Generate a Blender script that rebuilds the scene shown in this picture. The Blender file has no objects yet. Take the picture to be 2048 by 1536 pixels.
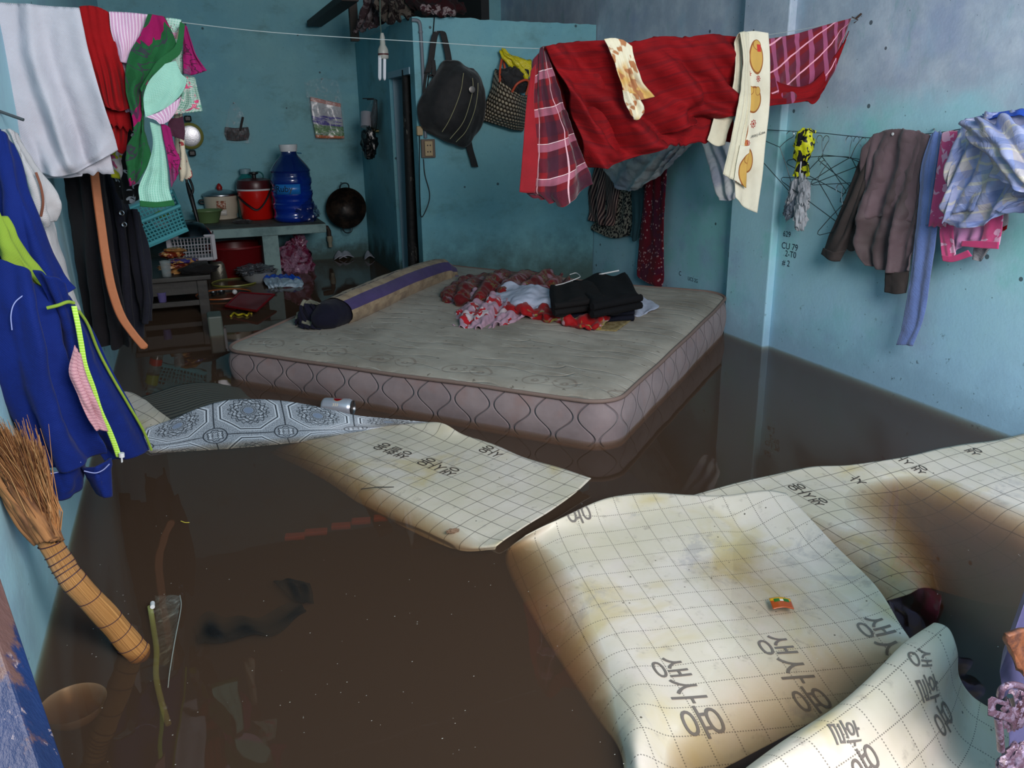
import bpy, bmesh, math, random
from mathutils import Vector, Matrix, noise
random.seed(7)
C = bpy.context.scene.collection
PI = math.pi
# ---------------------------------------------------------------- camera, world, light, exposure
F = 1641.33                                  # focal length in pixels of a 2048 x 1536 frame
CX = Vector((0.93152777, -0.12322494, 0.34215731))
CY = Vector((-0.36339661, -0.27891096, 0.88890471))
CZ = Vector((-0.01410381, -0.95237823, -0.30459283))
CAM = Vector((0, 0, 1.0))                    # the water surface is z = 0, the flooded floor z = -0.3
cd = bpy.data.cameras.new('camera'); cam = bpy.data.objects.new('camera', cd); C.objects.link(cam)
cd.sensor_width = 36; cd.sensor_fit = 'HORIZONTAL'; cd.lens = F / 2048 * 36
cd.clip_start = 0.02; cd.clip_end = 100
R3 = Matrix(((CX[0], -CX[1], -CX[2]), (CY[0], -CY[1], -CY[2]), (CZ[0], -CZ[1], -CZ[2])))
cam.matrix_world = Matrix.Translation(CAM) @ R3.to_4x4()
sc = bpy.context.scene
sc.camera = cam
sc.view_settings.view_transform = 'Standard'; sc.view_settings.look = 'None'
sc.view_settings.gamma = 1; sc.view_settings.use_curve_mapping = False
sc.view_settings.exposure = -0.10
sc.cycles.max_bounces = 6; sc.cycles.diffuse_bounces = 3; sc.cycles.glossy_bounces = 3
sc.cycles.transmission_bounces = 4; sc.cycles.transparent_max_bounces = 12; sc.cycles.volume_bounces = 0
sc.cycles.caustics_reflective = False; sc.cycles.caustics_refractive = False
sc.cycles.sample_clamp_indirect = 4.0
wd = bpy.data.worlds.new('overcast'); sc.world = wd; wd.use_nodes = True
bg = wd.node_tree.nodes['Background']; bg.inputs[0].default_value = (0.80, 0.88, 1.0, 1); bg.inputs[1].default_value = 0.5
def area(name, loc, rot, sx, sy, power, col):
    l = bpy.data.lights.new(name, 'AREA'); l.shape = 'RECTANGLE'; l.size = sx; l.size_y = sy
    l.energy = power; l.color = col
    o = bpy.data.objects.new(name, l); C.objects.link(o); o.location = loc; o.rotation_euler = rot
    return o
# daylight through the open shop front behind the camera
area('daylight_front', (0.80, -0.70, 1.72), (math.radians(72), 0, math.radians(-8)), 1.25, 1.15, 112, (1.0, 0.94, 0.93))

# ---------------------------------------------------------------- points of the room from what is seen
def ray(px, py):
    v = Vector((px - 1024, py - 768, F)); return Vector((v.dot(CX), v.dot(CY), v.dot(CZ)))
def pz(px, py, z=0): r = ray(px, py); return CAM + r * ((z - 1.0) / r[2])
def px_(px, py, x): r = ray(px, py); return CAM + r * (x / r[0])
def py_(px, py, y): r = ray(px, py); return CAM + r * (y / r[1])
XL, XR, YB, WZ, FZ = -0.385, 2.42, 6.5, 0.0, -0.30

# ---------------------------------------------------------------- object bookkeeping
def tag(o, label=None, cat=None, group=None, kind=None):
    if label: o['label'] = label
    if cat: o['category'] = cat
    if group: o['group'] = group
    if kind: o['kind'] = kind
    return o
def thing(name, label, cat, loc=(0, 0, 0), group=None, rot=None):
    o = bpy.data.objects.new(name, None); C.objects.link(o); o.location = loc; o.empty_display_size = .05
    if rot: o.rotation_euler = rot
    return tag(o, label, cat, group)
class MB:
    """collects geometry, then links it as one mesh object"""
    def __init__(s): s.v = []; s.f = []; s.uv = []; s.mi = []; s.cur = 0
    def add(s, vs, fs, uvs=None):
        b = len(s.v); s.v += [Vector(p) for p in vs]
        for k, f in enumerate(fs):
            s.f.append([b + i for i in f]); s.mi.append(s.cur)
            s.uv.append([uvs[i] for i in f] if uvs else [(0, 0)] * len(f))
        return s
    def box(s, a, b, mat=None):
        x0, y0, z0 = a; x1, y1, z1 = b
        vs = [Vector(p) for p in ((x0,y0,z0),(x1,y0,z0),(x1,y1,z0),(x0,y1,z0),(x0,y0,z1),(x1,y0,z1),(x1,y1,z1),(x0,y1,z1))]
        if mat: vs = [mat @ v for v in vs]
        return s.add(vs, [(3,2,1,0),(4,5,6,7),(0,1,5,4),(1,2,6,5),(2,3,7,6),(3,0,4,7)])
    def lathe(s, prof, seg=32, mat=None, sy=1.0):
        vs = []; fs = []; uv = []
        for i, (r, z) in enumerate(prof):
            for k in range(seg):
                a = 2 * PI * k / seg; vs.append(Vector((r * math.cos(a), r * math.sin(a) * sy, z))); uv.append((k / seg, z))
        for i in range(len(prof) - 1):
            for k in range(seg):
                k2 = (k + 1) % seg; fs.append((i*seg+k, i*seg+k2, (i+1)*seg+k2, (i+1)*seg+k))
        if mat: vs = [mat @ v for v in vs]
        return s.add(vs, fs, uv)
    def tube(s, pts, r, seg=8, cap=True, flat=1.0):
        pts = [Vector(p) for p in pts]; n = len(pts); rs = r if isinstance(r, (list, tuple)) else [r] * n
        up = Vector((0.01, 0.02, 1)); vs = []; fs = []
        T = [(pts[min(i+1, n-1)] - pts[max(i-1, 0)]).normalized() for i in range(n)]
        a = T[0].cross(up)
        if a.length < .05: a = T[0].cross(Vector((1, 0, 0)))
        a.normalize()
        for i in range(n):
            a = (a - T[i] * a.dot(T[i])).normalized(); b = T[i].cross(a)
            for k in range(seg):
                t = 2 * PI * k / seg; vs.append(pts[i] + a * (rs[i] * math.cos(t)) + b * (rs[i] * flat * math.sin(t)))
        for i in range(n - 1):
            for k in range(seg):
                k2 = (k + 1) % seg; fs.append((i*seg+k, i*seg+k2, (i+1)*seg+k2, (i+1)*seg+k))
        if cap: fs.append(tuple(reversed(range(seg)))); fs.append(tuple(range((n-1)*seg, n*seg)))
        return s.add(vs, fs)
    def build(s, name, mats, parent=None, smooth=True, bevel=0, solid=0, loc=None, rot=None, off=0):
        me = bpy.data.meshes.new(name); me.from_pydata([tuple(v) for v in s.v], [], s.f)
        uvl = me.uv_layers.new(name='UVMap'); i = 0
        for fu in s.uv:
            for u in fu: uvl.data[i].uv = u; i += 1
        for m in (mats if isinstance(mats, (list, tuple)) else [mats]): me.materials.append(m)
        for p, k in zip(me.polygons, s.mi): p.material_index = k; p.use_smooth = smooth
        me.update()
        o = bpy.data.objects.new(name, me); C.objects.link(o)
        if parent: o.parent = parent
        if loc: o.location = loc
        if rot: o.rotation_euler = rot
        if solid:
            md = o.modifiers.new('thickness', 'SOLIDIFY'); md.thickness = solid; md.offset = off
        if bevel:
            md = o.modifiers.new('edge', 'BEVEL'); md.width = bevel; md.segments = 2; md.limit_method = 'ANGLE'
        if smooth and (bevel or s.v and not solid):
            try: me.set_sharp_from_angle(angle=math.radians(50))
            except Exception: pass
        return o
def inv(root):                      # parts are authored in world space and hang under an Empty
    for ch in root.children: ch.matrix_parent_inverse = Matrix.Translation(-root.location)
def catmull(p0, p1, p2, p3, t):
    return 0.5 * ((2*p1) + (p2-p0)*t + (2*p0-5*p1+4*p2-p3)*t*t + (3*p1-p0-3*p2+p3)*t*t*t)
def cr(pts, t):
    n = len(pts) - 1; x = min(max(t, 0), 1) * n; i = min(int(x), n - 1); f = x - i
    g = lambda k: pts[k] if 0 <= k <= n else (2*pts[0]-pts[1] if k < 0 else 2*pts[n]-pts[n-1])
    return catmull(g(i-1), g(i), g(i+1), g(i+2), f)
def curve(pts, n): return [cr([Vector(p) for p in pts], k / n) for k in range(n + 1)]
def surf(rows, nu, nv):
    """a smooth nu x nv surface through a lattice of points; returns grid[j][i], j along the rows"""
    cols = []
    fine = [[cr(r, i / nu) for i in range(nu + 1)] for r in rows]
    return [[cr([fine[k][i] for k in range(len(rows))], j / nv) for i in range(nu + 1)] for j in range(nv + 1)]
def grid_mesh(mb, g, closed=False):
    nv = len(g) - 1; nu = len(g[0]) - 1; vs = []; uv = []; fs = []
    mj = nv // 2; ul = [0]; 
    for i in range(nu): ul.append(ul[-1] + (g[mj][i+1] - g[mj][i]).length)
    mi = nu // 2; vl = [0]
    for j in range(nv): vl.append(vl[-1] + (g[j+1][mi] - g[j][mi]).length)
    for j in range(nv + 1):
        for i in range(nu + 1): vs.append(g[j][i]); uv.append((ul[i], vl[j]))
    for j in range(nv):
        for i in range(nu):
            a = j*(nu+1)+i; fs.append((a, a+1, a+nu+2, a+nu+1))
    mb.add(vs, fs, uv); return ul[-1], vl[-1]
def lat(rows, mode, d=None):
    fn = {'x': px_, 'y': py_, 'z': pz}[mode]
    return [[fn(p[0], p[1], p[2] if len(p) > 2 else d) for p in r] for r in rows]
def normals(g):
    nv = len(g)-1; nu = len(g[0])-1; N = []
    for j in range(nv+1):
        r = []
        for i in range(nu+1):
            a = g[j][min(i+1,nu)] - g[j][max(i-1,0)]; b = g[min(j+1,nv)][i] - g[max(j-1,0)][i]
            n = a.cross(b); r.append(n.normalized() if n.length > 1e-12 else Vector((0,-1,0)))
        N.append(r)
    return N
def fold(g, amp, n, seed=0, v0=.15, diag=0.0, sharp=1.0):
    """hanging folds: ridges along v that deepen downwards"""
    rnd = random.Random(seed); N = normals(g); nv = len(g)-1; nu = len(g[0])-1
    ks = [(n*(.6+.8*rnd.random()), rnd.random()*7, (rnd.random()-.5)*1.6, .4+.6*rnd.random()) for _ in range(3)]
    for j in range(nv+1):
        v = j/nv
        for i in range(nu+1):
            u = i/nu; d = 0
            for k, ph, dr, w in ks:
                s = math.sin(2*PI*(k*(u + diag*v) + dr*v*.5) + ph + 1.2*math.sin(3*v+ph))
                d += w * (math.copysign(abs(s)**sharp, s))
            d += .8 * noise.noise(Vector((u*4+seed, v*5, seed*.37)))
            g[j][i] = g[j][i] + N[j][i] * (amp * d * .55 * (v0 + (1-v0)*min(1, v*1.6)))
    return g
def crumple(g, amp, sc=14, seed=0):
    N = normals(g)
    for j, r in enumerate(g):
        for i, p in enumerate(r):
            q = Vector((p.x*sc+seed, p.y*sc, p.z*sc)); d = noise.noise(q) + .5*noise.noise(q*2.3)
            d = d + .6*(.5-abs(noise.noise(q*1.4+Vector((9,9,9))))*2)
            r[i] = p + N[j][i]*amp*d
    return g
def cloth(name, rows, mode, d, mat, parent=None, nu=50, nv=50, amp=.012, n=4, seed=0, thick=.003, v0=.15, back=0, bdy=.035, diag=0, sharp=1, cr_amp=.002, crs=16, label=None, cat=None, group=None):
    g = surf(lat(rows, mode, d) if mode else rows, nu, nv)
    if amp: g = fold(g, amp, n, seed, v0, diag, sharp)
    if cr_amp: g = crumple(g, cr_amp, crs, seed)
    if back:                                    # the half that hangs behind the line
        m = max(6, int(nv*.5)); pre = []
        for j in range(m, 0, -1):
            t = j/m; row = []
            for i in range(nu+1):
                p = g[0][i]; a = min(1, t*8)
                row.append(Vector((p.x + (g[min(nv,int(t*nv*.6))][i].x-p.x)*.7, p.y + bdy*math.sin(a*PI/2) , p.z + .006*math.sin(min(1,t*16)*PI) - back*t + .012*noise.noise(Vector((i*.2,t*3,seed))))))
            pre.append(row)
        g = pre + g
    mb = MB(); grid_mesh(mb, g); o = mb.build(name, mat, parent, solid=thick)
    if label: tag(o, label, cat, group)
    return o
def blob(name, c, r, mat, parent=None, amp=.15, sc=3, seed=0, seg=40, rot=None, flat_bottom=False, ridge=.0, label=None, cat=None, group=None, pinch=None):
    """a closed crumpled body"""
    g = []
    for j in range(seg//2+1):
        th = PI*j/(seg//2); row = []
        for i in range(seg):
            ph = 2*PI*i/seg; d = Vector((math.sin(th)*math.cos(ph), math.sin(th)*math.sin(ph), math.cos(th)))
            q = d*sc + Vector((seed*3.1, seed, 0)); k = 1 + amp*(noise.noise(q) + .5*noise.noise(q*2.2)) + ridge*(.5-abs(noise.noise(q*1.7+Vector((5,0,0))))*2)
            if pinch and d.z > 0: k *= 1 ; e = (1-pinch*max(0, d.z)**.5)
            else: e = 1
            p = Vector((d.x*r[0]*k*e, d.y*r[1]*k*e, d.z*r[2]*k))
            if flat_bottom and p.z < -r[2]*.75: p.z = -r[2]*.75
            row.append(p)
        g.append(row)
    mb = MB(); vs = [p for row in g for p in row]; n = seg
    if rot: m = Matrix.Rotation(rot[2],3,'Z') @ Matrix.Rotation(rot[1],3,'Y') @ Matrix.Rotation(rot[0],3,'X'); vs = [m @ p for p in vs]
    vs = [p + Vector(c) for p in vs]
    mb.add(vs, [(j*n+i, (j+1)*n+i, (j+1)*n+(i+1)%n, j*n+(i+1)%n) for j in range(len(g)-1) for i in range(n)], [(i/n, j/(seg//2)) for j in range(len(g)) for i in range(n)])
    o = mb.build(name, mat, parent)
    if label: tag(o, label, cat, group)
    return o
def frame(o, zaxis, xaxis=(1,0,0)):
    z = Vector(zaxis).normalized(); x = Vector(xaxis); x = (x - z*x.dot(z)).normalized(); y = z.cross(x)
    m = Matrix((x, y, z)).transposed().to_4x4(); m.translation = Vector(o); return m
def text_mesh(s, size):
    """outline of written characters as 2-D triangles"""
    c = bpy.data.curves.new('t', 'FONT'); c.body = s; c.size = size; c.resolution_u = 4
    o = bpy.data.objects.new('t', c); C.objects.link(o); bpy.context.view_layer.update()
    me = bpy.data.meshes.new_from_object(o.evaluated_get(bpy.context.evaluated_depsgraph_get()))
    bm = bmesh.new(); bm.from_mesh(me); bmesh.ops.triangulate(bm, faces=bm.faces[:])
    for _ in range(2):
        es = [e for e in bm.edges if e.calc_length() > size*.25]
        if es: bmesh.ops.subdivide_edges(bm, edges=es, cuts=1); bmesh.ops.triangulate(bm, faces=bm.faces[:])
    vs = [(v.co.x, v.co.y) for v in bm.verts]; bm.verts.index_update(); fs = [[v.index for v in f.verts] for f in bm.faces]
    bm.free(); bpy.data.objects.remove(o); bpy.data.curves.remove(c); bpy.data.meshes.remove(me)
    return vs, fs
# ---------------------------------------------------------------- materials
class V:
    def __init__(s, g, k): s.g = g; s.k = k
    def op(s, o, b=None, c=None): return s.g.math(o, s, b, c)
    def __add__(s, b): return s.op('ADD', b)
    def __radd__(s, b): return s.op('ADD', b)
    def __sub__(s, b): return s.op('SUBTRACT', b)
    def __rsub__(s, b): return s.g.math('SUBTRACT', b, s)
    def __mul__(s, b): return s.op('MULTIPLY', b)
    def __rmul__(s, b): return s.op('MULTIPLY', b)
    def __truediv__(s, b): return s.op('DIVIDE', b)
    def __neg__(s): return s.op('MULTIPLY', -1)
    def abs(s): return s.op('ABSOLUTE')
    def sin(s): return s.op('SINE')
    def frac(s): return s.op('FRACT')
    def floor(s): return s.op('FLOOR')
    def sqrt(s): return s.op('SQRT')
    def lt(s, b): return s.op('LESS_THAN', b)
    def gt(s, b): return s.op('GREATER_THAN', b)
    def min(s, b): return s.op('MINIMUM', b)
    def max(s, b): return s.op('MAXIMUM', b)
    def pow(s, b): return s.op('POWER', b)
    def ss(s, a, b, lo=0., hi=1.):                     # smooth step
        n = s.g.nt.nodes.new('ShaderNodeMapRange'); n.interpolation_type = 'SMOOTHSTEP'
        s.g.inp(n.inputs[0], s); n.inputs[1].default_value = a; n.inputs[2].default_value = b; n.inputs[3].default_value = lo; n.inputs[4].default_value = hi
        return V(s.g, n.outputs[0])
    def line(s, period, w, soft=.3):                   # 1 on thin lines every period
        t = ((s / period).frac() - .5).abs()           # .5 on the line
        return t.ss(.5 - w/period*(1+soft), .5 - w/period*(1-soft)*.5)
class G:
    def __init__(s, nt): s.nt = nt; s.tc = nt.nodes.new('ShaderNodeTexCoord')
    def inp(s, sock, v):
        if isinstance(v, V): s.nt.links.new(v.k, sock)
        elif isinstance(v, (tuple, list)): sock.default_value = tuple(v) + (1,)*(len(sock.default_value)-len(v)) if len(sock.default_value) > len(v) else v
        elif v is not None: sock.default_value = v
    def math(s, o, a, b=None, c=None):
        n = s.nt.nodes.new('ShaderNodeMath'); n.operation = o; s.inp(n.inputs[0], a)
        if b is not None: s.inp(n.inputs[1], b)
        if c is not None: s.inp(n.inputs[2], c)
        return V(s, n.outputs[0])
    def sep(s, sock):
        n = s.nt.nodes.new('ShaderNodeSeparateXYZ'); s.nt.links.new(sock, n.inputs[0]); return [V(s, n.outputs[i]) for i in range(3)]
    def comb(s, a, b, c=0.):
        n = s.nt.nodes.new('ShaderNodeCombineXYZ'); s.inp(n.inputs[0], a); s.inp(n.inputs[1], b); s.inp(n.inputs[2], c); return V(s, n.outputs[0])
    @property
    def UV(s): return V(s, s.tc.outputs['UV'])
    @property
    def OB(s): return V(s, s.tc.outputs['Object'])
    def noise(s, vec, scale, detail=3., rough=.55, dist=0., out=0):
        n = s.nt.nodes.new('ShaderNodeTexNoise'); s.inp(n.inputs['Vector'], vec); n.inputs['Scale'].default_value = scale
        n.inputs['Detail'].default_value = detail; n.inputs['Roughness'].default_value = rough; n.inputs['Distortion'].default_value = dist
        return V(s, n.outputs[out])
    def vor(s, vec, scale, feat='F1', out='Distance', rnd=1.):
        n = s.nt.nodes.new('ShaderNodeTexVoronoi'); n.feature = feat; s.inp(n.inputs['Vector'], vec); n.inputs['Scale'].default_value = scale; n.inputs['Randomness'].default_value = rnd
        return V(s, n.outputs[out])
    def mix(s, f, a, b):
        n = s.nt.nodes.new('ShaderNodeMix'); n.data_type = 'RGBA'; s.inp(n.inputs[0], f); s.inp(n.inputs[6], a); s.inp(n.inputs[7], b); return V(s, n.outputs[2])
def srgb(*c):
    if len(c) == 1 and isinstance(c[0], (tuple, list)): c = c[0]
    return tuple(((x/255)/12.92 if x/255 <= .04045 else ((x/255+.055)/1.055)**2.4) for x in c)
def M(name, col, rough=.7, bump=None, bs=.3, bd=.004, metal=0., spec=.5, alpha=None, trans=0., sheen=0., emit=0., coat=0., sss=0.):
    m = bpy.data.materials.new(name); m.use_nodes = True; nt = m.node_tree; g = G(nt); p = nt.nodes['Principled BSDF']
    c = col(g) if callable(col) else col
    g.inp(p.inputs['Base Color'], c if isinstance(c, V) else tuple(c)[:3] + (1,))
    r = rough(g) if callable(rough) else rough; g.inp(p.inputs['Roughness'], r)
    g.inp(p.inputs['Metallic'], metal(g) if callable(metal) else metal); p.inputs['Specular IOR Level'].default_value = spec
    if alpha is not None: g.inp(p.inputs['Alpha'], alpha(g) if callable(alpha) else alpha)
    if trans: p.inputs['Transmission Weight'].default_value = trans
    if sheen: p.inputs['Sheen Weight'].default_value = sheen
    if coat: p.inputs['Coat Weight'].default_value = coat; p.inputs['Coat Roughness'].default_value = .15
    if bump:
        b = nt.nodes.new('ShaderNodeBump'); b.inputs['Strength'].default_value = bs; b.inputs['Distance'].default_value = bd
        g.inp(b.inputs['Height'], bump(g)); nt.links.new(b.outputs[0], p.inputs['Normal'])
    return m
def fabric(name, col, var=.12, rough=.9, sheen=.04, weave=600, wr=9, col2=None, bs=.35):
    """plain or patterned cloth with weave, lint and soft wrinkles"""
    def cf(g):
        c = col(g) if callable(col) else col
        n = g.noise(g.OB, 9, 4).ss(.3, .7)
        dark = g.nt.nodes.new('ShaderNodeMix'); dark.data_type = 'RGBA'; dark.blend_type = 'MULTIPLY'
        g.inp(dark.inputs[0], (1-n)*var*3); g.inp(dark.inputs[6], c if isinstance(c, V) else tuple(c)[:3]+(1,)); g.inp(dark.inputs[7], (.6, .6, .62, 1))
        return V(g, dark.outputs[2])
    def bf(g):
        u, v, w = g.sep(g.UV.k)
        wv = (u*weave*2.0).sin()*(v*weave*2.0).sin()*.05
        return g.noise(g.OB, wr, 5, .6, .6)*1.2 + g.noise(g.OB, wr*3.3, 3, .55, 1.0)*.35 + wv
    return M(name, cf, rough, bf, bs, .012, sheen=sheen, spec=.25)
def speck(g, vec, scale, thr):                         # small dark holes and chips
    return g.vor(vec, scale).lt(thr)
TEAL = srgb(118, 176, 178)
def wall_col(kind):
    def f(g):
        x, y, z = g.sep(g.OB.k); P = g.OB
        n1 = g.noise(P, 1.3, 5, .6); n2 = g.noise(P, 7, 6, .65); n3 = g.noise(P, 40, 4, .7)
        c = g.mix(n1.ss(.35, .7), srgb(112, 174, 190), srgb(128, 182, 190))
        c = g.mix(n2.ss(.45, .8)*.5, c, srgb(138, 200, 204))
        c = g.mix(n3.ss(.5, .8)*.35, c, srgb(88, 150, 160))
        if kind in ('right', 'left'): c = g.mix(.6, c, srgb(190, 232, 244))  # faded side walls, paled further to put their stronger daylight into the colour
        if kind == 'right':                            # the upper coat is worn to a mottled lilac grey
            edge = z + (n1-.5)*.35 + (g.noise(P, 5, 4)-.5)*.22 - y*.02
            up = edge.ss(.93, 1.08)
            grey = g.mix(n2.ss(.35, .75), srgb(172, 180, 200), srgb(206, 212, 226))
            c = g.mix(g.noise(P, 2.1, 5, .65).ss(.48, .62)*.55*(1-up), c, srgb(128, 206, 200))
            c = g.mix(up*.85, c, grey)
            c = g.mix(up*g.noise(g.comb(x, y*2.4, z*.7), 8, 5, .7).ss(.58, .7)*.4, c, srgb(120, 170, 170))
            lil = g.noise(g.comb(x, y*.9, z*1.3+4), 3.2, 4, .6).ss(.52, .72)
            c = g.mix(lil*.45, c, srgb(150, 165, 205))
            low = (z + n2*.4 + y*.10).ss(.35, 1.0)
            c = g.mix((1-low)*.85, c, srgb(166, 206, 238))  # bluer paint low down, with the near daylight gradient painted in
            c = g.mix(g.noise(g.comb(x, y*1.3, z*.8), 4.5, 5, .6).ss(.5, .8)*.5, c, srgb(160, 200, 222))
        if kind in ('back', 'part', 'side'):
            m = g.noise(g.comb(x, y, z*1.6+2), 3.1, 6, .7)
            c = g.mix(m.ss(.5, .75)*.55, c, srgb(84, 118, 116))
        if kind == 'left':
            c = g.mix(g.noise(P, 4, 4).ss(.45, .75)*.5, c, srgb(150, 178, 205))
        # tide line: grime and mould close above the water
        gr = (z + (n2-.5)*.35 + (n1-.5)*.25)
        lowm = gr.ss(.02, .42 if kind in ('part',) else .2, 1., 0.)
        c = g.mix(lowm*(.92 if kind in ('part', 'back', 'side') else .22), c, srgb(64, 84, 78))
        mould = (g.noise(P, 26, 5, .75).ss(.62, .7))*(z + (n1-.5)*.4).ss(.1, .36, 1., 0.)
        if kind != 'left': c = g.mix(mould*.8, c, srgb(30, 40, 36))
        # nail holes and paint chips
        c = g.mix(speck(g, P, 5.5, .045)*.8, c, srgb(40, 48, 56))
        c = g.mix(speck(g, g.comb(x*1.1+3, y*1.1, z*1.1+7), 17, .05)*.6, c, srgb(70, 90, 100))
        return c
    return f
def wall_bump(g):
    return g.noise(g.OB, 18, 5, .6)*.6 + g.noise(g.OB, 90, 3)*.25 + g.noise(g.OB, 2.5, 2)*1.5
def wallmat(k): return M('painted_plaster_'+k, wall_col(k), .62, wall_bump, .35, .006, spec=.35)
M_right, M_left, M_back, M_part, M_side = [wallmat(k) for k in ('right', 'left', 'back', 'part', 'side')]
M_shade = M('cubicle_shade', srgb(26, 28, 30), .9)
M_floor = M('muddy_floor', srgb(70, 60, 48), .9)
M_black = M('black_plastic', srgb(14, 14, 16), .45)
M_steel = M('steel', srgb(170, 172, 176), .3, metal=1.0)
M_wire = M('wire', srgb(70, 72, 76), .4, metal=.7)
M_whitep = M('white_plastic', srgb(215, 218, 220), .45)
# clear film and bags
def film(name, col=(.9, .95, 1.), a=.22, rough=.12):
    return M(name, col, rough, lambda g: g.noise(g.OB, 30, 4, .6, 1.), .9, .02, alpha=lambda g: g.noise(g.OB, 22, 4, .6, 1.5).ss(.5, .8)*.25 + a, spec=.8)
M_film = film('clear_film', a=.03)
# vinyl flooring laid upside down: cream backing printed with a dotted grid
CELL = .0575
def vinyl(name, dots=True, pink=.5, off=(0, 0)):
    def f(g):
        u, v, w = g.sep(g.UV.k); u = u + off[0]; v = v + off[1]
        n1 = g.noise(g.UV, 2.6, 5, .62); n2 = g.noise(g.UV, 9, 5, .65); n3 = g.noise(g.UV, 30, 4, .6)
        c = g.mix(n1.ss(.35, .68), srgb(200, 191, 170), srgb(214, 204, 194))
        c = g.mix(n2.ss(.48, .75)*.5*pink, c, srgb(212, 196, 196))
        c = g.mix(g.noise(g.UV, 3.4, 4, .6, .5).ss(.50, .70)*.7, c, srgb(192, 172, 112))
        c = g.mix(g.noise(g.UV, 6.1, 5, .7, .3).ss(.6, .78)*.5, c, srgb(160, 146, 126))
        c = g.mix(n3.ss(.58, .75)*.5, c, srgb(140, 130, 120))
        c = g.mix(g.noise(g.UV, 4.4, 6, .75, .8).ss(.56, .68)*.45, c, srgb(150, 146, 150))
        lu = u.line(CELL, .0013); lv = v.line(CELL, .0013)
        if dots:
            lu = lu*((v*PI*2/.0052).sin().ss(-.5, .4)); lv = lv*((u*PI*2/.0052).sin().ss(-.5, .4))
        c = g.mix(lu.max(lv)*.85, c, srgb(84, 78, 72))
        c = g.mix(g.vor(g.UV, 26).lt(.06)*g.noise(g.UV, 3, 1).gt(.5)*.85, c, srgb(60, 48, 34))
        return c
    return M(name, f, .42, lambda g: g.noise(g.UV, 14, 3)*.5 + g.noise(g.UV, 3, 2), .25, .006, spec=.45)
M_ink = M('printed_ink', srgb(112, 104, 98), .5)
M_inkd = M('dark_ink', srgb(70, 62, 56), .5)
# grey patterned vinyl: octagonal panels with rosettes, and small medallions at the crossings
def tile_vinyl(g):
    S = .235
    u, v, w = g.sep(g.UV.k); a = (u/S).frac() - .5; b = ((v*1.15+.055)/S).frac() - .5
    r = (a*a + b*b).sqrt(); th = g.math('ARCTAN2', b, a)
    ax, by = a.abs(), b.abs(); q = ax.max(by).max((ax+by)*.74)           # octagon distance
    ca, cb = .5-ax, .5-by; rc = (ca*ca + cb*cb).sqrt()                    # distance to the corner medallion
    tc = g.math('ARCTAN2', cb, ca)
    gran = g.noise(g.UV, 260, 2, .8)
    base = g.mix(gran.ss(.35, .65), srgb(112, 118, 128), srgb(178, 186, 196))
    ring = lambda d, c0, w_: ((d-c0).abs()).lt(w_)
    flower = ((th*12).sin()*.022 + r); fl2 = ((th*6+.6).sin()*.03 + r)
    dk = ring(flower, .17, .010).max(ring(flower, .24, .010)).max(ring(fl2, .20, .009)).max(ring(r, .085, .006)).max(ring(((th*24).sin()*.01+r), .115, .008)).max(ring(((th*18+1).sin()*.02+r), .28, .008))
    dk = dk*r.lt(.31)
    dk = dk.max(ring(q, .405, .010)).max(ax.gt(.490)*rc.gt(.17)).max(by.gt(.490)*rc.gt(.17)).max(ring(rc, .165, .010))
    dk = dk.max(ring(((tc*4).sin()*.02+rc), .055, .008)).max(ring(((tc*8).sin()*.014+rc), .112, .009)*rc.lt(.15))
    lt = ring(q, .385, .010).max(ring(q, .43, .012)).max(ring(((th*12+1.5).sin()*.025+r), .205, .012)*r.lt(.3)).max(ring(((tc*4+2.2).sin()*.02+rc), .07, .01))
    c = g.mix(r.lt(.07), base, srgb(122, 136, 158))
    c = g.mix(lt*.8, c, srgb(206, 214, 224)); c = g.mix(dk*.9, c, srgb(40, 44, 52))
    return c
M_tilev = M('grey_tile_pattern_vinyl', tile_vinyl, .35, lambda g: g.noise(g.UV, 120, 2), .2, .002, spec=.5)
# ---------------------------------------------------------------- the room
def struct(name, mb, m, **k): return tag(mb.build(name, m, **k), kind='structure')
ZC = 2.35
struct('floor', MB().box((XL-.1, -.9, FZ-.06), (XR+.25, YB+.1, FZ)), M_floor, smooth=False)
struct('ceiling', MB().box((XL-.1, -.2, ZC), (XR+.25, YB+.1, ZC+.08)), M_side, smooth=False)
struct('wall_left', MB().box((XL-.1, -.9, FZ), (XL, YB, ZC)), M_left, smooth=False)
struct('wall_back', MB().box((XL-.1, YB, FZ), (XR+.25, YB+.1, ZC)), M_back, smooth=False)
YP0, YP1 = 2.985, 3.29
wr = MB(); wr.box((XR, -.9, FZ), (XR+.2, YP0, ZC)); wr.box((XR+.035, YP0, FZ), (XR+.2, YB, ZC))
struct('wall_right', wr, M_right, smooth=False)
struct('trim_pillar', MB().box((XR-.035, YP0, FZ), (XR+.06, YP1, ZC)), M_right, smooth=False, bevel=.006)
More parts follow.
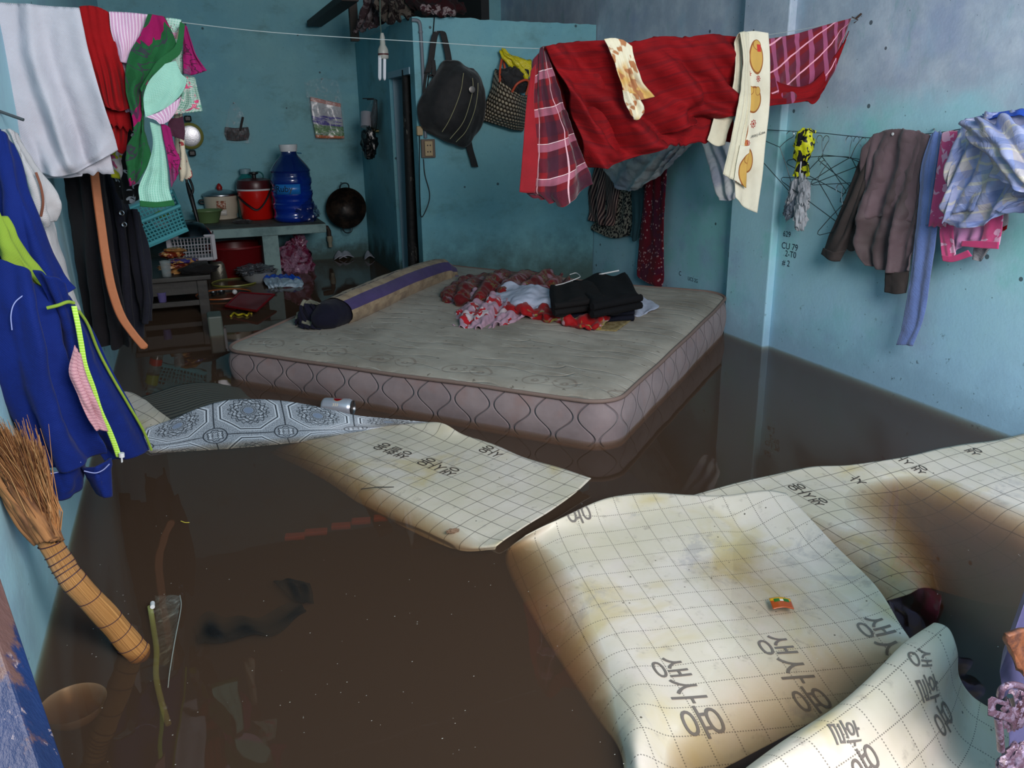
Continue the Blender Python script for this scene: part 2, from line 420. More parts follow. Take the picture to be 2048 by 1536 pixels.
# bathroom cubicle: a ragged-topped partition facing the room, its side with the doorway
YQ = 4.85; XQ = 1.30; ZQ = 1.565
pb = MB(); n = 40
top = [(XQ + (XR+.03-XQ)*k/n, ZQ + .0015*math.sin(k*1.7) + .004*noise.noise(Vector((k*.7, 0, 0))) + (.006 if k < 14 and k > 6 else 0) - .012*k/n) for k in range(n+1)]
vs = []; fs = []
for x, z in top: vs += [(x, YQ, FZ), (x, YQ, z), (x, YQ+.10, z), (x, YQ+.10, FZ)]
for k in range(n):
    a = 4*k; fs += [(a, a+4, a+5, a+1), (a+1, a+5, a+6, a+2), (a+2, a+6, a+7, a+3)]
fs += [(0, 1, 2, 3), (4*n+3, 4*n+2, 4*n+1, 4*n)]
pb.add(vs, fs); struct('wall_partition', pb, M_part, smooth=False)
YJ = 5.48
sb = MB(); sb.box((XQ, YJ, FZ), (XQ+.10, YB, ZQ)); sb.box((XQ, YQ+.10, 1.30), (XQ+.10, YJ, ZQ+.01))
struct('wall_cubicle_side', sb, M_side, smooth=False)
struct('trim_door_frame', MB().box((XQ-.006, YQ+.10, 1.27), (XQ+.105, YJ+.02, 1.31)).box((XQ+.02, YJ-.015, FZ), (XQ+.13, YJ, 1.27)), M('frame_paint', srgb(150, 180, 195), .6, wall_bump), smooth=False, bevel=.003)
struct('wall_cubicle_inside', MB().box((XQ+.45, YQ+.11, FZ), (XQ+.5, YB, 1.8)), M_shade, smooth=False)  # near-black colour stands in for the shade inside the cubicle
# muddy flood water: a body that absorbs and scatters, with a mirror skin
def water_mat():
    m = bpy.data.materials.new('flood_water'); m.use_nodes = True; nt = m.node_tree; nt.nodes.clear(); g = G(nt)
    out = nt.nodes.new('ShaderNodeOutputMaterial'); tr = nt.nodes.new('ShaderNodeBsdfTransparent'); gl = nt.nodes.new('ShaderNodeBsdfGlossy')
    gl.inputs['Roughness'].default_value = .02
    fr = nt.nodes.new('ShaderNodeFresnel'); fr.inputs[0].default_value = 1.33
    b = nt.nodes.new('ShaderNodeBump'); b.inputs['Strength'].default_value = .05; b.inputs['Distance'].default_value = .01
    g.inp(b.inputs['Height'], g.noise(g.OB, 5, 2)); nt.links.new(b.outputs[0], gl.inputs['Normal'])
    mx = nt.nodes.new('ShaderNodeMixShader'); geo = nt.nodes.new('ShaderNodeNewGeometry'); g.inp(mx.inputs[0], V(g, fr.outputs[0])*(1-V(g, geo.outputs['Backfacing']))); nt.links.new(tr.outputs[0], mx.inputs[1]); nt.links.new(gl.outputs[0], mx.inputs[2])
    nt.links.new(mx.outputs[0], out.inputs['Surface'])
    ab = nt.nodes.new('ShaderNodeVolumeAbsorption'); ab.inputs['Color'].default_value = (.62, .42, .15, 1); ab.inputs['Density'].default_value = 24
    vs_ = nt.nodes.new('ShaderNodeVolumeScatter'); vs_.inputs['Color'].default_value = (.90, .85, .80, 1); vs_.inputs['Density'].default_value = 4.2; vs_.inputs['Anisotropy'].default_value = 0
    ad = nt.nodes.new('ShaderNodeAddShader'); nt.links.new(ab.outputs[0], ad.inputs[0]); nt.links.new(vs_.outputs[0], ad.inputs[1]); nt.links.new(ad.outputs[0], out.inputs['Volume'])
    return m
struct('flood_water', MB().box((XL-.02, -.85, FZ+.002), (XR+.05, YB+.02, 0)), water_mat(), smooth=False)
# ---------------------------------------------------------------- mattress
def lerp(a, b, t): return a + (b-a)*t
mA, mL, mF, mR = Vector((1.185, 2.185, .147)), Vector((0.055, 3.52, .125)), Vector((1.32, 4.80, .20)), Vector((2.43, 3.33, .165))
def mpos(s, t):                                   # s along the front edge (left to near corner), t towards the wall
    return lerp(lerp(mL, mA, s), lerp(mF, mR, s), t)
def rr(a, b, rad=.13):                            # square boundary direction -> rounded boundary
    m = max(abs(a), abs(b), 1e-9); x, y = a/m, b/m; k = 1-rad
    if abs(x) > k and abs(y) > k:
        sx, sy = math.copysign(k, x), math.copysign(k, y); dx, dy = x-sx, y-sy
        l = math.hypot(dx, dy); mm = max(abs(dx), abs(dy)); dx, dy = dx/l*mm, dy/l*mm
        return (sx+dx)*m, (sy+dy)*m
    return a, b
n = 96; WM, LM = 1.75, 1.78
top = []
for j in range(n+1):
    row = []
    for i in range(n+1):
        a, b = 2*i/n-1, 2*j/n-1; x, y = rr(a, b); s, t = (x+1)/2, (y+1)/2; p = mpos(s, t)
        m = max(abs(a), abs(b))
        e = max(0., (m-.93)/.07); z = .012*(1-m*m) - .010*e*e + .005*noise.noise(Vector((s*5, t*5, 2)))
        z += .02*max(0, (t-.72)/.28)**2*max(0, (s-.62)/.38)      # pushed up against the wall
        # quilting: wavy seams parallel to the front edge
        q = (t*LM)/.088 + .22*math.sin(s*WM*2*PI/.34) ; f = abs((q % 1)-.5)*2
        z += .0025*(1-f**3)*(1-e)
        row.append(p + Vector((0, 0, z)))
    top.append(row)
mat_th = thing('mattress', 'stained cream quilted mattress floating in the brown water', 'mattress', (1.24, 3.45, 0))
def mattress_top(g):
    u, v, w = g.sep(g.UV.k)
    n1 = g.noise(g.UV, 2.2, 5, .65); n2 = g.noise(g.UV, 7, 5, .65)
    c = g.mix(n1.ss(.35, .7), srgb(168, 160, 148), srgb(128, 120, 108))
    c = g.mix(n2.ss(.5, .75)*.45, c, srgb(120, 106, 92))
    wv = v + (u*PI*2/.34).sin()*-.0194
    c = g.mix(((wv/.088).frac()-.5).abs().ss(.46, .5)*g.noise(g.UV, 7, 2).ss(.42, .56)*.5, c, srgb(196, 194, 188))
    # faint printed roses in a band near the front edge
    ru = (u/.33).frac()-.5; rv = (v-.10)/.33
    ro = (ru*ru+rv*rv).sqrt(); ang = g.math('ARCTAN2', rv, ru)
    r2 = (((ru.abs()-.17)*(ru.abs()-.17)+rv*rv).sqrt())
    pet = (r2*60+(ang*5).sin()*1.2).sin().gt(.65)*r2.lt(.15)
    c = g.mix(pet*.45, c, srgb(104, 84, 72))
    c = g.mix(g.noise(g.UV, 26, 3).ss(.66, .7)*.7, c, srgb(84, 72, 60))
    return c
def quilt(g):
    u, v, w = g.sep(g.UV.k); a = (((v + (u*PI*2/.34).sin()*.0194 + (g.noise(g.UV, 5, 2)-.5)*.03)/.088).frac()-.5).abs()
    return 1 - a.ss(.40, .5)*g.noise(g.UV, 7, 2).ss(.42, .56)
def mattress_side(g):
    u, v, w = g.sep(g.UV.k); P = .19
    n1 = g.noise(g.UV, 3.2, 5, .65)
    c = g.mix(n1.ss(.3, .7), srgb(148, 132, 132), srgb(122, 108, 110))
    c = g.mix(g.noise(g.UV, 9, 4).ss(.5, .75)*.4, c, srgb(140, 104, 96))
    return c
def ogee(g):
    u, v, w = g.sep(g.UV.k); P = .155; h = v*1.0
    w1 = (h*2*PI/.16).sin()*.030
    a = (((u + w1)/P).frac()-.5).abs().ss(.465, .5); b = (((u - w1)/P + .5).frac()-.5).abs().ss(.465, .5)
    return a.max(b)
M_mtop = M('quilted_cotton', mattress_top, .85, lambda g: g.noise(g.UV, 12, 4, .6)*.35 + g.noise(g.UV, 3, 3)*.6 + quilt(g)*.7, .5, .012, sheen=.05)
def mside_col(g):
    c = mattress_side(g); return g.mix(ogee(g)*.4, c, srgb(92, 76, 84))
M_mside = M('quilted_side', mside_col, .8, lambda g: (1-ogee(g))*1.0 + g.noise(g.UV, 10, 3)*.3, .7, .014, sheen=.1)
mb = MB(); vs = []; uv = []
for j in range(n+1):
    for i in range(n+1): vs.append(top[j][i]); uv.append((i/n*WM, j/n*LM))
mb.add(vs, [(j*(n+1)+i, j*(n+1)+i+1, (j+1)*(n+1)+i+1, (j+1)*(n+1)+i) for j in range(n) for i in range(n)], uv)
o = mb.build('quilted_top', M_mtop, mat_th)
loop = [top[0][i] for i in range(n)] + [top[j][n] for j in range(n)] + [top[n][n-i] for i in range(n)] + [top[n-j][0] for j in range(n)]
cen = mpos(.5, .5); L = len(loop); vs = []; uv = []; fs = []; K = 12
cum = [0]
for k in range(L): cum.append(cum[-1] + (loop[(k+1) % L]-loop[k]).length)
for r in range(K+1):
    t = r/K
    for k in range(L+1):
        p = loop[k % L]; d = p-cen; d.z = 0; d.normalize()
        bulge = .020*math.sin(PI*min(1, t*1.05)) + .004*noise.noise(Vector((cum[k]*6, t*3, 1)))
        vs.append(Vector((p.x+d.x*bulge, p.y+d.y*bulge, lerp(p.z, -.035, t)))); uv.append((cum[k], (1-t)*.18))
for r in range(K):
    for k in range(L):
        a = r*(L+1)+k; fs.append((a, a+L+1, a+L+2, a+1))
MB().add(vs, fs, uv).build('quilted_border', M_mside, mat_th)
M_pipe = M('piping', srgb(120, 100, 92), .8, lambda g: g.noise(g.OB, 60, 2), .3, .003)
pts = [p + (p-cen).normalized()*.006 + Vector((0, 0, .001)) for p in loop]; MB().tube(pts+[pts[0]], .0075, 8, False).build('piping', M_pipe, mat_th)
pts = [Vector((v.x, v.y, -.03)) for v in vs[K*(L+1):K*(L+1)+L]]; MB().tube(pts+[pts[0]], .0075, 8, False).build('piping', M_pipe, mat_th)
M_patch = M('faded_label', lambda g: g.mix(g.noise(g.OB, 60, 4).ss(.4, .6), srgb(122, 104, 62), srgb(150, 134, 96)), .85)
def on_m(px, py):                                 # point of the mattress top under a pixel
    r = ray(px, py); N = (mA-mL).cross(mR-mA).normalized(); t = (mA-CAM).dot(N)/r.dot(N); return CAM + r*t
q = [on_m(1192, 668), on_m(1232, 670), on_m(1262, 648), on_m(1220, 645)]
gl = surf([[q[0], (q[0]+q[1])/2, q[1]], [q[3], (q[3]+q[2])/2, q[2]]], 8, 8)
for r in gl:
    for p in r: p.z += .016
lb = MB(); grid_mesh(lb, gl); lb.build('sewn_label', M_patch, mat_th, solid=.002)
inv(mat_th)

# ---------------------------------------------------------------- loose vinyl flooring
def sheet(name, rows, mat, label, ang=None, nu=90, nv=90, org=(0, 0), thick=.0022, amp=.0015, cat='vinyl sheet', group=None):
    g = surf([[pz(*p) for p in r] for r in rows], nu, nv)
    g = crumple(g, amp, 5, 3)
    for r_ in g:
        for p_ in r_: p_.x = min(p_.x, XR-.015) if p_.y < 2.9 else p_.x
    if (g[nv//2][nu//2+1]-g[nv//2][nu//2]).cross(g[nv//2+1][nu//2]-g[nv//2][nu//2]).z < 0: g = [r[::-1] for r in g]
    mb = MB(); grid_mesh(mb, g)
    if ang is not None:                            # printed grid runs with the room, measured over the sheet
        ca, sa = math.cos(math.radians(ang)), math.sin(math.radians(ang)); k = 0
        vs = mb.v; cu = {}
        for fi, f in enumerate(mb.f):
            mb.uv[fi] = [((vs[i].x-org[0])*ca+(vs[i].y-org[1])*sa, -(vs[i].x-org[0])*sa+(vs[i].y-org[1])*ca) for i in f]
    o = mb.build(name, mat, solid=thick, off=-1); tag(o, label, cat, group)
    return o, g
def glyphs(parent, g, items, mat, lift=.0016):
    """characters printed on a sheet: (string, pixel, run direction in pixels, height, z)"""
    from mathutils.bvhtree import BVHTree
    nv = len(g)-1; nu = len(g[0])-1; vs = [p for r in g for p in r]
    fs = [(j*(nu+1)+i, j*(nu+1)+i+1, (j+1)*(nu+1)+i+1, (j+1)*(nu+1)+i) for j in range(nv) for i in range(nu)]
    bv = BVHTree.FromPolygons(vs, fs)
    for s, p0, p1, size in items:
        h0 = bv.ray_cast(CAM, ray(*p0)); h1 = bv.ray_cast(CAM, ray(*p1))
        if h0[0] is None or h1[0] is None: print('glyph missed', s, p0, p1); continue
        A, B, N = h0[0], h1[0], h0[1]
        if N.dot(CAM-A) < 0: N = -N
        X = (B-A).normalized(); Y = N.cross(X).normalized(); tv, tf = text_mesh(s, size)
        out = []
        for x, y in tv:
            q = A + X*x + Y*y; c, n_, _i, _d = bv.find_nearest(q)
            if n_.dot(CAM-c) < 0: n_ = -n_
            out.append(c + n_*lift)
        MB().add(out, tf).build('printed_lettering', mat, parent, smooth=False)
M_vA = vinyl('vinyl_backing', True, .6)
rowsA = [
 [(1052,1072,.02),(1130,1032,.045),(1215,996,.055),(1300,985,.05),(1375,989,.045),(1450,990,.05),(1530,980,.065),(1572,986,.06)],
 [(1012,1105,-.04),(1120,1075,.015),(1220,1050,.02),(1320,1040,.022),(1410,1036,.022),(1485,1056,.004),(1560,1040,.030),(1618,1034,.045)],
 [(1020,1150,-.055),(1140,1140,.000),(1240,1135,.004),(1350,1128,.002),(1450,1122,-.003),(1540,1112,-.003),(1615,1100,.006),(1670,1090,.03)],
 [(1068,1240,-.055),(1190,1235,.004),(1300,1230,.004),(1410,1222,.002),(1510,1210,-.004),(1600,1195,-.004),(1690,1180,.002),(1752,1172,.018)],
 [(1130,1340,-.055),(1245,1330,.010),(1340,1328,.004),(1450,1315,.000),(1550,1300,-.003),(1650,1282,-.006),(1745,1262,-.004),(1800,1248,.006)],
 [(1185,1425,-.05),(1268,1425,.025),(1340,1425,.006),(1450,1410,-.006),(1560,1385,-.014),(1660,1355,-.022),(1760,1320,-.022),(1830,1288,-.010)],
 [(1238,1500,-.02),(1275,1500,.03),(1345,1500,-.006),(1430,1488,-.016),(1540,1450,-.022),(1640,1405,-.026),(1750,1350,-.028),(1850,1298,-.02)],
 [(1250,1580,.0),(1290,1580,.02),(1360,1570,-.02),(1440,1540,-.026),(1540,1488,-.03),(1650,1430,-.03),(1760,1368,-.03),(1862,1315,-.02)],
]
shA, gA = sheet('vinyl_sheet', rowsA, M_vA, 'large cream vinyl sheet with dotted grid lying flat in the foreground water', ang=-8.5, org=(.689, 1.553))
glyphs(shA, gA, [('생', (1297,1314), (1343,1392), .078), ('사', (1326,1358), (1368,1435), .078), ('용', (1354,1412), (1392,1490), .086), ('생', (1388,1494), (1424,1560), .086),
                 ('생', (1508,1272), (1560,1350), .078), ('사', (1541,1316), (1590,1390), .078), ('용', (1575,1374), (1622,1440), .078),
                 ('생', (1703,1238), (1760,1310), .076), ('사', (1737,1285), (1785,1335), .07),
                 ('용', (1186,1046), (1172,1014), .075), ('용', (1345,1004), (1332,984), .07), ('용', (1475,1000), (1455,984), .07)], M_ink)
# the part of it that has curled up into a wave at the near right
rowsB = [
 [(1440,1600,-.03),(1560,1508,-.03),(1700,1420,-.03),(1862,1315,-.025),(1880,1290,-.02)],
 [(1460,1560,.055),(1570,1480,.06),(1700,1398,.06),(1820,1300,.075),(1868,1262,.08)],
 [(1482,1548,.088),(1590,1470,.098),(1705,1388,.105),(1805,1290,.125),(1868,1246,.135)],
 [(1500,1556,.098),(1625,1480,.108),(1740,1396,.115),(1840,1310,.135),(1898,1258,.140)],
 [(1530,1600,.075),(1660,1525,.092),(1775,1440,.100),(1865,1360,.112),(1915,1302,.118)],
 [(1570,1660,.03),(1700,1590,.045),(1815,1505,.060),(1888,1420,.068),(1918,1352,.072)],
 [(1630,1730,.005),(1760,1660,.012),(1850,1570,.020),(1920,1480,.024),(1945,1392,.026)],
 [(1700,1800,-.003),(1820,1740,.000),(1920,1640,.000),(1980,1520,.002),(1995,1425,.008)],
 [(1780,1900,-.004),(1900,1830,-.004),(2000,1720,-.004),(2060,1570,-.003),(2050,1462,.002)],
]
M_vB = vinyl('vinyl_backing_curl', True, .5, off=(.02, .01))
shB, gB = sheet('vinyl_sheet', rowsB, M_vB, 'cream vinyl piece curled up like a wave in the near right corner', org=(0, 0), nu=80, nv=110, amp=.001)
glyphs(shB, gB, [('생', (1812,1298), (1832,1342), .052), ('활', (1826,1350), (1846,1395), .056), ('용', (1860,1424), (1884,1466), .060),
                 ('활', (1654,1442), (1678,1492), .056), ('용', (1694,1512), (1720,1560), .060), ('활', (1470,1545), (1490,1575), .06)], M_ink)
# the sheet along the right wall, its middle under water
M_vC = vinyl('vinyl_backing_far', False, .4, off=(.03, .02))
rowsC = [
 [(1350,1000,.004),(1450,972,.010),(1530,952,.014),(1620,934,.018),(1700,930,.016),(1800,915,.02),(1900,893,.022),(2000,878,.03),(2120,850,.03)],
 [(1400,1015,-.004),(1500,990,.002),(1590,970,.008),(1690,958,.006),(1780,945,.006),(1860,935,.008),(1960,925,.014),(2060,915,.018),(2180,890,.02)],
 [(1450,1050,-.014),(1550,1030,-.010),(1640,1015,.004),(1720,1000,-.006),(1810,985,-.024),(1900,985,-.012),(2000,982,.004),(2100,975,.010),(2230,950,.01)],
 [(1490,1090,-.018),(1600,1070,-.014),(1690,1050,.001),(1760,1045,-.010),(1850,1040,-.045),(1950,1040,-.04),(2050,1045,-.012),(2150,1040,.000),(2290,1020,.0)],
 [(1540,1130,-.02),(1650,1115,-.018),(1740,1095,-.003),(1800,1090,-.016),(1880,1090,-.06),(1980,1100,-.07),(2080,1110,-.05),(2200,1110,-.02),(2350,1100,-.01)],
 [(1590,1190,-.024),(1700,1170,-.022),(1780,1150,-.008),(1835,1140,-.02),(1900,1140,-.07),(1990,1150,-.09),(2100,1160,-.09),(2240,1170,-.06),(2400,1180,-.03)],
 [(1640,1235,-.03),(1740,1210,-.026),(1812,1190,-.012),(1850,1175,-.025),(1910,1190,-.08),(2000,1210,-.1),(2120,1220,-.12),(2270,1240,-.1),(2450,1260,-.05)],
]
shC, gC = sheet('vinyl_sheet', rowsC, M_vC, 'cream vinyl sheet along the right wall with its middle under brown water', ang=2, org=(1.395, 1.49), nu=110, nv=70)
glyphs(shC, gC, [('생사용', (1662,1010), (1598,968), .052), ('생', (1862,944), (1835,928), .048), ('사', (1832,927), (1815,917), .045), ('사', (1738,966), (1700,945), .048), ('생', (1972,908), (1945,894), .052)], M_inkd)
# the sheet in the middle, beyond the open water
M_vD = vinyl('vinyl_backing_middle', False, .3)
rowsD = [
 [(820,846,.012),(880,845,.05),(925,868,.03),(985,888,.022),(1050,915,.02),(1110,932,.022),(1182,956,.03)],
 [(745,852,.0),(830,862,.014),(885,888,.010),(950,918,.012),(1020,950,.014),(1090,978,.016),(1150,985,.022)],
 [(680,868,-.005),(765,890,.006),(830,920,.008),(900,955,.010),(975,990,.012),(1045,1012,.014),(1105,1018,.018)],
 [(610,880,-.012),(700,920,-.002),(770,960,.003),(845,995,.004),(920,1030,.006),(995,1055,.010),(1050,1052,.016)],
 [(560,890,-.04),(655,940,-.022),(730,988,-.018),(800,1026,-.016),(875,1062,-.010),(945,1088,-.004),(1000,1086,.014)],
 [(540,905,-.06),(640,955,-.045),(715,1005,-.04),(790,1045,-.04),(860,1080,-.035),(925,1102,-.025),(990,1099,-.004)],
]
shD, gD = sheet('vinyl_sheet', rowsD, M_vD, 'cream vinyl sheet pointing at the near corner of the mattress', ang=24, org=(.81, 2.271), nu=80, nv=70)
glyphs(shD, gD, [('생사용', (926,944), (850,914), .062), ('생활용', (830,910), (760,884), .060), ('생', (935,868), (900,852), .055), ('사용', (1012,908), (960,884), .052)], M_inkd)
# the grey patterned piece, standing on edge and bent
rowsE = [
 [(292,856,.05),(345,838,.06),(400,815,.075),(455,800,.085),(510,798,.085),(570,802,.08),(640,814,.068),(710,830,.052),(780,838,.04),(860,846,.02)],
 [(286,878,.025),(340,868,.03),(400,850,.038),(458,838,.042),(515,836,.042),(578,838,.038),(645,844,.032),(712,848,.024),(782,848,.018),(852,850,.010)],
 [(290,896,.004),(345,892,.004),(405,882,.006),(462,875,.006),(520,872,.006),(582,868,.005),(650,864,.004),(716,859,.004),(785,852,.004),(845,850,.003)],
 [(300,906,-.012),(350,904,-.012),(410,900,-.012),(468,896,-.012),(526,891,-.012),(588,885,-.012),(654,877,-.01),(720,869,-.008),(788,857,-.006),(842,852,-.004)],
]
shE, gE = sheet('patterned_vinyl_strip', rowsE, M_tilev, 'grey vinyl strip with printed rosettes bent upright out of the water', nu=120, nv=40, amp=.0008)
# small pieces at the left wall
M_vF = vinyl('vinyl_backing_small', False, .1)
rowsF = [[(215,800,.03),(248,782,.05),(285,796,.045),(315,820,.04),(345,842,.03)],
         [(225,830,.02),(258,815,.03),(290,826,.028),(318,838,.022),(338,850,.015)],
         [(240,880,-.01),(272,868,.0),(298,862,.002),(318,858,.0),(334,857,-.002)]]
sheet('vinyl_sheet', rowsF, M_vF, 'small cream vinyl offcut poking out beside the blue jacket', ang=30, nu=40, nv=30)
M_str = M('dark_striped_vinyl', lambda g: g.mix(((g.sep(g.UV.k)[1]/.022).frac()).lt(.4), srgb(96, 92, 82), srgb(60, 58, 56)), .5)
rowsG = [[(270,798,.02),(310,785,.022),(360,770,.022),(420,765,.018),(480,775,.01)],
         [(300,815,.012),(345,805,.014),(400,790,.012),(450,785,.008),(500,795,.0)],
         [(340,850,.006),(390,832,.006),(440,812,.004),(490,808,.0),(530,812,-.02)]]
sheet('striped_vinyl_offcut', rowsG, M_str, 'dark vinyl offcut with thin stripes behind the grey patterned strip', nu=40, nv=30)
# ---------------------------------------------------------------- clothes line across the room
YL = 2.6
def line_pts():
    return [py_(p[0], p[1], YL) for p in ((-4, 5), (90, 12), (230, 27), (365, 45), (560, 66), (850, 84), (1070, 97), (1200, 95), (1340, 88), (1480, 76), (1560, 66), (1640, 52), (1712, 37))]
lp = line_pts()
th = thing('clothes_line', 'thin wire clothes line strung across the room from wall to wall', 'clothes line', tuple(lp[0]))
MB().tube(curve(lp, 80), .0011, 6).build('wire', M('line_wire', srgb(150, 160, 160), .5), th)
MB().tube([lp[-1], py_(1722, 28, 2.61)], .004, 6).tube([py_(1704, 34, 2.6), py_(1716, 40, 2.6), py_(1708, 46, 2.6)], .002, 6).build('nail', M('rusty', srgb(80, 60, 50), .7, metal=.5), th); inv(th)

M_white = fabric('white_cotton', srgb(196, 196, 206), .1)
ws = thing('shirt', 'large white T-shirt draped over the line at the left', 'shirt', tuple(py_(80, 8, YL)))
W = [[(-70,4),(0,6),(50,9),(105,13),(159,17)],
     [(-55,100),(5,108),(62,112),(118,112),(178,104)],
     [(-30,200),(35,215),(92,222),(148,218),(206,200)],
     [(10,285),(66,300),(118,312),(170,308),(226,262)],
     [(40,330),(84,347),(132,352),(182,330),(236,300)]]
cloth('front', W, 'y', YL-.02, M_white, ws, amp=.034, n=3.6, seed=4, back=.42, nu=90, v0=.25, sharp=1.0)
g = surf(lat([[(p[0], p[1]) for p in r] for r in [W[3], W[4]]], 'y', YL-.03), 60, 4); hem = [Vector((p.x, p.y-.012, p.z+.012)) for p in g[-1]]
Wb = [[(60,250,YL+.03),(110,255,YL+.03),(160,250,YL+.03)],[(70,320,YL+.03),(120,330,YL+.03),(175,315,YL+.03)],[(82,356,YL+.03),(130,356,YL+.03),(164,352,YL+.03)]]
cloth('back', Wb, 'y', YL+.03, M_white, ws, amp=.01, n=2, seed=9, nu=30, nv=30)
inv(ws)
M_red = fabric('red_jersey', srgb(148, 6, 14), .2)
rs = thing('shirt', 'plain red shirt hanging folded beside the white T-shirt', 'shirt', tuple(py_(185, 15, YL)))
cloth('front', [[(158,14),(172,12),(188,13),(204,18),(219,26)], [(168,80),(184,85),(198,88),(214,88),(232,85)], [(184,140),(200,146),(214,150),(230,148),(248,142)],
      [(200,196),(212,202),(222,206),(240,202),(258,196)], [(208,212),(218,216),(228,220),(244,222),(261,216)]], 'y', YL-.012, M_red, rs, amp=.014, n=3, seed=2, back=.3, v0=.4, nu=50, sharp=1.0)
cloth('back', [[(206,190,YL+.05),(222,195,YL+.05),(240,195,YL+.05),(255,190,YL+.05)], [(212,240,YL+.05),(226,250,YL+.05),(244,252,YL+.05),(256,245,YL+.05)], [(220,290,YL+.05),(232,300,YL+.05),(244,308,YL+.05),(252,300,YL+.05)]], 'y', YL+.05, M_red, rs, amp=.008, n=2, seed=5, nu=24, nv=24)
inv(rs)
# flowered towelling sheet, green and pink
def floral(ground, dark, a, b, sc=9., gw=.45):
    def f(g):
        u, v, w = g.sep(g.UV.k)
        grid = ((u/.006).frac().lt(.3)).max((v/.006).frac().lt(.3))
        c = g.mix(grid*gw, ground, srgb(225, 232, 230))
        d = g.noise(g.UV, sc, 3, .5, .4); e = g.noise(g.comb(u+5, v+3), sc*1.3, 3, .5, .6)
        c = g.mix(d.gt(.57), c, dark); c = g.mix(e.gt(.60), c, a)
        ln = ((e-.55).abs().lt(.008)).max((d-.52).abs().lt(.006))
        return g.mix(ln*.8, c, b)
    return f
M_tg = fabric('green_waffle', lambda g: g.mix(((g.sep(g.UV.k)[0]/.0045).frac().lt(.35)).max((g.sep(g.UV.k)[1]/.0045).frac().lt(.35)), srgb(128, 190, 168), srgb(170, 216, 200)), .1)
M_tp = fabric('pink_stripe_print', lambda g: g.mix((g.sep(g.UV.k)[0]/.008).frac().lt(.35), srgb(206, 160, 192), srgb(228, 208, 222)), .1)
M_tf = fabric('flower_print', floral(srgb(28, 92, 50), srgb(24, 84, 44), srgb(150, 14, 84), srgb(60, 48, 70), 7, .0), .2)
M_tm = fabric('magenta_print', floral(srgb(150, 24, 96), srgb(120, 60, 96), srgb(160, 16, 96), srgb(50, 24, 42), 10, .0), .2)
M_edge = fabric('green_binding', srgb(34, 96, 54), .1)
ft = thing('towel_blanket', 'pink and green flowered towelling blanket bunched over the line', 'blanket', tuple(py_(300, 35, YL)))
cloth('pink_panel', [[(218,24),(245,25),(270,27),(300,30)], [(222,62),(248,62),(272,62),(296,62)], [(232,96),(252,98),(266,98),(276,96)], [(242,124),(250,126),(256,126),(261,124)]], 'y', YL-.02, M_tp, ft, amp=.008, n=2, seed=1, back=.25, nu=40, nv=30)
cloth('flowered_panel', [[(296,28),(312,30),(330,34)], [(282,66),(318,72),(352,84)], [(262,100),(305,115),(350,106)], [(252,135),(295,150),(335,122)], [(252,180),(275,185),(300,165)], [(268,260),(285,240),(286,215)], [(252,300),(275,300),(290,262)], [(258,372),(276,362),(304,316)]], 'y', YL-.045, M_tf, ft, amp=.010, n=2, seed=3, nu=40, nv=70, cr_amp=.004)
cloth('flower_corner', [[(318,36),(340,37),(363,40)], [(322,60),(338,66),(352,72)], [(330,80),(340,88),(347,98)]], 'y', YL-.015, fabric('pale_flowers', floral(srgb(150, 198, 178), srgb(200, 150, 170), srgb(196, 60, 120), srgb(120, 60, 80), 22), .1), ft, amp=.004, n=2, nu=24, nv=24, back=.2)
cloth('binding', [[(360,44),(365,46),(370,50)], [(350,92),(356,98),(362,104)], [(318,118),(330,128),(338,124)], [(296,150),(304,156),(312,142)], [(280,178),(284,184),(292,172)]], 'y', YL-.055, M_edge, ft, amp=.002, n=1, nu=10, nv=40)
cloth('magenta_corner', [[(362,46),(368,48),(374,55)], [(366,80),(376,82),(386,100)], [(366,115),(384,118),(400,125)], [(368,148),(386,150),(414,141)]], 'y', YL-.01, M_tm, ft, amp=.008, n=2, seed=8, nu=24, nv=30)
cloth('green_panel', [[(330,128),(342,124),(352,122)], [(300,160),(335,148),(362,146)], [(288,190),(330,182),(373,160)], [(288,212),(325,206),(364,186)], [(292,236),(312,226),(340,212)]], 'y', YL-.06, M_tg, ft, amp=.006, n=2, seed=6, nu=36, nv=36)
cloth('pink_fold', [[(292,234),(322,222),(362,194)], [(310,240),(330,236),(356,214)], [(318,248),(330,247),(346,232)]], 'y', YL-.068, M_tp, ft, amp=.004, n=1, nu=24, nv=16)
cloth('green_tail', [[(300,244),(312,248),(322,250)], [(306,290),(318,292),(328,290)], [(294,335),(314,338),(334,334)], [(278,375),(308,378),(338,376)], [(280,404),(312,406),(345,402)]], 'y', YL-.05, M_tg, ft, amp=.006, n=2, seed=7, nu=30, nv=50)
cloth('binding', [[(279,401),(312,404),(347,400)], [(280,413),(312,415),(350,411)]], 'y', YL-.056, M_edge, ft, amp=.001, n=1, nu=20, nv=5)
cloth('pink_tail', [[(322,248),(332,250),(340,256)], [(328,280),(340,284),(350,296)], [(334,310),(346,312),(360,318)], [(338,335),(348,338),(356,340)], [(342,375),(350,360),(358,345)]], 'y', YL-.058, M_tm, ft, amp=.006, n=2, seed=11, nu=20, nv=40)
cloth('green_corner', [[(366,150),(380,152),(390,155)], [(364,180),(380,180),(396,182)], [(360,205),(382,210),(402,208)], [(345,230),(370,226),(405,222)]], 'y', YL+.01, fabric('pale_flowers_two', floral(srgb(110, 160, 140), srgb(110, 160, 140), srgb(210, 80, 120), srgb(230, 210, 210), 26), .1), ft, amp=.005, n=2, seed=12, nu=26, nv=26)
cloth('dark_corner', [[(340,236),(355,236),(366,232)], [(336,252),(352,258),(370,262)], [(344,272),(356,276),(368,280)]], 'y', YL+.015, fabric('plum', srgb(66, 34, 50), .1), ft, amp=.004, n=1, nu=20, nv=16)
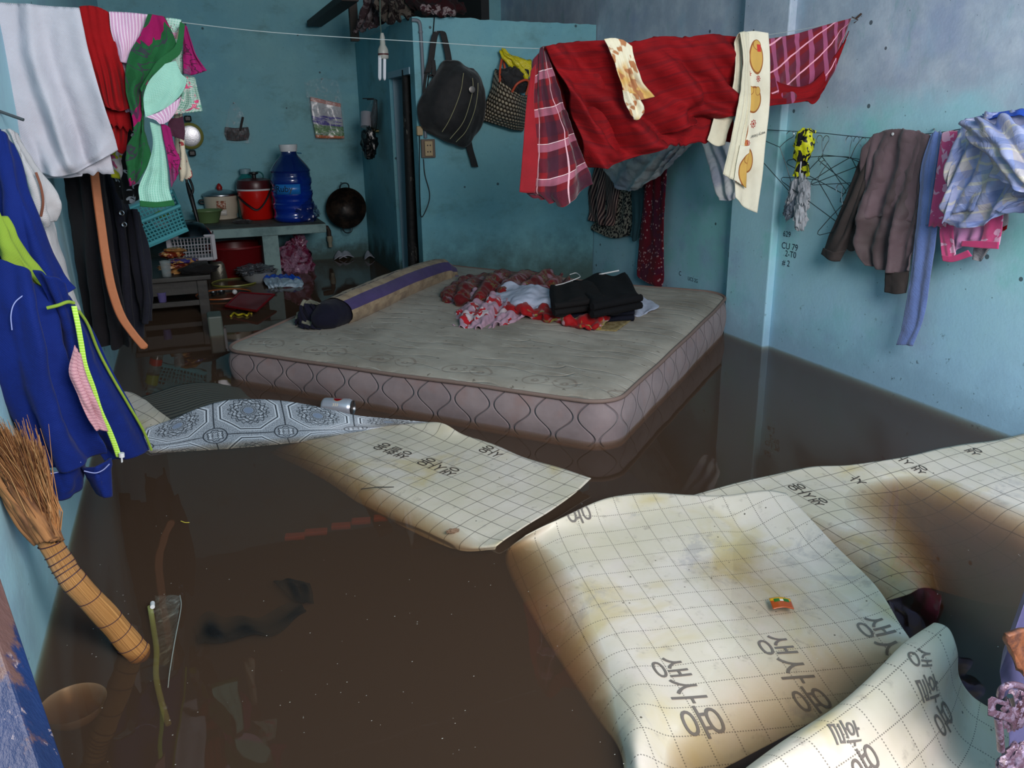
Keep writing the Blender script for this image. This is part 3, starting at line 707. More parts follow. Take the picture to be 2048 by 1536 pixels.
inv(ft)
# ---------------------------------------------------------------- red plaid blanket
def red_plain(g):
    u, v, w = g.sep(g.UV.k); t = g.noise(g.comb(u*2, v*30), 6, 3)
    c = g.mix(t.ss(.4, .7)*.6, srgb(140, 5, 14), srgb(104, 4, 14))
    b = ((v/.052).frac()-.5).abs().gt(.40)
    return g.mix(b*.45, c, srgb(92, 8, 20))
def plaid(g):
    u, v, w = g.sep(g.UV.k)
    a = (u/.10).frac(); b = (v/.115).frac()
    c = g.mix(g.noise(g.UV, 9, 2).ss(.4, .6), srgb(136, 8, 22), srgb(108, 8, 26))
    c = g.mix(a.lt(.42)*.7, c, srgb(50, 14, 38)); c = g.mix(b.lt(.40)*.6, c, srgb(56, 16, 40))
    c = g.mix(b.gt(.62)*b.lt(.82)*(.55+.3*(v/.003).frac().lt(.5)), c, srgb(176, 104, 126))
    c = g.mix((b-.60).abs().lt(.012), c, srgb(236, 200, 206))
    c = g.mix((a-.7).abs().lt(.02), c, srgb(232, 180, 190))
    return c
def plaid2(g):
    u, v, w = g.sep(g.UV.k)
    a = (u/.058).frac(); b = ((v + u*.35)/.085).frac()
    c = g.mix(g.noise(g.UV, 9, 2).ss(.4, .6), srgb(124, 8, 22), srgb(96, 8, 26))
    c = g.mix(b.lt(.45)*.55, c, srgb(84, 24, 56)); c = g.mix(a.lt(.34)*.7, c, srgb(176, 90, 130))
    c = g.mix((b-.7).abs().lt(.035), c, srgb(244, 170, 190))
    return c
M_rp = fabric('red_blanket', red_plain, .2, .85, .0, wr=7)
M_pl = fabric('plaid_blanket', plaid, .15, .75, .3)
M_pl2 = fabric('plaid_blanket_cross', plaid2, .15, .75, .3)
M_border = fabric('red_border', srgb(150, 10, 26), .2, .75, .3)
bl = thing('blanket', 'crimson blanket with plaid lining stretched along the line to the right wall', 'blanket', tuple(py_(1400, 80, YL)))
yb_ = YL-.03
cloth('outer', [
 [(1088,94),(1130,86),(1200,84),(1260,86),(1320,74),(1370,76),(1420,70),(1482,73)],
 [(1110,135),(1155,140),(1215,140),(1275,140),(1340,122),(1390,120),(1440,112),(1488,112)],
 [(1132,185),(1172,195),(1228,195),(1290,195),(1355,170),(1402,162),(1445,155),(1492,152)],
 [(1150,235),(1190,250),(1245,250),(1305,240),(1362,215),(1400,200),(1445,195),(1500,192)],
 [(1166,290),(1210,300),(1258,300),(1312,280),(1352,258),(1395,228),(1440,222),(1520,215)],
 [(1185,335),(1215,335),(1262,318),(1315,296),(1352,270),(1392,240),(1440,234),(1520,228)]],
 'y', yb_, M_rp, bl, nu=160, nv=100, amp=.075, n=5, seed=21, v0=.45, back=.35, bdy=.05, diag=-.25, sharp=1.0, cr_amp=.006, crs=11, thick=.005)
cloth('lining', [
 [(1066,130,YL+.01),(1078,100,YL-.02),(1086,93,YL-.03),(1090,93,YL-.03)],
 [(1058,200,YL+.03),(1078,190,YL-.01),(1098,186,YL-.02),(1118,180,YL-.03)],
 [(1052,270,YL+.03),(1085,270,YL-.01),(1120,262,YL-.02),(1142,250,YL-.02)],
 [(1045,330,YL+.02),(1085,340,YL-.02),(1125,330,YL-.03),(1165,310,YL-.02)],
 [(1041,384,YL+.02),(1082,386,YL-.02),(1122,384,YL-.04),(1178,345,YL-.03)],
 [(1070,388,YL+.0),(1098,405,YL-.02),(1128,412,YL-.04),(1186,368,YL-.03)]], 'y', YL, M_pl, bl, nu=60, nv=80, amp=.030, n=3, seed=23, v0=.3, sharp=1.0, cr_amp=.005)
cloth('border', [[(1062,142,YL+.0),(1066,135,YL-.005),(1072,128,YL-.01)], [(1052,215,YL+.0),(1060,212,YL-.005),(1068,208,YL-.01)], [(1045,310,YL-.01),(1060,312,YL-.015),(1076,312,YL-.02)], [(1039,384,YL-.02),(1054,386,YL-.025),(1070,385,YL-.03)]], 'y', YL, M_border, bl, nu=12, nv=50, amp=.003, n=1)
cloth('outer', [
 [(1480,78),(1530,78),(1590,68),(1650,50),(1705,36)],
 [(1490,130),(1535,140),(1595,125),(1652,95),(1698,52)],
 [(1500,180),(1540,185),(1600,178),(1650,150),(1690,80)],
 [(1505,205),(1545,210),(1600,202),(1636,196),(1668,120)]], 'y', YL-.015, M_pl2, bl, nu=70, nv=50, amp=.014, n=3, seed=31, v0=.5, cr_amp=.006, sharp=1.0)
cloth('border', [[(1480,170),(1540,158),(1566,168),(1610,172),(1650,140),(1682,92)], [(1490,195),(1535,190),(1570,192),(1616,190),(1652,168),(1690,80)], [(1500,226),(1540,212),(1575,208),(1612,202),(1637,197),(1697,62)]], 'y', YL-.03, M_rp, bl, nu=70, nv=24, amp=.006, n=3, seed=33, v0=1)
inv(bl)
# wash cloth and bear towel over the blanket
M_wc = fabric('wash_cloth', lambda g: g.mix(g.noise(g.UV, 22, 2).ss(.5, .56), g.mix(g.noise(g.UV, 6, 2).ss(.45, .55), srgb(226, 218, 190), srgb(208, 168, 96)), srgb(176, 120, 80)), .1)
o = thing('washcloth', 'small cream and tan washcloth laid over the crimson blanket', 'washcloth', tuple(py_(1240, 80, YL)))
cloth('front', [[(1208,78),(1225,76),(1245,80),(1264,92)], [(1222,105),(1240,108),(1252,112),(1270,125)], [(1238,150),(1254,158),(1266,160),(1284,165)], [(1250,195),(1262,196),(1280,200),(1309,193)]], 'y', YL-.115, M_wc, o, nu=50, nv=50, amp=.012, n=3, seed=2, v0=.5, sharp=1.0)
cloth('fold', [[(1246,180),(1262,186),(1278,190)], [(1252,208),(1270,206),(1288,212)], [(1262,232),(1275,240),(1288,224)]], 'y', YL-.125, M_wc, o, nu=24, nv=24, amp=.008, n=2, seed=3, v0=.8)
inv(o)
def bear(g):
    u, v, w = g.sep(g.UV.k); c = g.c if False else None
    base = g.mix(g.noise(g.UV, 6, 3).ss(.4, .7), srgb(228, 222, 200), srgb(214, 206, 182))
    # plain ochre animal-shaped blots and small red-brown flowers
    for (cu, cv, ru, rv) in ((.045,.085,.026,.045),(.050,.045,.016,.014),(.035,.225,.030,.036),(.018,.195,.011,.012),(.052,.195,.011,.012),(.004,.335,.020,.042),(.022,.375,.012,.012),(.034,.43,.026,.036)):
        d = (((u-cu)/(ru*1.25))*((u-cu)/(ru*1.25)) + ((v-cv)/(rv*1.25))*((v-cv)/(rv*1.25))).sqrt()
        base = g.mix(d.lt(1), base, srgb(150, 92, 48)); base = g.mix(d.lt(.86), base, srgb(206, 164, 84))
    for (cu, cv, r_) in ((.048,.305,.014),(.052,.155,.010),(.034,.372,.010),(.01,.14,.008)):
        a, b = u-cu, v-cv; rr_ = (a*a+b*b).sqrt(); th_ = g.math('ARCTAN2', b, a)
        base = g.mix(((rr_+(th_*8).sin()*.002)-r_*.8).abs().lt(.0022).max(rr_.lt(r_*.4)), base, srgb(170, 66, 56))
    for (cu, cv) in ((.058,.055),(.006,.285)):
        base = g.mix((u-cu).abs().lt(.010)*(v-cv).abs().lt(.012), base, srgb(196, 60, 52))
    return base
M_bt = fabric('bear_towel', bear, .06); M_btp = fabric('towel_back', srgb(214, 208, 184), .1)
o = thing('towel', 'long cream towel printed with bears and flowers over the blanket', 'towel', tuple(py_(1510, 65, YL)))
gB2 = surf(lat([[(1488,64),(1510,62),(1536,66)], [(1492,120),(1515,120),(1539,122)], [(1490,200),(1512,202),(1538,205)], [(1478,280),(1500,285),(1530,282)], [(1470,345),(1496,352),(1524,350)], [(1470,395),(1490,415),(1514,426)]], 'y', YL-.075), 30, 90)
gB2 = fold(gB2, .004, 1.5, 3, .3)
mb = MB(); grid_mesh(mb, gB2); mb.build('printed_side', M_bt, o, solid=.003)
cloth('folded_edge', [[(1480,66),(1488,64),(1497,66)], [(1486,120),(1492,122),(1498,124)], [(1478,200),(1490,205),(1500,205)], [(1462,280),(1475,285),(1488,288)], [(1446,348),(1458,356),(1472,362)]], 'y', YL-.085, M_btp, o, nu=24, nv=60, amp=.008, n=2, seed=2, v0=.5, back=.2)
cloth('folded_edge', [[(1480,290),(1492,292),(1500,290)], [(1472,330),(1482,334),(1494,334)], [(1468,360),(1480,368),(1492,376)]], 'y', YL-.095, M_bt, o, nu=16, nv=24, amp=.003, n=1)
cloth('flap', [[(1430,225),(1450,228),(1468,232)], [(1420,262),(1438,266),(1456,262)], [(1414,280),(1432,292),(1450,290)]], 'y', YL-.02, M_btp, o, nu=20, nv=20, amp=.004, n=1)
tv, tf = text_mesh('very bear', .016); A = py_(1531, 262, YL-.083); 
MB().add([A + Vector((-x, 0, -y*1.0 + x*-.25)) for x, y in tv], tf).build('lettering', M_inkd, o, smooth=False)
inv(o)
# belt
M_belt = M('tan_leather', lambda g: g.mix(g.noise(g.OB, 60, 3), srgb(190, 118, 76), srgb(172, 102, 62)), .6, lambda g: g.noise(g.OB, 200, 2), .2, .001)
bp = [(186,322),(194,390),(202,450),(212,520),(224,580),(242,632),(266,668),(286,694)]
L1 = [py_(a-9, b, 2.85) for a, b in bp]; L2 = [py_(a+9, b-2, 2.85) for a, b in bp]; L1[-1] = py_(281,697,2.85); L2[-1] = py_(296,690,2.85)
g = surf([[a, (a+b)/2, b] for a, b in zip(L1, L2)], 6, 80)
g.append([lerp(p, py_(294,699,2.85), .6) for p in g[-1]])
mb = MB(); grid_mesh(mb, g); o = thing('belt', 'plain tan leather belt dangling in front of the black coat', 'belt', tuple(L1[0]))
mb.build('strap', M_belt, o, solid=.004)
ed = curve(L1, 60); MB().tube([p+Vector((.002,-.003,0)) for p in ed], .0012, 5).build('edge_seam', M('belt_edge', srgb(140, 78, 44), .6), o); inv(o)
# ---------------------------------------------------------------- line and clothes along the right wall
o = thing('wall_line', 'dark cord nailed along the right wall that carries hangers and clothes', 'cord', tuple(px_(1640, 270, 2.38)))
MB().tube(curve([px_(*p, 2.372) for p in ((1500,258),(1560,261),(1640,266),(1700,272),(1760,276),(1850,268),(1900,262),(1960,250),(2050,232),(2200,215))], 60), .0016, 6).build('cord', M('cord', srgb(40, 52, 58), .7), o)
nl = MB()
for p in ((1500,258),(1868,258)): nl.tube([px_(*p, 2.44), px_(p[0], p[1], 2.365)], .0025, 6)
nl.build('nail', M_wire, o); inv(o)
M_hw = M('green_coated_wire', srgb(48, 62, 66), .35, metal=.4)
def hanger(px, py, x, tilt, label, w=.19, yaw=0.0, mat=M_hw):
    base = px_(px, py, x)
    t = thing('wire_hanger', label, 'hanger', tuple(base), 'wire hangers tangled on the wall cord')
    hook = [Vector((0, .018, -.006)), Vector((0, .019, .006)), Vector((0, .010, .018)), Vector((0, -.004, .017)), Vector((0, -.010, .006)), Vector((0, -.004, -.012)), Vector((0, 0, -.035)), Vector((0, 0, -.06))]
    tri = [Vector((0, 0, -.06)), Vector((0, -w*.5, -.095)), Vector((0, -w, -.135)), Vector((0, -w-.006, -.145)), Vector((0, -w+.004, -.152)), Vector((0, 0, -.152)), Vector((0, w-.004, -.152)), Vector((0, w+.006, -.145)), Vector((0, w, -.135)), Vector((0, w*.5, -.095)), Vector((0, 0, -.06))]
    m = Matrix.Rotation(yaw, 3, 'Z') @ Matrix.Rotation(tilt, 3, 'X')
    MB().tube([m @ (p + Vector((0, 0, -.012))) for p in curve(hook, 28)], .0015, 6).build('hook', M_steel, t)
    MB().tube([m @ (p + Vector((0, 0, -.012))) for p in tri], .0016, 6).build('frame', mat, t)
for a in ((1585,268,2.362,.75,'wire hanger swung up steeply behind the towel end, furthest into the room',.17,.5),
          (1640,274,2.35,-.35,'wire hanger tilted towards the yellow and black garment',.17,.12),
          (1655,276,2.36,.30,'wire hanger tilted away beside the tilted one, left of the gap in the row',.17,.05),
          (1700,276,2.345,-.10,'wire hanger hanging almost level in the middle of the row',.18,.1),
          (1716,278,2.355,.40,'wire hanger leaning to the right, second before the brown shirt',.17,-.08),
          (1727,279,2.35,-.55,'wire hanger leaning far over, next to the brown shirt',.18,.1),
          (1650,326,2.34,.42,'wire hanger hooked low onto another hanger',.17,.1),
          (1680,372,2.335,-.30,'lowest wire hanger, dangling from the corner of another',.13,.15)): hanger(*a)
M_yb = M('yellow_black', lambda g: g.mix(g.noise(g.OB, 26, 2, .5, .8).gt(.53), srgb(212, 214, 30), srgb(22, 22, 28)), .5, lambda g: g.noise(g.OB, 40, 3), .5, .01)
t = thing('knotted_garment', 'bright yellow and black garment knotted on the wall cord', 'garment', tuple(px_(1605, 262, 2.36)))
c = px_(1608, 292, 2.33); blob('knot', c, (.03, .045, .062), M_yb, t, .3, 1.6, 3, ridge=.15)
cloth('tail', [[(1594,318),(1604,316),(1614,318)], [(1588,340),(1604,338),(1622,336)], [(1586,352),(1600,358),(1618,352)]], 'x', 2.335, M_yb, t, nu=20, nv=20, amp=.008, n=2, seed=4, v0=.6)
MB().tube(curve([px_(1632, 264, 2.37), px_(1620, 262, 2.352), px_(1612, 268, 2.345)], 8), .006, 8).build('loop', M_yb, t)
inv(t)
M_sock = fabric('sock_knit', srgb(186, 190, 196), .3, wr=30); M_sock2 = fabric('sock_knit_dark', srgb(120, 132, 146), .3, wr=30)
string = thing('string', 'white string hanging down from the yellow and black garment', 'string', tuple(px_(1602, 300, 2.33)))
MB().tube(curve([px_(1604, 268, 2.35), px_(1603, 310, 2.318), px_(1600, 345, 2.33), px_(1596, 372, 2.34)], 16), .0028, 6).build('cord', M('white_string', srgb(206, 206, 216), .8), string); inv(string)
for k, (x, y, rx, rz, m_, lab, seed) in enumerate((
    (1590, 385, .22, .075, M_sock, 'pale sock at the top of the bunch tied to the string', 1),
    (1608, 385, -.25, .06, M_sock, 'pale sock bulging to the right of the tied bunch', 5),
    (1583, 412, .35, .055, M_sock2, 'grey-blue sock hanging at the left of the tied bunch', 8),
    (1601, 425, -.15, .07, M_sock, 'lowest white sock of the bunch tied to the string', 12))):
    p = px_(x, y, 2.345 - .012*(k % 2)); b = blob('sock', p, (.02, .028, rz), m_, None, .45, 2.4, seed, rot=(rx, 0, 0), ridge=.3, label=lab, cat='sock', group='socks tied in a bunch')
# brown shirt
M_br = fabric('brown_cotton', lambda g: g.mix(g.noise(g.UV, 2, 3).ss(.4, .65), srgb(108, 88, 94), srgb(78, 66, 66)), .15, .6, .2)
M_brd = fabric('brown_cotton_dark', srgb(68, 60, 58), .2)
o = thing('shirt', 'brown long-sleeved shirt hung over the cord on the right wall', 'shirt', tuple(px_(1800, 270, 2.36)))
cloth('body', [
 [(1742,274),(1768,262),(1800,258),(1830,262),(1862,272)],
 [(1728,300),(1760,298),(1795,295),(1825,292),(1850,290)],
 [(1722,350),(1758,352),(1790,350),(1818,345),(1840,340)],
 [(1712,400),(1748,410),(1780,410),(1812,402),(1838,395)],
 [(1715,440),(1748,455),(1780,458),(1808,450),(1832,440)],
 [(1718,490),(1748,500),(1778,505),(1802,505),(1824,500)],
 [(1738,530),(1760,540),(1782,545),(1802,545),(1820,540)]], 'x', 2.325, M_br, o, nu=60, nv=80, amp=.026, n=3.2, seed=12, v0=.4, back=.3, bdy=.0, diag=.3, sharp=1.0, cr_amp=.006)
cloth('sleeve', [[(1742,275,2.36),(1755,268,2.36),(1768,264,2.36)], [(1718,330,2.34),(1732,335,2.32),(1748,330,2.34)], [(1690,400,2.34),(1708,405,2.315),(1726,400,2.34)], [(1662,460,2.34),(1684,468,2.315),(1706,462,2.34)], [(1648,498,2.34),(1668,506,2.315),(1692,502,2.34)]], 'x', 2.34, M_brd, o, nu=30, nv=60, amp=.008, n=2, seed=5, v0=.4)
cloth('cuff', [[(1648,496,2.338),(1668,504,2.312),(1692,500,2.338)], [(1643,508,2.338),(1660,520,2.312),(1680,522,2.338)]], 'x', 2.34, M_brd, o, nu=20, nv=8, amp=.002, n=1, thick=.006)
cloth('sleeve', [[(1700,440,2.35),(1712,450,2.34),(1722,450,2.35)], [(1690,480,2.35),(1702,490,2.34),(1714,488,2.35)], [(1684,490,2.35),(1700,502,2.34),(1712,500,2.35)]], 'x', 2.34, M_brd, o, nu=16, nv=20, amp=.004, n=1)
cloth('cuff', [[(1772,540,2.33),(1795,545,2.32),(1818,540,2.33)], [(1771,562,2.33),(1794,566,2.32),(1816,562,2.33)], [(1770,584,2.33),(1790,588,2.32),(1812,586,2.33)]], 'x', 2.33, M_brd, o, nu=20, nv=20, amp=.003, n=1, thick=.006)
MB().lathe([(0, 0), (.005, 0), (.0055, .001), (.005, .002), (0, .002)], 12, frame(px_(1786, 268, 2.318), (-1, 0, 0), (0, 1, 0))).build('button', M_whitep, o)
inv(o)
M_bt2 = fabric('blue_terry', srgb(106, 128, 186), .12, .95, .4, weave=300, wr=20)
o = thing('towel', 'long light blue towel hanging beside the brown shirt', 'towel', tuple(px_(1880, 268, 2.34)))
cloth('cloth', [[(1862,268),(1872,264),(1884,264)], [(1842,330),(1862,328),(1884,326)], [(1836,400),(1856,402),(1880,400)], [(1828,480),(1848,484),(1872,482)], [(1818,560),(1838,564),(1860,560)], [(1806,640),(1828,644),(1848,632)], [(1792,690),(1808,690),(1826,692)]], 'x', 2.315, M_bt2, o, nu=36, nv=90, amp=.006, n=1.2, seed=15, v0=.5, back=.3, bdy=0)
inv(o)
M_pk = fabric('pink_towel', lambda g: g.mix(g.noise(g.UV, 26, 2, .5, .6).gt(.55), srgb(222, 84, 140), srgb(238, 176, 208)), .08, .95, .4)
M_pk2 = fabric('pink_plain', srgb(214, 148, 196), .1, .95, .4); M_pkb = fabric('pink_band', srgb(214, 64, 124), .1, .95, .4)
o = thing('towel', 'pink and white flowered towel under the silky bundle', 'towel', tuple(px_(1900, 264, 2.33)))
cloth('flowered_side', [[(1884,266),(1900,262),(1920,262)], [(1884,295),(1900,295),(1912,290)], [(1892,320),(1897,322),(1903,320)]], 'x', 2.30, M_pk, o, nu=20, nv=24, amp=.004, n=1, back=.3, bdy=0)
cloth('flowered_side', [[(1880,420),(1892,425),(1906,430)], [(1880,470),(1894,475),(1908,480)], [(1884,515),(1900,520),(1912,508)]], 'x', 2.31, M_pk, o, nu=20, nv=30, amp=.004, n=1.4, seed=2)
cloth('flowered_side', [[(1966,420),(1990,410),(2008,400)], [(1966,460),(1985,458),(2004,450)], [(1958,490),(1978,492),(1999,490)]], 'x', 2.30, M_pk, o, nu=20, nv=30, amp=.004, n=1.4, seed=4)
cloth('lining', [[(1900,430),(1930,440),(1968,435)], [(1902,470),(1932,472),(1966,465)], [(1908,505),(1930,490),(1962,482)]], 'x', 2.315, M_pk2, o, nu=30, nv=26, amp=.008, n=2, seed=5)
cloth('band', [[(1884,510),(1905,512),(1936,500)], [(1886,522),(1906,524),(1944,512)]], 'x', 2.305, M_pkb, o, nu=24, nv=6, amp=.002, n=1)
cloth('band', [[(1925,482),(1960,482),(1998,484)], [(1922,492),(1960,496),(1997,498)]], 'x', 2.296, M_pkb, o, nu=24, nv=6, amp=.002, n=1)
inv(o)
M_gs = fabric('grey_stripe', lambda g: g.mix((g.sep(g.UV.k)[1]/.005).frac().lt(.5), srgb(190, 188, 192), srgb(96, 96, 104)), .1)
o = thing('shirt', 'fine grey striped garment peeping out below the pink towel', 'shirt', tuple(px_(1970, 430, 2.35)))
cloth('cloth', [[(1945,300),(1985,290),(2020,280)], [(1948,420),(1985,410),(2016,405)], [(1948,490),(1965,485),(2012,455)], [(1946,518),(1962,522),(1975,500)]], 'x', 2.345, M_gs, o, nu=30, nv=40, amp=.005, n=2, seed=3)
cloth('red_hem', [[(2000,455),(2008,453),(2014,450)], [(2000,463),(2008,461),(2013,458)]], 'x', 2.335, M_rp, o, nu=8, nv=4, amp=0)
inv(o)
def silky(g):
    u, v, w = g.sep(g.UV.k); a = (u/.09).frac(); b = (v/.09).frac()
    c = g.mix(g.noise(g.UV, 8, 3).ss(.4, .6), srgb(176, 182, 220), srgb(156, 164, 206))
    c = g.mix(a.lt(.35)*.6, c, srgb(196, 184, 164)); c = g.mix(b.lt(.32)*.6, c, srgb(112, 132, 190)); c = g.mix((b-.6).abs().lt(.05)*.7, c, srgb(214, 208, 190))
    return c
M_si = M('silky_plaid', silky, .38, lambda g: g.noise(g.OB, 9, 4, .6, 1.0), .45, .03, sheen=.1)
o = thing('bundled_blanket', 'silky pale blue and beige plaid blanket bundled on the cord at the right edge', 'blanket', tuple(px_(1980, 300, 2.25)))
cloth('bundle', [
 [(1915,262),(1935,240),(1975,226),(2020,222),(2075,222),(2140,225)],
 [(1898,330),(1930,310),(1975,290),(2020,290),(2080,290),(2150,290)],
 [(1888,390),(1925,370),(1975,360),(2025,350),(2085,350),(2150,350)],
 [(1886,430),(1922,430),(1970,425),(2020,400),(2080,395),(2140,400)],
 [(1890,452),(1925,456),(1958,452),(2000,430),(2030,395),(2060,360)]], 'x', 2.22, M_si, o, nu=90, nv=80, amp=.034, n=4, seed=42, v0=.8, back=.28, bdy=.0, diag=.6, sharp=1.0, cr_amp=.007, crs=9)
cloth('overhang', [
 [(1922,245,2.2),(1960,238,2.17),(2010,240,2.17),(2080,245,2.2)],
 [(1935,275,2.17),(1975,278,2.13),(2025,275,2.13),(2090,280,2.17)],
 [(1975,320,2.16),(2010,330,2.12),(2050,345,2.12),(2110,350,2.16)],
 [(1985,350,2.17),(2015,368,2.13),(2055,385,2.13),(2120,395,2.17)]], 'x', 2.2, M_si, o, nu=60, nv=50, amp=.03, n=4, seed=45, v0=.8, diag=-.5, sharp=1.0, cr_amp=.006, crs=9)
cloth('blue_edge', [[(1966,232,2.24),(2010,223,2.22),(2060,220,2.22),(2120,220,2.24)], [(1970,238,2.21),(2012,232,2.19),(2060,230,2.19),(2120,232,2.2)]], 'x', 2.2, fabric('royal_blue', srgb(40, 84, 190), .1), o, nu=40, nv=8, amp=.006, n=4, seed=6, v0=1)
inv(o)
# ---------------------------------------------------------------- what hangs beyond the pillar
XF = 2.41
M_strp = fabric('thin_stripes', lambda g: g.mix((g.sep(g.UV.k)[0]/.018).frac().lt(.42), srgb(64, 44, 48), srgb(170, 136, 124)), .2)
M_leo = fabric('leopard', lambda g: g.mix(g.noise(g.UV, 60, 2, .5, .5).gt(.5), srgb(170, 156, 138), srgb(26, 22, 26)), .1)
M_bur = fabric('burgundy_flower', lambda g: g.mix(g.vor(g.UV, 42).lt(.24), g.mix(g.noise(g.UV, 8, 3).gt(.52), srgb(112, 12, 34), srgb(92, 22, 52)), srgb(196, 150, 150)), .15)
o = thing('trousers', 'brown striped trousers hanging beyond the pillar, under the crimson blanket', 'trousers', tuple(px_(1205, 330, XF)))
cloth('cloth', [[(1196,300),(1215,300),(1238,302)], [(1180,360),(1205,362),(1236,366)], [(1172,410),(1198,418),(1230,425)], [(1172,432),(1196,448),(1222,452)]], 'x', XF, M_strp, o, nu=40, nv=50, amp=.02, n=4, seed=3, v0=.6, diag=-.2); inv(o)
o = thing('skirt', 'black and beige leopard print cloth hanging behind the striped trousers', 'skirt', tuple(px_(1235, 330, XF+.02)))
cloth('cloth', [[(1212,310),(1238,308),(1266,306)], [(1200,380),(1235,380),(1266,376)], [(1190,440),(1228,445),(1266,430)], [(1178,457),(1222,476),(1262,470)]], 'x', XF+.022, M_leo, o, nu=40, nv=50, amp=.006, n=3, seed=5, v0=.6); inv(o)
o = thing('cloth_strip', 'plain dark teal cloth hanging between leopard print and burgundy dress', 'cloth', tuple(px_(1272, 340, XF)))
cloth('cloth', [[(1260,310),(1275,310),(1290,308)], [(1262,380),(1275,382),(1288,380)], [(1264,440),(1274,442),(1284,440)], [(1260,472),(1268,483),(1276,476)]], 'x', XF+.005, fabric('dark_teal', srgb(54, 88, 96), .1), o, nu=20, nv=40, amp=.006, n=2, seed=7); inv(o)
o = thing('dress', 'long burgundy flowered cloth hanging down to the mattress', 'dress', tuple(px_(1310, 330, XF)))
cloth('cloth', [[(1288,300),(1310,300),(1336,302)], [(1288,380),(1310,380),(1332,380)], [(1282,440),(1304,444),(1328,444)], [(1277,500),(1302,505),(1326,505)], [(1275,545),(1290,555),(1325,555)], [(1278,556),(1300,568),(1322,576)]], 'x', XF-.01, M_bur, o, nu=36, nv=70, amp=.010, n=2.5, seed=9, v0=.5); inv(o)
M_net = M('grey_net', lambda g: g.mix(g.noise(g.OB, 5, 3, .5, .5).ss(.45, .7), srgb(226, 226, 226), srgb(180, 182, 200)), .7, lambda g: g.noise(g.OB, 9, 4, .6, 1), .6, .03, alpha=lambda g: g.noise(g.OB, 6, 3, .5, .6).ss(.35, .7)*.3 + .5, sheen=.1)
o = thing('mosquito_net', 'greyish see-through net bundled and sagging below the crimson blanket', 'net', tuple(px_(1300, 260, 2.36)))
cloth('net', [[(1235,225),(1290,215),(1350,205),(1420,200),(1475,205)], [(1212,270),(1270,275),(1330,265),(1390,240),(1440,232)], [(1208,320),(1260,325),(1318,312),(1375,275),(1415,250)], [(1215,355),(1258,368),(1300,350),(1350,310),(1392,265)], [(1235,378),(1262,382),(1295,368),(1340,328),(1384,282)]], 'x', 2.34, M_net, o, nu=60, nv=60, amp=.030, n=3, seed=52, v0=.8, diag=.6, cr_amp=.01)
cloth('net_tail', [[(1385,235),(1410,228),(1440,225)], [(1400,280),(1425,285),(1455,270)], [(1420,340),(1445,345),(1470,330)], [(1432,380),(1452,388),(1478,375)], [(1440,398),(1456,402),(1470,398)]], 'x', 2.33, M_net, o, nu=30, nv=50, amp=.018, n=2, seed=54, v0=.8)
inv(o)
# ---------------------------------------------------------------- on the partition
YW = YQ
M_cnv = M('black_canvas', lambda g: g.mix(g.noise(g.OB, 30, 3).ss(.4, .6), srgb(22, 20, 22), srgb(30, 27, 28)), .75, lambda g: g.noise(g.OB, 160, 2)*.4+g.noise(g.OB, 10, 3), .4, .006, sheen=.2)
o = thing('shoulder_bag', 'black shoulder bag with pale zips slung on a nail of the partition', 'bag', tuple(py_(900, 130, YW)))
rows = [[(886,128),(898,124),(912,126),(928,136),(944,140)], [(862,170),(885,160),(915,152),(945,156),(960,164)], [(838,212),(875,205),(912,200),(944,198),(966,206)], [(842,245),(875,248),(905,252),(938,250),(960,248)], [(856,262),(882,274),(905,284),(928,292),(944,270)]]
dep = [[.03,.06,.07,.06,.03], [.04,.12,.15,.12,.04], [.04,.13,.17,.14,.04], [.04,.12,.15,.11,.04], [.03,.05,.06,.05,.03]]
cloth('bag_body', [[(p[0], p[1], YW-d_) for p, d_ in zip(r, dr)] for r, dr in zip(rows, dep)], 'y', 0, M_cnv, o, nu=50, nv=50, amp=.008, n=2, seed=2, v0=1, thick=.03, cr_amp=.004)
M_zip = M('pale_zip', srgb(168, 160, 120), .6)
def onbag(pts, dy): return [py_(p[0], p[1], YW-dy) for p in pts]
for z in (((927,146),(922,180),(910,215),(896,245),(884,264)), ((945,156),(946,175),(940,205),(926,245),(900,278)), ((956,166),(955,190),(948,225),(932,262),(912,284))):
    MB().tube(curve(onbag(z, .19), 30), .0018, 6).build('zip', M_zip, o)
MB().lathe([(0,0),(.016,0),(.018,.003),(.014,.004),(0,.004)], 20, frame(py_(944, 179, YW-.205), (0,-1,0), (1,0,0))).build('badge', M('badge', srgb(120, 116, 112), .4, metal=.6), o)
stp = lambda pts, w, d_: (lambda a, b: surf([[x, (x+y)/2, y] for x, y in zip(a, b)], 6, 50))([py_(p[0]-w/2, p[1], YW-d_) for p in pts], [py_(p[0]+w/2, p[1], YW-d_) for p in pts])
for pts, w, d_ in ((((900,138),(896,110),(890,82),(884,64),(872,66),(866,90),(862,120),(855,146)), 12, .05), (((862,112),(856,130),(852,150),(848,180),(846,210)), 5, .04), (((866,120),(868,140),(866,152),(858,148)), 8, .055), (((936,280),(940,300),(946,320),(950,334)), 13, .03)):
    mb = MB(); grid_mesh(mb, stp(pts, w, d_)); mb.build('strap', M_cnv, o, solid=.006)
MB().tube([py_(872, 63, YW+.02), py_(872, 63, YW-.06)], .004, 6).build('nail', M_wire, o)
inv(o)
def weavef(g):
    u, v, w = g.sep(g.UV.k); P = .021; a = (u/P + (v/P).floor()*.5).frac()-.5; b = (v/P).frac()-.5
    return 1 - ((a*a + b*b)*3.2)
M_wv = M('woven_plastic', lambda g: g.mix(weavef(g).ss(.3, .8), srgb(64, 52, 40), g.mix(((g.sep(g.UV.k)[1]/.042).frac()).gt(.5), srgb(182, 164, 138), srgb(150, 136, 118))), .5, weavef, 1, .008)
o = thing('woven_bag', 'woven tan shopping bag with orange handles on the partition', 'bag', tuple(py_(1010, 130, YW)))
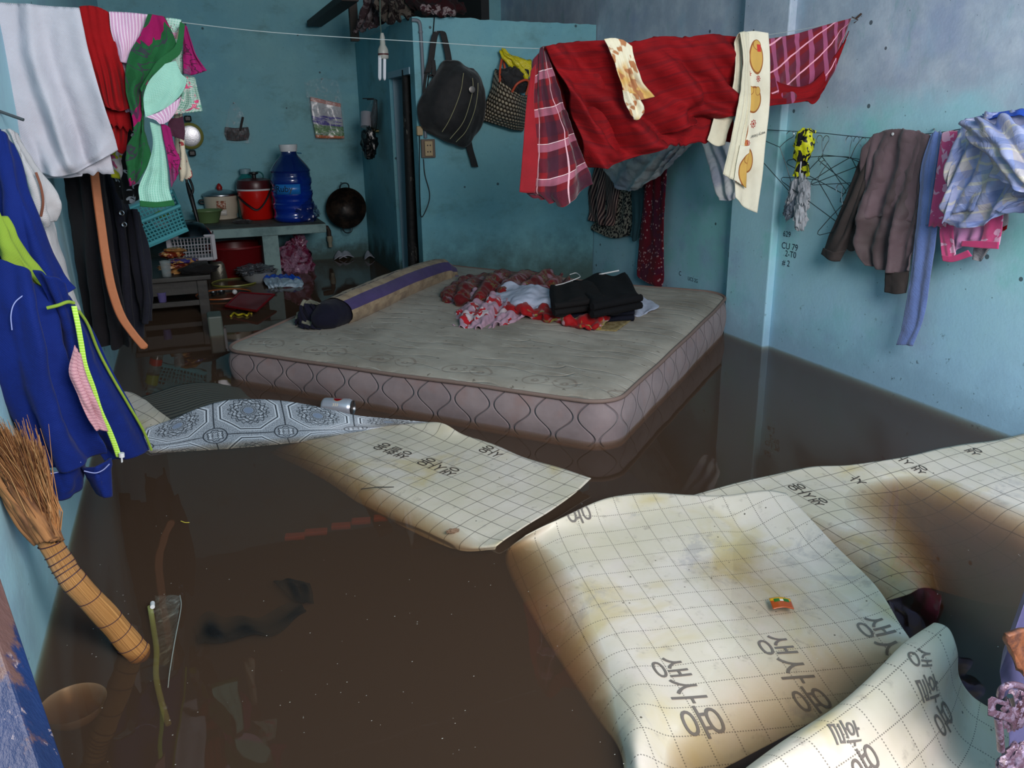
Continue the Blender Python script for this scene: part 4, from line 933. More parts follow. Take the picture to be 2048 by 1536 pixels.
rows = [[(993,138),(1002,160),(1018,175),(1040,190),(1056,190)], [(984,180),(1000,190),(1020,200),(1040,208),(1054,215)], [(972,212),(992,222),(1014,230),(1036,236),(1050,240)], [(962,240),(985,246),(1008,252),(1028,258),(1044,262)]]
dep = [[.05,.12,.15,.12,.05], [.05,.13,.16,.13,.05], [.04,.11,.13,.11,.04], [.03,.05,.06,.05,.03]]
cloth('bag_body', [[(p[0], p[1], YW-d_) for p, d_ in zip(r, dr)] for r, dr in zip(rows, dep)], 'y', 0, M_wv, o, nu=40, nv=40, amp=.004, n=1, v0=1, thick=.02, cr_amp=.002)
M_oh = M('orange_handle', srgb(196, 78, 48), .45)
MB().tube(curve([py_(1000,165,YW-.13), py_(1000,140,YW-.10), py_(1004,116,YW-.05), py_(1006,104,YW-.02), py_(1008,125,YW-.03), py_(1012,150,YW-.05)], 30), .007, 8).build('handle', M_oh, o)
MB().tube(curve([py_(1024,184,YW-.16), py_(1034,168,YW-.18), py_(1050,160,YW-.18), py_(1058,166,YW-.17), py_(1052,190,YW-.15)], 30), .007, 8).build('handle', M_oh, o)
inv(o)
M_ybag = M('yellow_bag', srgb(222, 204, 20), .35, lambda g: g.noise(g.OB, 24, 4, .6, 1.2), .8, .02, coat=.2)
o = thing('plastic_bag', 'bright yellow plastic bag hanging on the nail above the woven bag', 'bag', tuple(py_(1030, 120, YW-.08)))
cloth('bag_film', [[(1000,102,YW-.05),(1004,99,YW-.06),(1009,98,YW-.05)], [(1004,114,YW-.06),(1012,112,YW-.09),(1022,112,YW-.07)], [(1012,124,YW-.06),(1030,124,YW-.12),(1048,118,YW-.08)], [(1022,142,YW-.08),(1044,145,YW-.14),(1062,124,YW-.08)], [(1040,152,YW-.10),(1052,160,YW-.14),(1060,150,YW-.10)]], 'y', 0, M_ybag, o, nu=30, nv=40, amp=.012, n=3, seed=3, v0=.8, cr_amp=.008, crs=20); inv(o)
o = blob('dark_cloth', py_(1028, 160, YW-.10), (.09, .05, .075), M_cnv, None, .3, 2.4, 4, ridge=.2, label='dark cloth stuffed into the mouth of the woven bag', cat='cloth')
M_cond = M('grey_conduit', srgb(112, 120, 130), .55)
o = thing('conduit_pipe', 'thin grey conduit bent at the top running down the partition edge', 'pipe', tuple(py_(848, 200, YW)))
MB().tube(curve([py_(823, 40, YW-.01), py_(834, 41, YW-.012), py_(839, 46, YW-.012), py_(841, 60, YW-.012), py_(844, 110, YW-.012), py_(848, 190, YW-.012), py_(851, 276, YW-.012)], 40), .010, 10).build('pipe', M_cond, o)
MB().tube([py_(841, 62, YW-.012), py_(841.3, 66, YW-.012)], .013, 10).build('coupling', M_cond, o); inv(o)
o = thing('power_cable', 'dark cable hanging down from the partition top behind the bag', 'cable', tuple(py_(866, 100, YW)))
MB().tube(curve([py_(869, 30, YW-.006), py_(866, 70, YW-.006), py_(862, 120, YW-.006), py_(854, 180, YW-.006), py_(851, 240, YW-.006)], 30), .0035, 6).build('cord', M_black, o); inv(o)
o = thing('power_socket', 'cream double socket on a backing board below the shoulder bag', 'socket', tuple(py_(857, 296, YW)))
A = py_(844, 316, YW-.02); B = py_(868, 278, YW)
MB().box((A.x, YW-.02, A.z), (B.x, YW, B.z)).build('backing_board', M('board', srgb(110, 92, 78), .6), o, smooth=False, bevel=.003)
M_sockp = M('aged_plastic', srgb(178, 152, 112), .4)
cx = (A.x+B.x)/2; cz = (A.z+B.z)/2
MB().box((cx-.024, YW-.032, cz-.042), (cx+.024, YW-.02, cz+.042)).build('face_plate', M_sockp, o, smooth=False, bevel=.003)
for dz in (.018, -.018):
    s_ = MB()
    for dx in (-.008, .008): s_.lathe([(0, 0), (.004, 0), (.004, .002), (0, .002)], 10, frame((cx+dx, YW-.034, cz+dz), (0, 1, 0), (1, 0, 0)))
    s_.build('socket_hole', M_black, o)
inv(o)
o = thing('switch_box', 'small cream plug beside the bag at the partition edge', 'plug', tuple(py_(839, 262, YW)))
MB().box(tuple(py_(835, 271, YW-.03)), tuple(py_(843, 252, YW))).build('plug_body', M_sockp, o, smooth=False, bevel=.004)
MB().tube(curve([py_(839, 268, YW-.02), py_(839, 340, YW-.012), py_(840, 400, YW-.012), py_(843, 434, YW-.012), py_(856, 410, YW-.012), py_(859, 385, YW-.012), py_(850, 350, YW-.012), py_(847, 318, YW-.012)], 50), .003, 6).build('cord', M_black, o); inv(o)
# writing on the walls
def scrawl(name, s, size, org, xa, za, mat, lift):
    tv, tf = text_mesh(s, size); N = xa.cross(za).normalized(); o_ = org + N*0
    return tag(MB().add([o_ + xa*x + za*y + lift for x, y in tv], tf).build(name, mat, None, smooth=False), kind='structure')
M_pen = M('marker_ink', srgb(16, 26, 52), .8)
YD = Vector((0, -1, 0)); ZU = Vector((0, 0, 1)); LF = Vector((-.0012, 0, 0))
for s, p, sz, x in (('629', (1566, 472), .034, XR), ('CU 79', (1563, 496), .040, XR), ('2-T0', (1570, 512), .038, XR), ('# 2', (1564, 530), .038, XR),
                    ('418', (1464, 430), .042, XR+.035), ('49', (1462, 455), .045, XR+.035), ('-0', (1470, 474), .034, XR+.035), ('H 7-C', (1456, 514), .036, XR+.035), ('0-', (1466, 498), .03, XR+.035), ('25', (1458, 578), .04, XR+.035), ('15', (1464, 560), .04, XR+.035),
                    ('C', (1358, 550), .034, XR+.035), ('UCS 2G', (1376, 560), .028, XR+.035)):
    q = px_(p[0], p[1], x); scrawl('wall_writing', s, sz, q, YD, ZU, M_pen, LF)
# ---------------------------------------------------------------- left wall: coats, jacket, broom, door
M_blk = fabric('black_coat', srgb(26, 23, 27), .2); M_den = fabric('dark_denim', srgb(28, 29, 40), .2)
M_rope2 = M('grey_hook', srgb(90, 96, 100), .5, metal=.5)
o = thing('coat', 'long black coat hanging on the left wall behind the belt', 'coat', tuple(py_(200, 350, 3.0)))
cloth('body', [[(122,300,3.02),(150,290,2.98),(180,290,2.95),(210,300,2.97)], [(130,370,3.02),(160,372,2.95),(190,372,2.92),(215,375,2.95)], [(142,460,3.04),(172,465,2.96),(200,465,2.93),(225,468,2.95)], [(160,560,3.08),(186,566,2.99),(212,566,2.95),(238,570,2.97)], [(178,640,3.10),(202,650,3.02),(228,655,2.98),(256,660,2.98)], [(188,682,3.12),(212,690,3.04),(236,694,3.0),(258,690,3.0)]], 'y', 0, M_blk, o, nu=50, nv=70, amp=.018, n=3, seed=61, v0=.4, thick=.006)
cloth('collar', [[(150,318,2.93),(170,312,2.90),(192,315,2.92)], [(146,340,2.93),(166,350,2.90),(186,345,2.92)]], 'y', 0, M_blk, o, nu=20, nv=10, amp=.006, n=1, thick=.008)
MB().tube([Vector((XL, 3.0, .98)), Vector((XL+.12, 3.0, .96)), Vector((XL+.13, 3.0, .98))], .004, 6).build('hook', M_rope2, o)
inv(o)
o = thing('jeans_jacket', 'dark navy denim jacket with two press studs right of the belt', 'jacket', tuple(py_(225, 360, 3.2)))
cloth('body', [[(196,330,3.15),(212,322,3.1),(228,326,3.15)], [(208,380,3.15),(228,378,3.08),(246,380,3.15)], [(214,440,3.16),(240,440,3.08),(266,440,3.16)], [(222,500,3.18),(250,505,3.10),(284,505,3.18)], [(228,560,3.2),(256,566,3.12),(288,570,3.2)], [(234,620,3.22),(262,628,3.14),(290,630,3.22)], [(244,670,3.24),(270,678,3.16),(290,672,3.24)]], 'y', 0, M_den, o, nu=50, nv=70, amp=.016, n=3, seed=63, v0=.4, thick=.006)
for p in ((243, 426), (248, 449)):
    c = py_(p[0], p[1], 3.055); MB().lathe([(.003, 0), (.008, 0), (.009, .002), (.007, .003), (.003, .001)], 16, frame(c, (0, -1, 0), (1, 0, 0))).build('press_stud', M_steel, o)
cloth('sleeve', [[(255,420,3.1),(268,418,3.06),(278,424,3.1)], [(262,500,3.1),(280,505,3.05),(296,500,3.1)], [(275,590,3.12),(292,592,3.07),(300,585,3.12)], [(280,640,3.14),(290,645,3.1),(298,640,3.14)]], 'y', 0, M_den, o, nu=24, nv=50, amp=.010, n=2, seed=64, v0=.5, thick=.006)
MB().tube([Vector((XL, 3.2, .92)), Vector((XL+.14, 3.18, .90)), Vector((XL+.15, 3.18, .92))], .004, 6).build('hook', M_rope2, o)
inv(o)
o = thing('printed_bag', 'white cloth with a pink and yellow print between the red shirt and the flowered blanket', 'cloth', tuple(py_(235, 320, 3.0)))
cloth('cloth', [[(200,24,2.603),(222,26,2.603),(244,29,2.603)], [(212,180,2.72),(230,178,2.70),(250,180,2.72)], [(218,305,2.78),(236,300,2.76),(254,305,2.78)], [(220,330,2.78),(240,334,2.75),(256,330,2.78)], [(226,352,2.78),(242,360,2.75),(258,352,2.78)]], 'y', 0, fabric('pink_yellow_print', lambda g: g.mix(g.noise(g.UV, 16, 2).gt(.52), srgb(208, 200, 200), g.mix(g.noise(g.UV, 9, 1).gt(.5), srgb(190, 190, 40), srgb(190, 90, 130))), .1), o, nu=24, nv=24, amp=.008, n=2, seed=3); inv(o)
o = thing('cloth', 'black and white patterned cloth hanging under the flowered blanket', 'cloth', tuple(py_(250, 370, 3.3)))
cloth('cloth', [[(262,32,2.603),(280,34,2.603),(300,37,2.603)], [(245,200,2.74),(266,200,2.72),(290,200,2.74)], [(225,330,2.8),(248,335,2.76),(275,340,2.8)], [(228,370,2.8),(254,372,2.74),(280,372,2.8)], [(240,400,2.8),(258,408,2.75),(276,400,2.8)]], 'y', 0, fabric('black_white', lambda g: g.mix(g.noise(g.UV, 26, 2, .5, 1).gt(.6), srgb(16, 16, 18), srgb(170, 172, 178)), .1), o, nu=30, nv=30, amp=.012, n=2, seed=13); inv(o)
o = thing('cloth', 'cream and red cloth end hanging right of the flowered blanket', 'cloth', tuple(py_(365, 330, 2.75)))
cloth('cloth', [[(330,41,2.603),(345,43,2.603),(356,45,2.603)], [(345,180,2.68),(356,178,2.67),(362,180,2.68)], [(352,280,2.72),(360,278,2.70),(368,282,2.72)], [(354,310,2.72),(364,310,2.69),(376,316,2.72)], [(356,340,2.72),(366,342,2.69),(384,350,2.72)], [(358,360,2.72),(364,362,2.70),(372,358,2.72)]], 'y', 0, fabric('cream_marks', lambda g: g.mix(g.noise(g.UV, 34, 2).gt(.6), srgb(196, 186, 164), srgb(150, 60, 60)), .1), o, nu=20, nv=30, amp=.006, n=2, seed=14); inv(o)
# cream trousers on the wall
M_crm = fabric('cream_cotton', srgb(196, 194, 196), .12)
o = thing('jacket', 'cream white jacket with a brown seam hanging between the blue jacket and the wall', 'jacket', tuple(py_(50, 300, 2.35)))
cloth('sleeve', [[(2,262,2.33),(20,258,2.28),(40,270,2.30)], [(18,300,2.32),(42,310,2.25),(66,330,2.30)], [(40,370,2.32),(72,372,2.24),(104,385,2.30)], [(62,420,2.32),(90,430,2.26),(114,410,2.30)], [(70,440,2.33),(90,444,2.28),(108,440,2.31)]], 'y', 0, M_crm, o, nu=40, nv=50, amp=.012, n=3, seed=71, v0=.5, thick=.005, cr_amp=.004)
MB().tube(curve([py_(72, 345, 2.225), py_(82, 375, 2.22), py_(86, 405, 2.225), py_(82, 432, 2.24)], 20), .003, 6).build('seam', M('brown_seam', srgb(130, 78, 58), .8), o)
cloth('body', [[(60,420,2.44),(80,425,2.38),(105,430,2.42)], [(80,500,2.46),(100,505,2.39),(128,515,2.44)], [(98,570,2.48),(118,575,2.41),(146,580,2.46)], [(112,630,2.5),(134,634,2.44),(160,615,2.48)], [(130,700,2.5),(146,690,2.46),(166,640,2.5)]], 'y', 0, M_crm, o, nu=40, nv=60, amp=.010, n=2.5, seed=73, v0=.5, thick=.004)
MB().tube([Vector((XL, 2.34, 1.04)), Vector((XL+.05, 2.32, 1.02))], .004, 6).build('hook', M_rope2, o)
inv(o)
# blue track jacket
M_blu = fabric('royal_blue_jersey', srgb(4, 32, 108), .15, .85, .04); M_lime = fabric('lime_jersey', srgb(132, 160, 54), .08)
M_lz = M('lime_zip', lambda g: g.mix((g.sep(g.UV.k)[1]/.006).frac().lt(.4), srgb(170, 224, 70), srgb(206, 244, 120)), .6)
M_thr = M('pale_thread', srgb(150, 160, 214), .8)
o = thing('track_jacket', 'royal blue track jacket with lime zip and piping hanging on the left wall', 'jacket', tuple(py_(60, 280, 1.95)))
D0 = 1.95
cloth('body', [
 [(-60,250,2.0),(-20,255,1.97),(5,262,1.96),(24,290,1.97)],
 [(-50,330,1.98),(-5,340,1.92),(28,350,1.90),(48,372,1.93)],
 [(-40,420,1.97),(10,440,1.90),(55,450,1.88),(88,465,1.92)],
 [(-30,520,1.97),(30,540,1.90),(80,550,1.88),(128,545,1.92)],
 [(-20,600,1.98),(40,610,1.90),(100,605,1.88),(148,578,1.92)]], 'y', 0, M_blu, o, nu=60, nv=60, amp=.016, n=2.5, seed=81, v0=.5, diag=.2, thick=.004)
cloth('lime_lining', [[(-20,400,1.86),(0,425,1.86),(14,440,1.87)], [(-16,450,1.85),(20,470,1.84),(50,500,1.86)], [(-10,490,1.85),(40,515,1.83),(84,550,1.86)], [(0,520,1.85),(60,552,1.83),(108,580,1.86)], [(60,560,1.86),(92,572,1.84),(124,580,1.87)]], 'y', 0, M_lime, o, nu=40, nv=40, amp=.010, n=2, seed=82, v0=.6)
cloth('sleeve', [
 [(-70,500,1.86),(-10,515,1.82),(50,540,1.81),(100,590,1.84)],
 [(-60,570,1.85),(0,590,1.79),(60,600,1.78),(112,625,1.82)],
 [(-40,680,1.85),(20,700,1.77),(78,700,1.77),(128,700,1.82)],
 [(-20,780,1.86),(44,800,1.78),(100,800,1.77),(150,790,1.82)],
 [(30,870,1.88),(76,890,1.79),(128,890,1.77),(180,860,1.82)],
 [(62,920,1.9),(100,935,1.80),(150,935,1.78),(205,905,1.83)]], 'y', 0, M_blu, o, nu=70, nv=80, amp=.024, n=3, seed=83, v0=.5, sharp=1.0, thick=.004)
cloth('cuff', [[(78,935,1.87),(108,945,1.79),(140,936,1.79),(164,918,1.84)], [(82,965,1.88),(112,975,1.80),(144,968,1.80),(167,950,1.85)], [(88,996,1.88),(112,1000,1.81),(140,993,1.81),(166,968,1.85)]], 'y', 0, M_blu, o, nu=40, nv=16, amp=.004, n=3, seed=84, v0=1, thick=.008)
cloth('cuff', [[(166,930,1.84),(190,935,1.79),(218,916,1.83)], [(178,955,1.84),(198,962,1.79),(216,940,1.83)], [(196,985,1.84),(208,994,1.80),(221,992,1.83)]], 'y', 0, M_blu, o, nu=24, nv=20, amp=.004, n=2, seed=85, v0=1, thick=.008)
cloth('front_panel', [
 [(66,540,1.80),(95,550,1.78),(122,560,1.79),(142,592,1.82)],
 [(96,600,1.81),(118,605,1.80),(135,608,1.81),(158,620,1.84)],
 [(110,680,1.84),(140,680,1.83),(165,670,1.84),(188,665,1.87)],
 [(125,760,1.87),(155,760,1.85),(190,745,1.86),(222,738,1.90)],
 [(150,830,1.89),(185,830,1.87),(225,815,1.88),(262,805,1.92)],
 [(180,880,1.90),(215,885,1.89),(255,872,1.90),(290,865,1.94)],
 [(210,922,1.90),(240,920,1.90),(270,912,1.91),(303,900,1.95)]], 'y', 0, M_blu, o, nu=60, nv=80, amp=.012, n=2, seed=86, v0=.4, thick=.004)
def tape(name, pts, w, mat, thick=.003, n=50):
    a = [py_(p[0]-w/2, p[1], p[2]) for p in pts]; b = [py_(p[0]+w/2, p[1], p[2]) for p in pts]
    g_ = surf([[x, (x+y)/2, y] for x, y in zip(a, b)], 4, n); m_ = MB(); grid_mesh(m_, g_); return m_.build(name, mat, o, solid=thick)
tape('zip_tape', [(148,612,1.80),(156,650,1.80),(163,690,1.805),(170,730,1.81),(186,775,1.82),(200,820,1.83),(218,860,1.84),(230,890,1.845),(238,914,1.85)], 11, M_lz, .004, 70)
MB().tube(curve([py_(94, 616, 1.77), py_(115, 611, 1.77), py_(135, 604, 1.78), py_(148, 606, 1.79)], 16), .0035, 8).build('piping', M_lime, o)
MB().tube(curve([py_(158, 622, 1.825), py_(176, 650, 1.845), py_(196, 700, 1.87), py_(222, 750, 1.885), py_(256, 808, 1.905), py_(286, 860, 1.925), py_(303, 900, 1.935)], 50), .0030, 8).build('piping', M_lime, o)
MB().tube([py_(243, 906, 1.84), py_(243.5, 914, 1.84)], .006, 8).tube([py_(243.5, 914, 1.84), py_(244, 924, 1.84)], .004, 8, flat=.5).build('zip_pull', M_whitep, o)
for pts in (((76,946),(96,948),(130,940),(162,924)), ((168,942),(190,946),(206,940),(219,928))):
    MB().tube(curve([py_(p[0], p[1], 1.778) for p in pts], 30), .0012, 5).build('stitching', M_thr, o)
MB().tube(curve([py_(54, 585, 1.775), py_(30, 605, 1.77), py_(22, 630, 1.768), py_(24, 660, 1.77)], 20), .0012, 5).build('stitching', M_thr, o)
MB().tube([Vector((XL, 1.97, .93)), Vector((XL+.07, 1.96, .92)), Vector((XL+.075, 1.96, .935))], .005, 6).build('hook', M_rope2, o)
inv(o)
o = thing('shirt', 'pale pink ribbed shirt showing inside the open blue jacket', 'shirt', tuple(py_(170, 780, 1.84)))
cloth('cloth', [[(150,690,1.755),(155,700,1.755),(160,712,1.76)], [(138,742,1.755),(156,744,1.755),(172,750,1.765)], [(156,790,1.755),(174,790,1.755),(190,798,1.765)], [(172,830,1.755),(192,830,1.76),(206,840,1.77)], [(190,860,1.76),(204,861,1.765),(216,863,1.775)]], 'y', 0, fabric('pink_rib', lambda g: g.mix((g.sep(g.UV.k)[1]/.007).frac().lt(.35), srgb(206, 156, 164), srgb(184, 132, 144)), .1), o, nu=24, nv=40, amp=.004, n=2, seed=3); inv(o)
# straw broom, bristles up
o = thing('straw_broom', 'straw broom leaning upside down in the water with its bristles up', 'broom', tuple(pz(240, 1270)))
hb, hm, ht = py_(262, 1290, 1.60), py_(150, 1165, 1.60), py_(100, 1085, 1.62)
M_str = M('straw_bundle', lambda g: g.mix(g.noise(g.comb(g.sep(g.UV.k)[0]*60, g.sep(g.UV.k)[1]*2), 3, 3).ss(.35, .65), srgb(206, 152, 88), srgb(150, 98, 46)), .5, lambda g: g.noise(g.comb(g.sep(g.UV.k)[0]*70, g.sep(g.UV.k)[1]), 3, 2), .8, .004)
ax = [py_(292, 1318, 1.60), hb, py_(215, 1235, 1.60), hm, py_(125, 1128, 1.61), ht, py_(84, 1055, 1.62)]
mb = MB(); pp = curve(ax, 40); n_ = len(pp)
rad = [.020 if k < 3 else .024 + .002*math.sin(k) * .3 - .006*(k/n_)**2 for k in range(n_)]
rad[0] = .008; rad[1] = .015; rad[2] = .020
mb.tube(pp, rad, 24); 
for i_, f in enumerate(mb.uv):
    ri, ki = divmod(i_, 24); mb.uv[i_] = [(ki/24, ri*.01), ((ki+1)/24, ri*.01), ((ki+1)/24, ri*.01+.01), (ki/24, ri*.01+.01)][:len(f)] if len(f) == 4 else f
mb.build('handle', M_str, o)
M_tie = M('dark_tie', srgb(58, 34, 48), .6)
for k in (2, 4, 7, 10, 13, 17, 20, 22, 24, 26, 28, 30, 33):
    c = pp[k]; d = (pp[k+1]-pp[k-1]).normalized(); d = (d + Vector((.12, 0, .10))*(1 if k % 2 else -.6)).normalized(); a_ = d.cross(Vector((0, 1, 0))).normalized(); b_ = d.cross(a_)
    MB().tube([c + a_*(rad[k]+.0012)*math.cos(t*2*PI/24) + b_*(rad[k]+.0012)*math.sin(t*2*PI/24) for t in range(25)], .0011 if k > 17 else .0008, 5, False).build('binding', M_tie, o)
M_brs = [M('bristle_%d' % k, c_, .7) for k, c_ in enumerate((srgb(176, 124, 76), srgb(132, 88, 54), srgb(196, 150, 100), srgb(104, 66, 44)))]
fan = []
for t_ in (0, .25, .5, .75, 1):
    y_ = lerp(1078, 905, t_); l_ = lerp(74, -60, t_**.9); r_ = lerp(116, 62, t_)
    fan.append([py_(lerp(l_, r_, q_), y_ + 10*abs(q_-.5), 1.615 - .02*math.sin(PI*q_)) for q_ in (0, .25, .5, .75, 1)])
for r_ in fan:
    for p_ in r_: p_.x = max(p_.x, XL+.012)
g_ = surf(fan, 60, 40); g_ = fold(g_, .006, 14, 4, 1); mm_ = MB(); grid_mesh(mm_, g_)
mm_.build('bristle_core', M('straw_core', lambda g: g.mix(g.noise(g.comb(g.sep(g.UV.k)[0]*60, g.sep(g.UV.k)[1]*3), 4, 3).ss(.35, .65), srgb(96, 62, 38), srgb(168, 118, 72)), .8, lambda g: g.noise(g.comb(g.sep(g.UV.k)[0]*90, g.sep(g.UV.k)[1]*2), 4, 2), .8, .004), o, solid=.02)
rnd = random.Random(5); mb = MB(); base = py_(95, 1078, 1.62)
for k in range(2400):
    q = rnd.random(); s = rnd.random(); mb.cur = rnd.choice((0, 0, 1, 2, 3, 1))
    bx = base + Vector(((q-.5)*.038, (rnd.random()-.5)*.03, (q-.5)*-.02)); 
    # fan: from near the wall (0,870) to the right (90,930)
    tx = -85 + 165*q + rnd.gauss(0, 10); ty = 860 + 62*max(0, q-.25) + rnd.gauss(0, 18) + (25 if s < .2 else 0)
    dep_ = 1.56 + rnd.random()*.09
    tip = py_(tx, ty, dep_); tip.x = max(tip.x, XL+.008); mid = lerp(bx, tip, .35) + Vector((.006*rnd.gauss(0, 1) - .02*(q-.9), rnd.gauss(0, .005), .0))
    pts = [bx, lerp(bx, mid, .6), mid, lerp(mid, tip, .5)+Vector((rnd.gauss(0, .003), 0, rnd.gauss(0, .002))), tip]
    mb.tube(pts, [.0013, .0012, .001, .0008, .0004], 3, False)
tag(mb.build('bristles', M_brs, o, smooth=False), kind='stuff')
inv(o)
# blue door leaf at the near left
def doorpaint(g):
    x, y, z = g.sep(g.OB.k); n1 = g.noise(g.comb(x*3, y*3, z*.5), 9, 6, .7); n2 = g.noise(g.comb(x*2, y*2, z*.7+3), 30, 4, .7)
    c = g.mix(g.noise(g.OB, 3, 3).ss(.35, .65), srgb(8, 42, 96), srgb(14, 30, 62))
    c = g.mix(n2.ss(.62, .66)*.8, c, srgb(150, 136, 140))
    return g.mix((n1 + (z-.44)*2.2).ss(.60, .70), c, srgb(92, 66, 62))
M_door = M('worn_blue_paint', doorpaint, .5, lambda g: g.noise(g.comb(g.sep(g.OB.k)[0]*3, g.sep(g.OB.k)[1]*3, g.sep(g.OB.k)[2]*.5), 9, 6, .7), .6, .006)
a0, a1 = py_(-2, 1140, .86), py_(140, 1560, .74)
d_ = (a1-a0).normalized(); top_ = a0 - d_*1.1; bot = a1 + d_*.5; bot.z = max(bot.z, FZ+.02)
mb = MB(); wv = Vector((-.30, -.06, 0)); tv_ = Vector((-.010, -.035, 0))
vs = [top_, bot, bot+wv, top_+wv]; vs2 = [v+tv_ for v in vs]
mb.add(vs+vs2, [(0,1,2,3),(7,6,5,4),(0,4,5,1),(1,5,6,2),(2,6,7,3),(3,7,4,0)])
o = mb.build('door_1', M_door, None, smooth=False, bevel=.003); tag(o, kind='structure')
# ---------------------------------------------------------------- kitchen corner at the back
T = .352; YC = 5.78
M_conc = M('painted_concrete', lambda g: g.mix(g.noise(g.OB, 6, 5, .7).ss(.4, .7), srgb(132, 158, 156), srgb(96, 122, 122)), .8, wall_bump, .5, .01)
M_ctop = M('grimy_concrete', lambda g: g.mix(g.noise(g.OB, 8, 5, .7).ss(.4, .7), srgb(92, 96, 88), srgb(48, 48, 44)), .7, wall_bump, .6, .01)
o = thing('kitchen_counter', 'painted concrete counter slab on a pillar along the back wall', 'counter', (.3, YC, 0))
xe = pz(660, 440, T).x
MB().box((XL+.004, YC, T-.062), (xe-.06, YB-.002, T-.003)).build('slab', M_conc, o, smooth=False, bevel=.006)
MB().box((XL+.004, YC+.006, T-.003), (xe-.062, YB-.002, T)).build('worktop', M_ctop, o, smooth=False)
pa = py_(524, 470, YC).x; pb_ = py_(556, 470, YC).x
pm = MB(); pm.add([(pa, YC+.01, T-.06), (pb_, YC+.01, T-.06), (pb_, YC+.01, FZ), (pa+.03, YC+.01, FZ), (pa+.03, YC+.01, .02), (pa, YC+.01, .07),
                   (pa, YB-.01, T-.06), (pb_, YB-.01, T-.06), (pb_, YB-.01, FZ), (pa+.03, YB-.01, FZ), (pa+.03, YB-.01, .02), (pa, YB-.01, .07)],
  [(0,5,4,3,2,1), (6,7,8,9,10,11), (0,1,7,6), (1,2,8,7), (3,4,10,9), (4,5,11,10), (5,0,6,11), (2,3,9,8)])
pm.build('pillar', M_conc, o, smooth=False); inv(o)
def at(px, py, z=T): return pz(px, py, z)
def mpp(p): return (p-CAM).dot(CZ_W)/F                # metres per pixel at a point
CZ_W = Vector((CX[2], CY[2], CZ[2]))
# rice cooker
c = at(446, 438); s = mpp(c)
o = thing('rice_cooker', 'cream rice cooker with steel lid and red knob on the counter', 'rice cooker', tuple(c))
M_crp = M('cream_enamel', srgb(196, 186, 166), .35)
f = Matrix.Translation(c)
MB().lathe([(0,0),(25*s,0),(28*s,2*s),(28*s,9*s),(30*s,12*s),(32*s,30*s),(32.5*s,46*s),(31*s,47*s)], 40, f).build('body', M_crp, o)
MB().lathe([(33.5*s,46*s),(34*s,48*s),(32*s,51*s),(20*s,56*s),(8*s,58*s),(0,58.5*s)], 40, f).build('lid', M_steel, o)
MB().lathe([(0,57*s),(5*s,58*s),(6*s,62*s),(3*s,68*s),(0,70*s)], 20, f).build('knob', M('red_knob', srgb(150, 24, 20), .4), o)
def on_cyl(c, r, a0, a1, z0, z1, n=10):
    m_ = MB(); vs = []
    for k in range(n+1):
        a = lerp(a0, a1, k/n)
        for z in (z0, z1): vs.append(c + Vector((r*math.sin(a), -r*math.cos(a), z)))
    return m_.add(vs, [(2*k, 2*k+2, 2*k+3, 2*k+1) for k in range(n)], [(k//2/n, k % 2) for k in range(2*n+2)])
on_cyl(c, 32.6*s, -.32, .22, 22*s, 38*s).build('sticker', M('sticker', lambda g: g.mix(g.noise(g.UV, 4, 2).gt(.5), srgb(150, 84, 60), srgb(196, 170, 150)), .5), o, solid=.001)
on_cyl(c, 30.5*s, -.34, .26, 10*s, 20*s).build('control_panel', M('panel', srgb(206, 202, 194), .4), o, solid=.003)
MB().box(tuple(c+Vector((-9*s, -30.5*s, 13*s))), tuple(c+Vector((0, -29.5*s, 17*s)))).build('switch', M_black, o, smooth=False)
for sx in (-1, 1): MB().tube(curve([c+Vector((sx*31*s, 0, 38*s)), c+Vector((sx*39*s, 0, 38*s)), c+Vector((sx*39*s, 0, 33*s)), c+Vector((sx*31*s, 0, 32*s))], 10), 2.2*s, 8).build('handle', M_black, o)
inv(o)
# green basin in front of it
c = at(418, 446); s = mpp(c)
M_gp = M('green_plastic', srgb(96, 122, 78), .4)
o = thing('basin', 'small dull green oval basin in front of the rice cooker', 'basin', tuple(c))
MB().lathe([(0,1*s),(19*s,1*s),(26*s,22*s),(29*s,24*s),(29*s,26*s),(25*s,24*s),(18*s,3*s),(0,3*s)], 36, Matrix.Translation(c)).build('bowl', M_gp, o); inv(o)
# red cooler bucket
c = at(517, 438); s = mpp(c)
o = thing('cooler_bucket', 'red insulated bucket with dark lid and folded handle on the counter', 'bucket', tuple(c)); f = Matrix.Translation(c)
M_rd = M('red_plastic', srgb(206, 22, 12), .3, coat=.3); M_dkr = M('dark_red_plastic', srgb(74, 22, 24), .35)
MB().lathe([(0,0),(28*s,0),(31*s,3*s),(35*s,58*s)], 44, f).build('body', M_rd, o)
MB().lathe([(36.2*s,57*s),(36.5*s,60*s),(35*s,60*s)], 44, f).build('rim', M_whitep, o)
MB().lathe([(35*s,60*s),(35.5*s,70*s),(33*s,76*s),(20*s,79*s),(0,80*s)], 44, f).build('lid', M_dkr, o)
MB().lathe([(0,79*s),(4*s,80*s),(4*s,86*s),(9*s,88*s),(9*s,91*s),(0,92*s)], 24, f).build('knob', M_black, o)
MB().tube(curve([c+Vector((35*s*math.sin(a), -37*s*math.cos(a), (66 - 46*math.cos(a)**1 * (1-abs(a)/2.2) + 12*a)*s)) for a in (-1.3, -.9, -.5, -.1, .3, .7, 1.2)], 24), 2.6*s, 8, flat=.6).build('handle', M_black, o)
MB().tube(curve([c+Vector(((8+10*math.sin(t))*s, 5*s, (82+9*math.cos(t))*s)) for t in (-.8, 0, .8, 1.6, 2.4)], 12), 1.6*s, 6).build('loop', M('teal_plastic', srgb(40, 104, 104), .4), o)
inv(o)
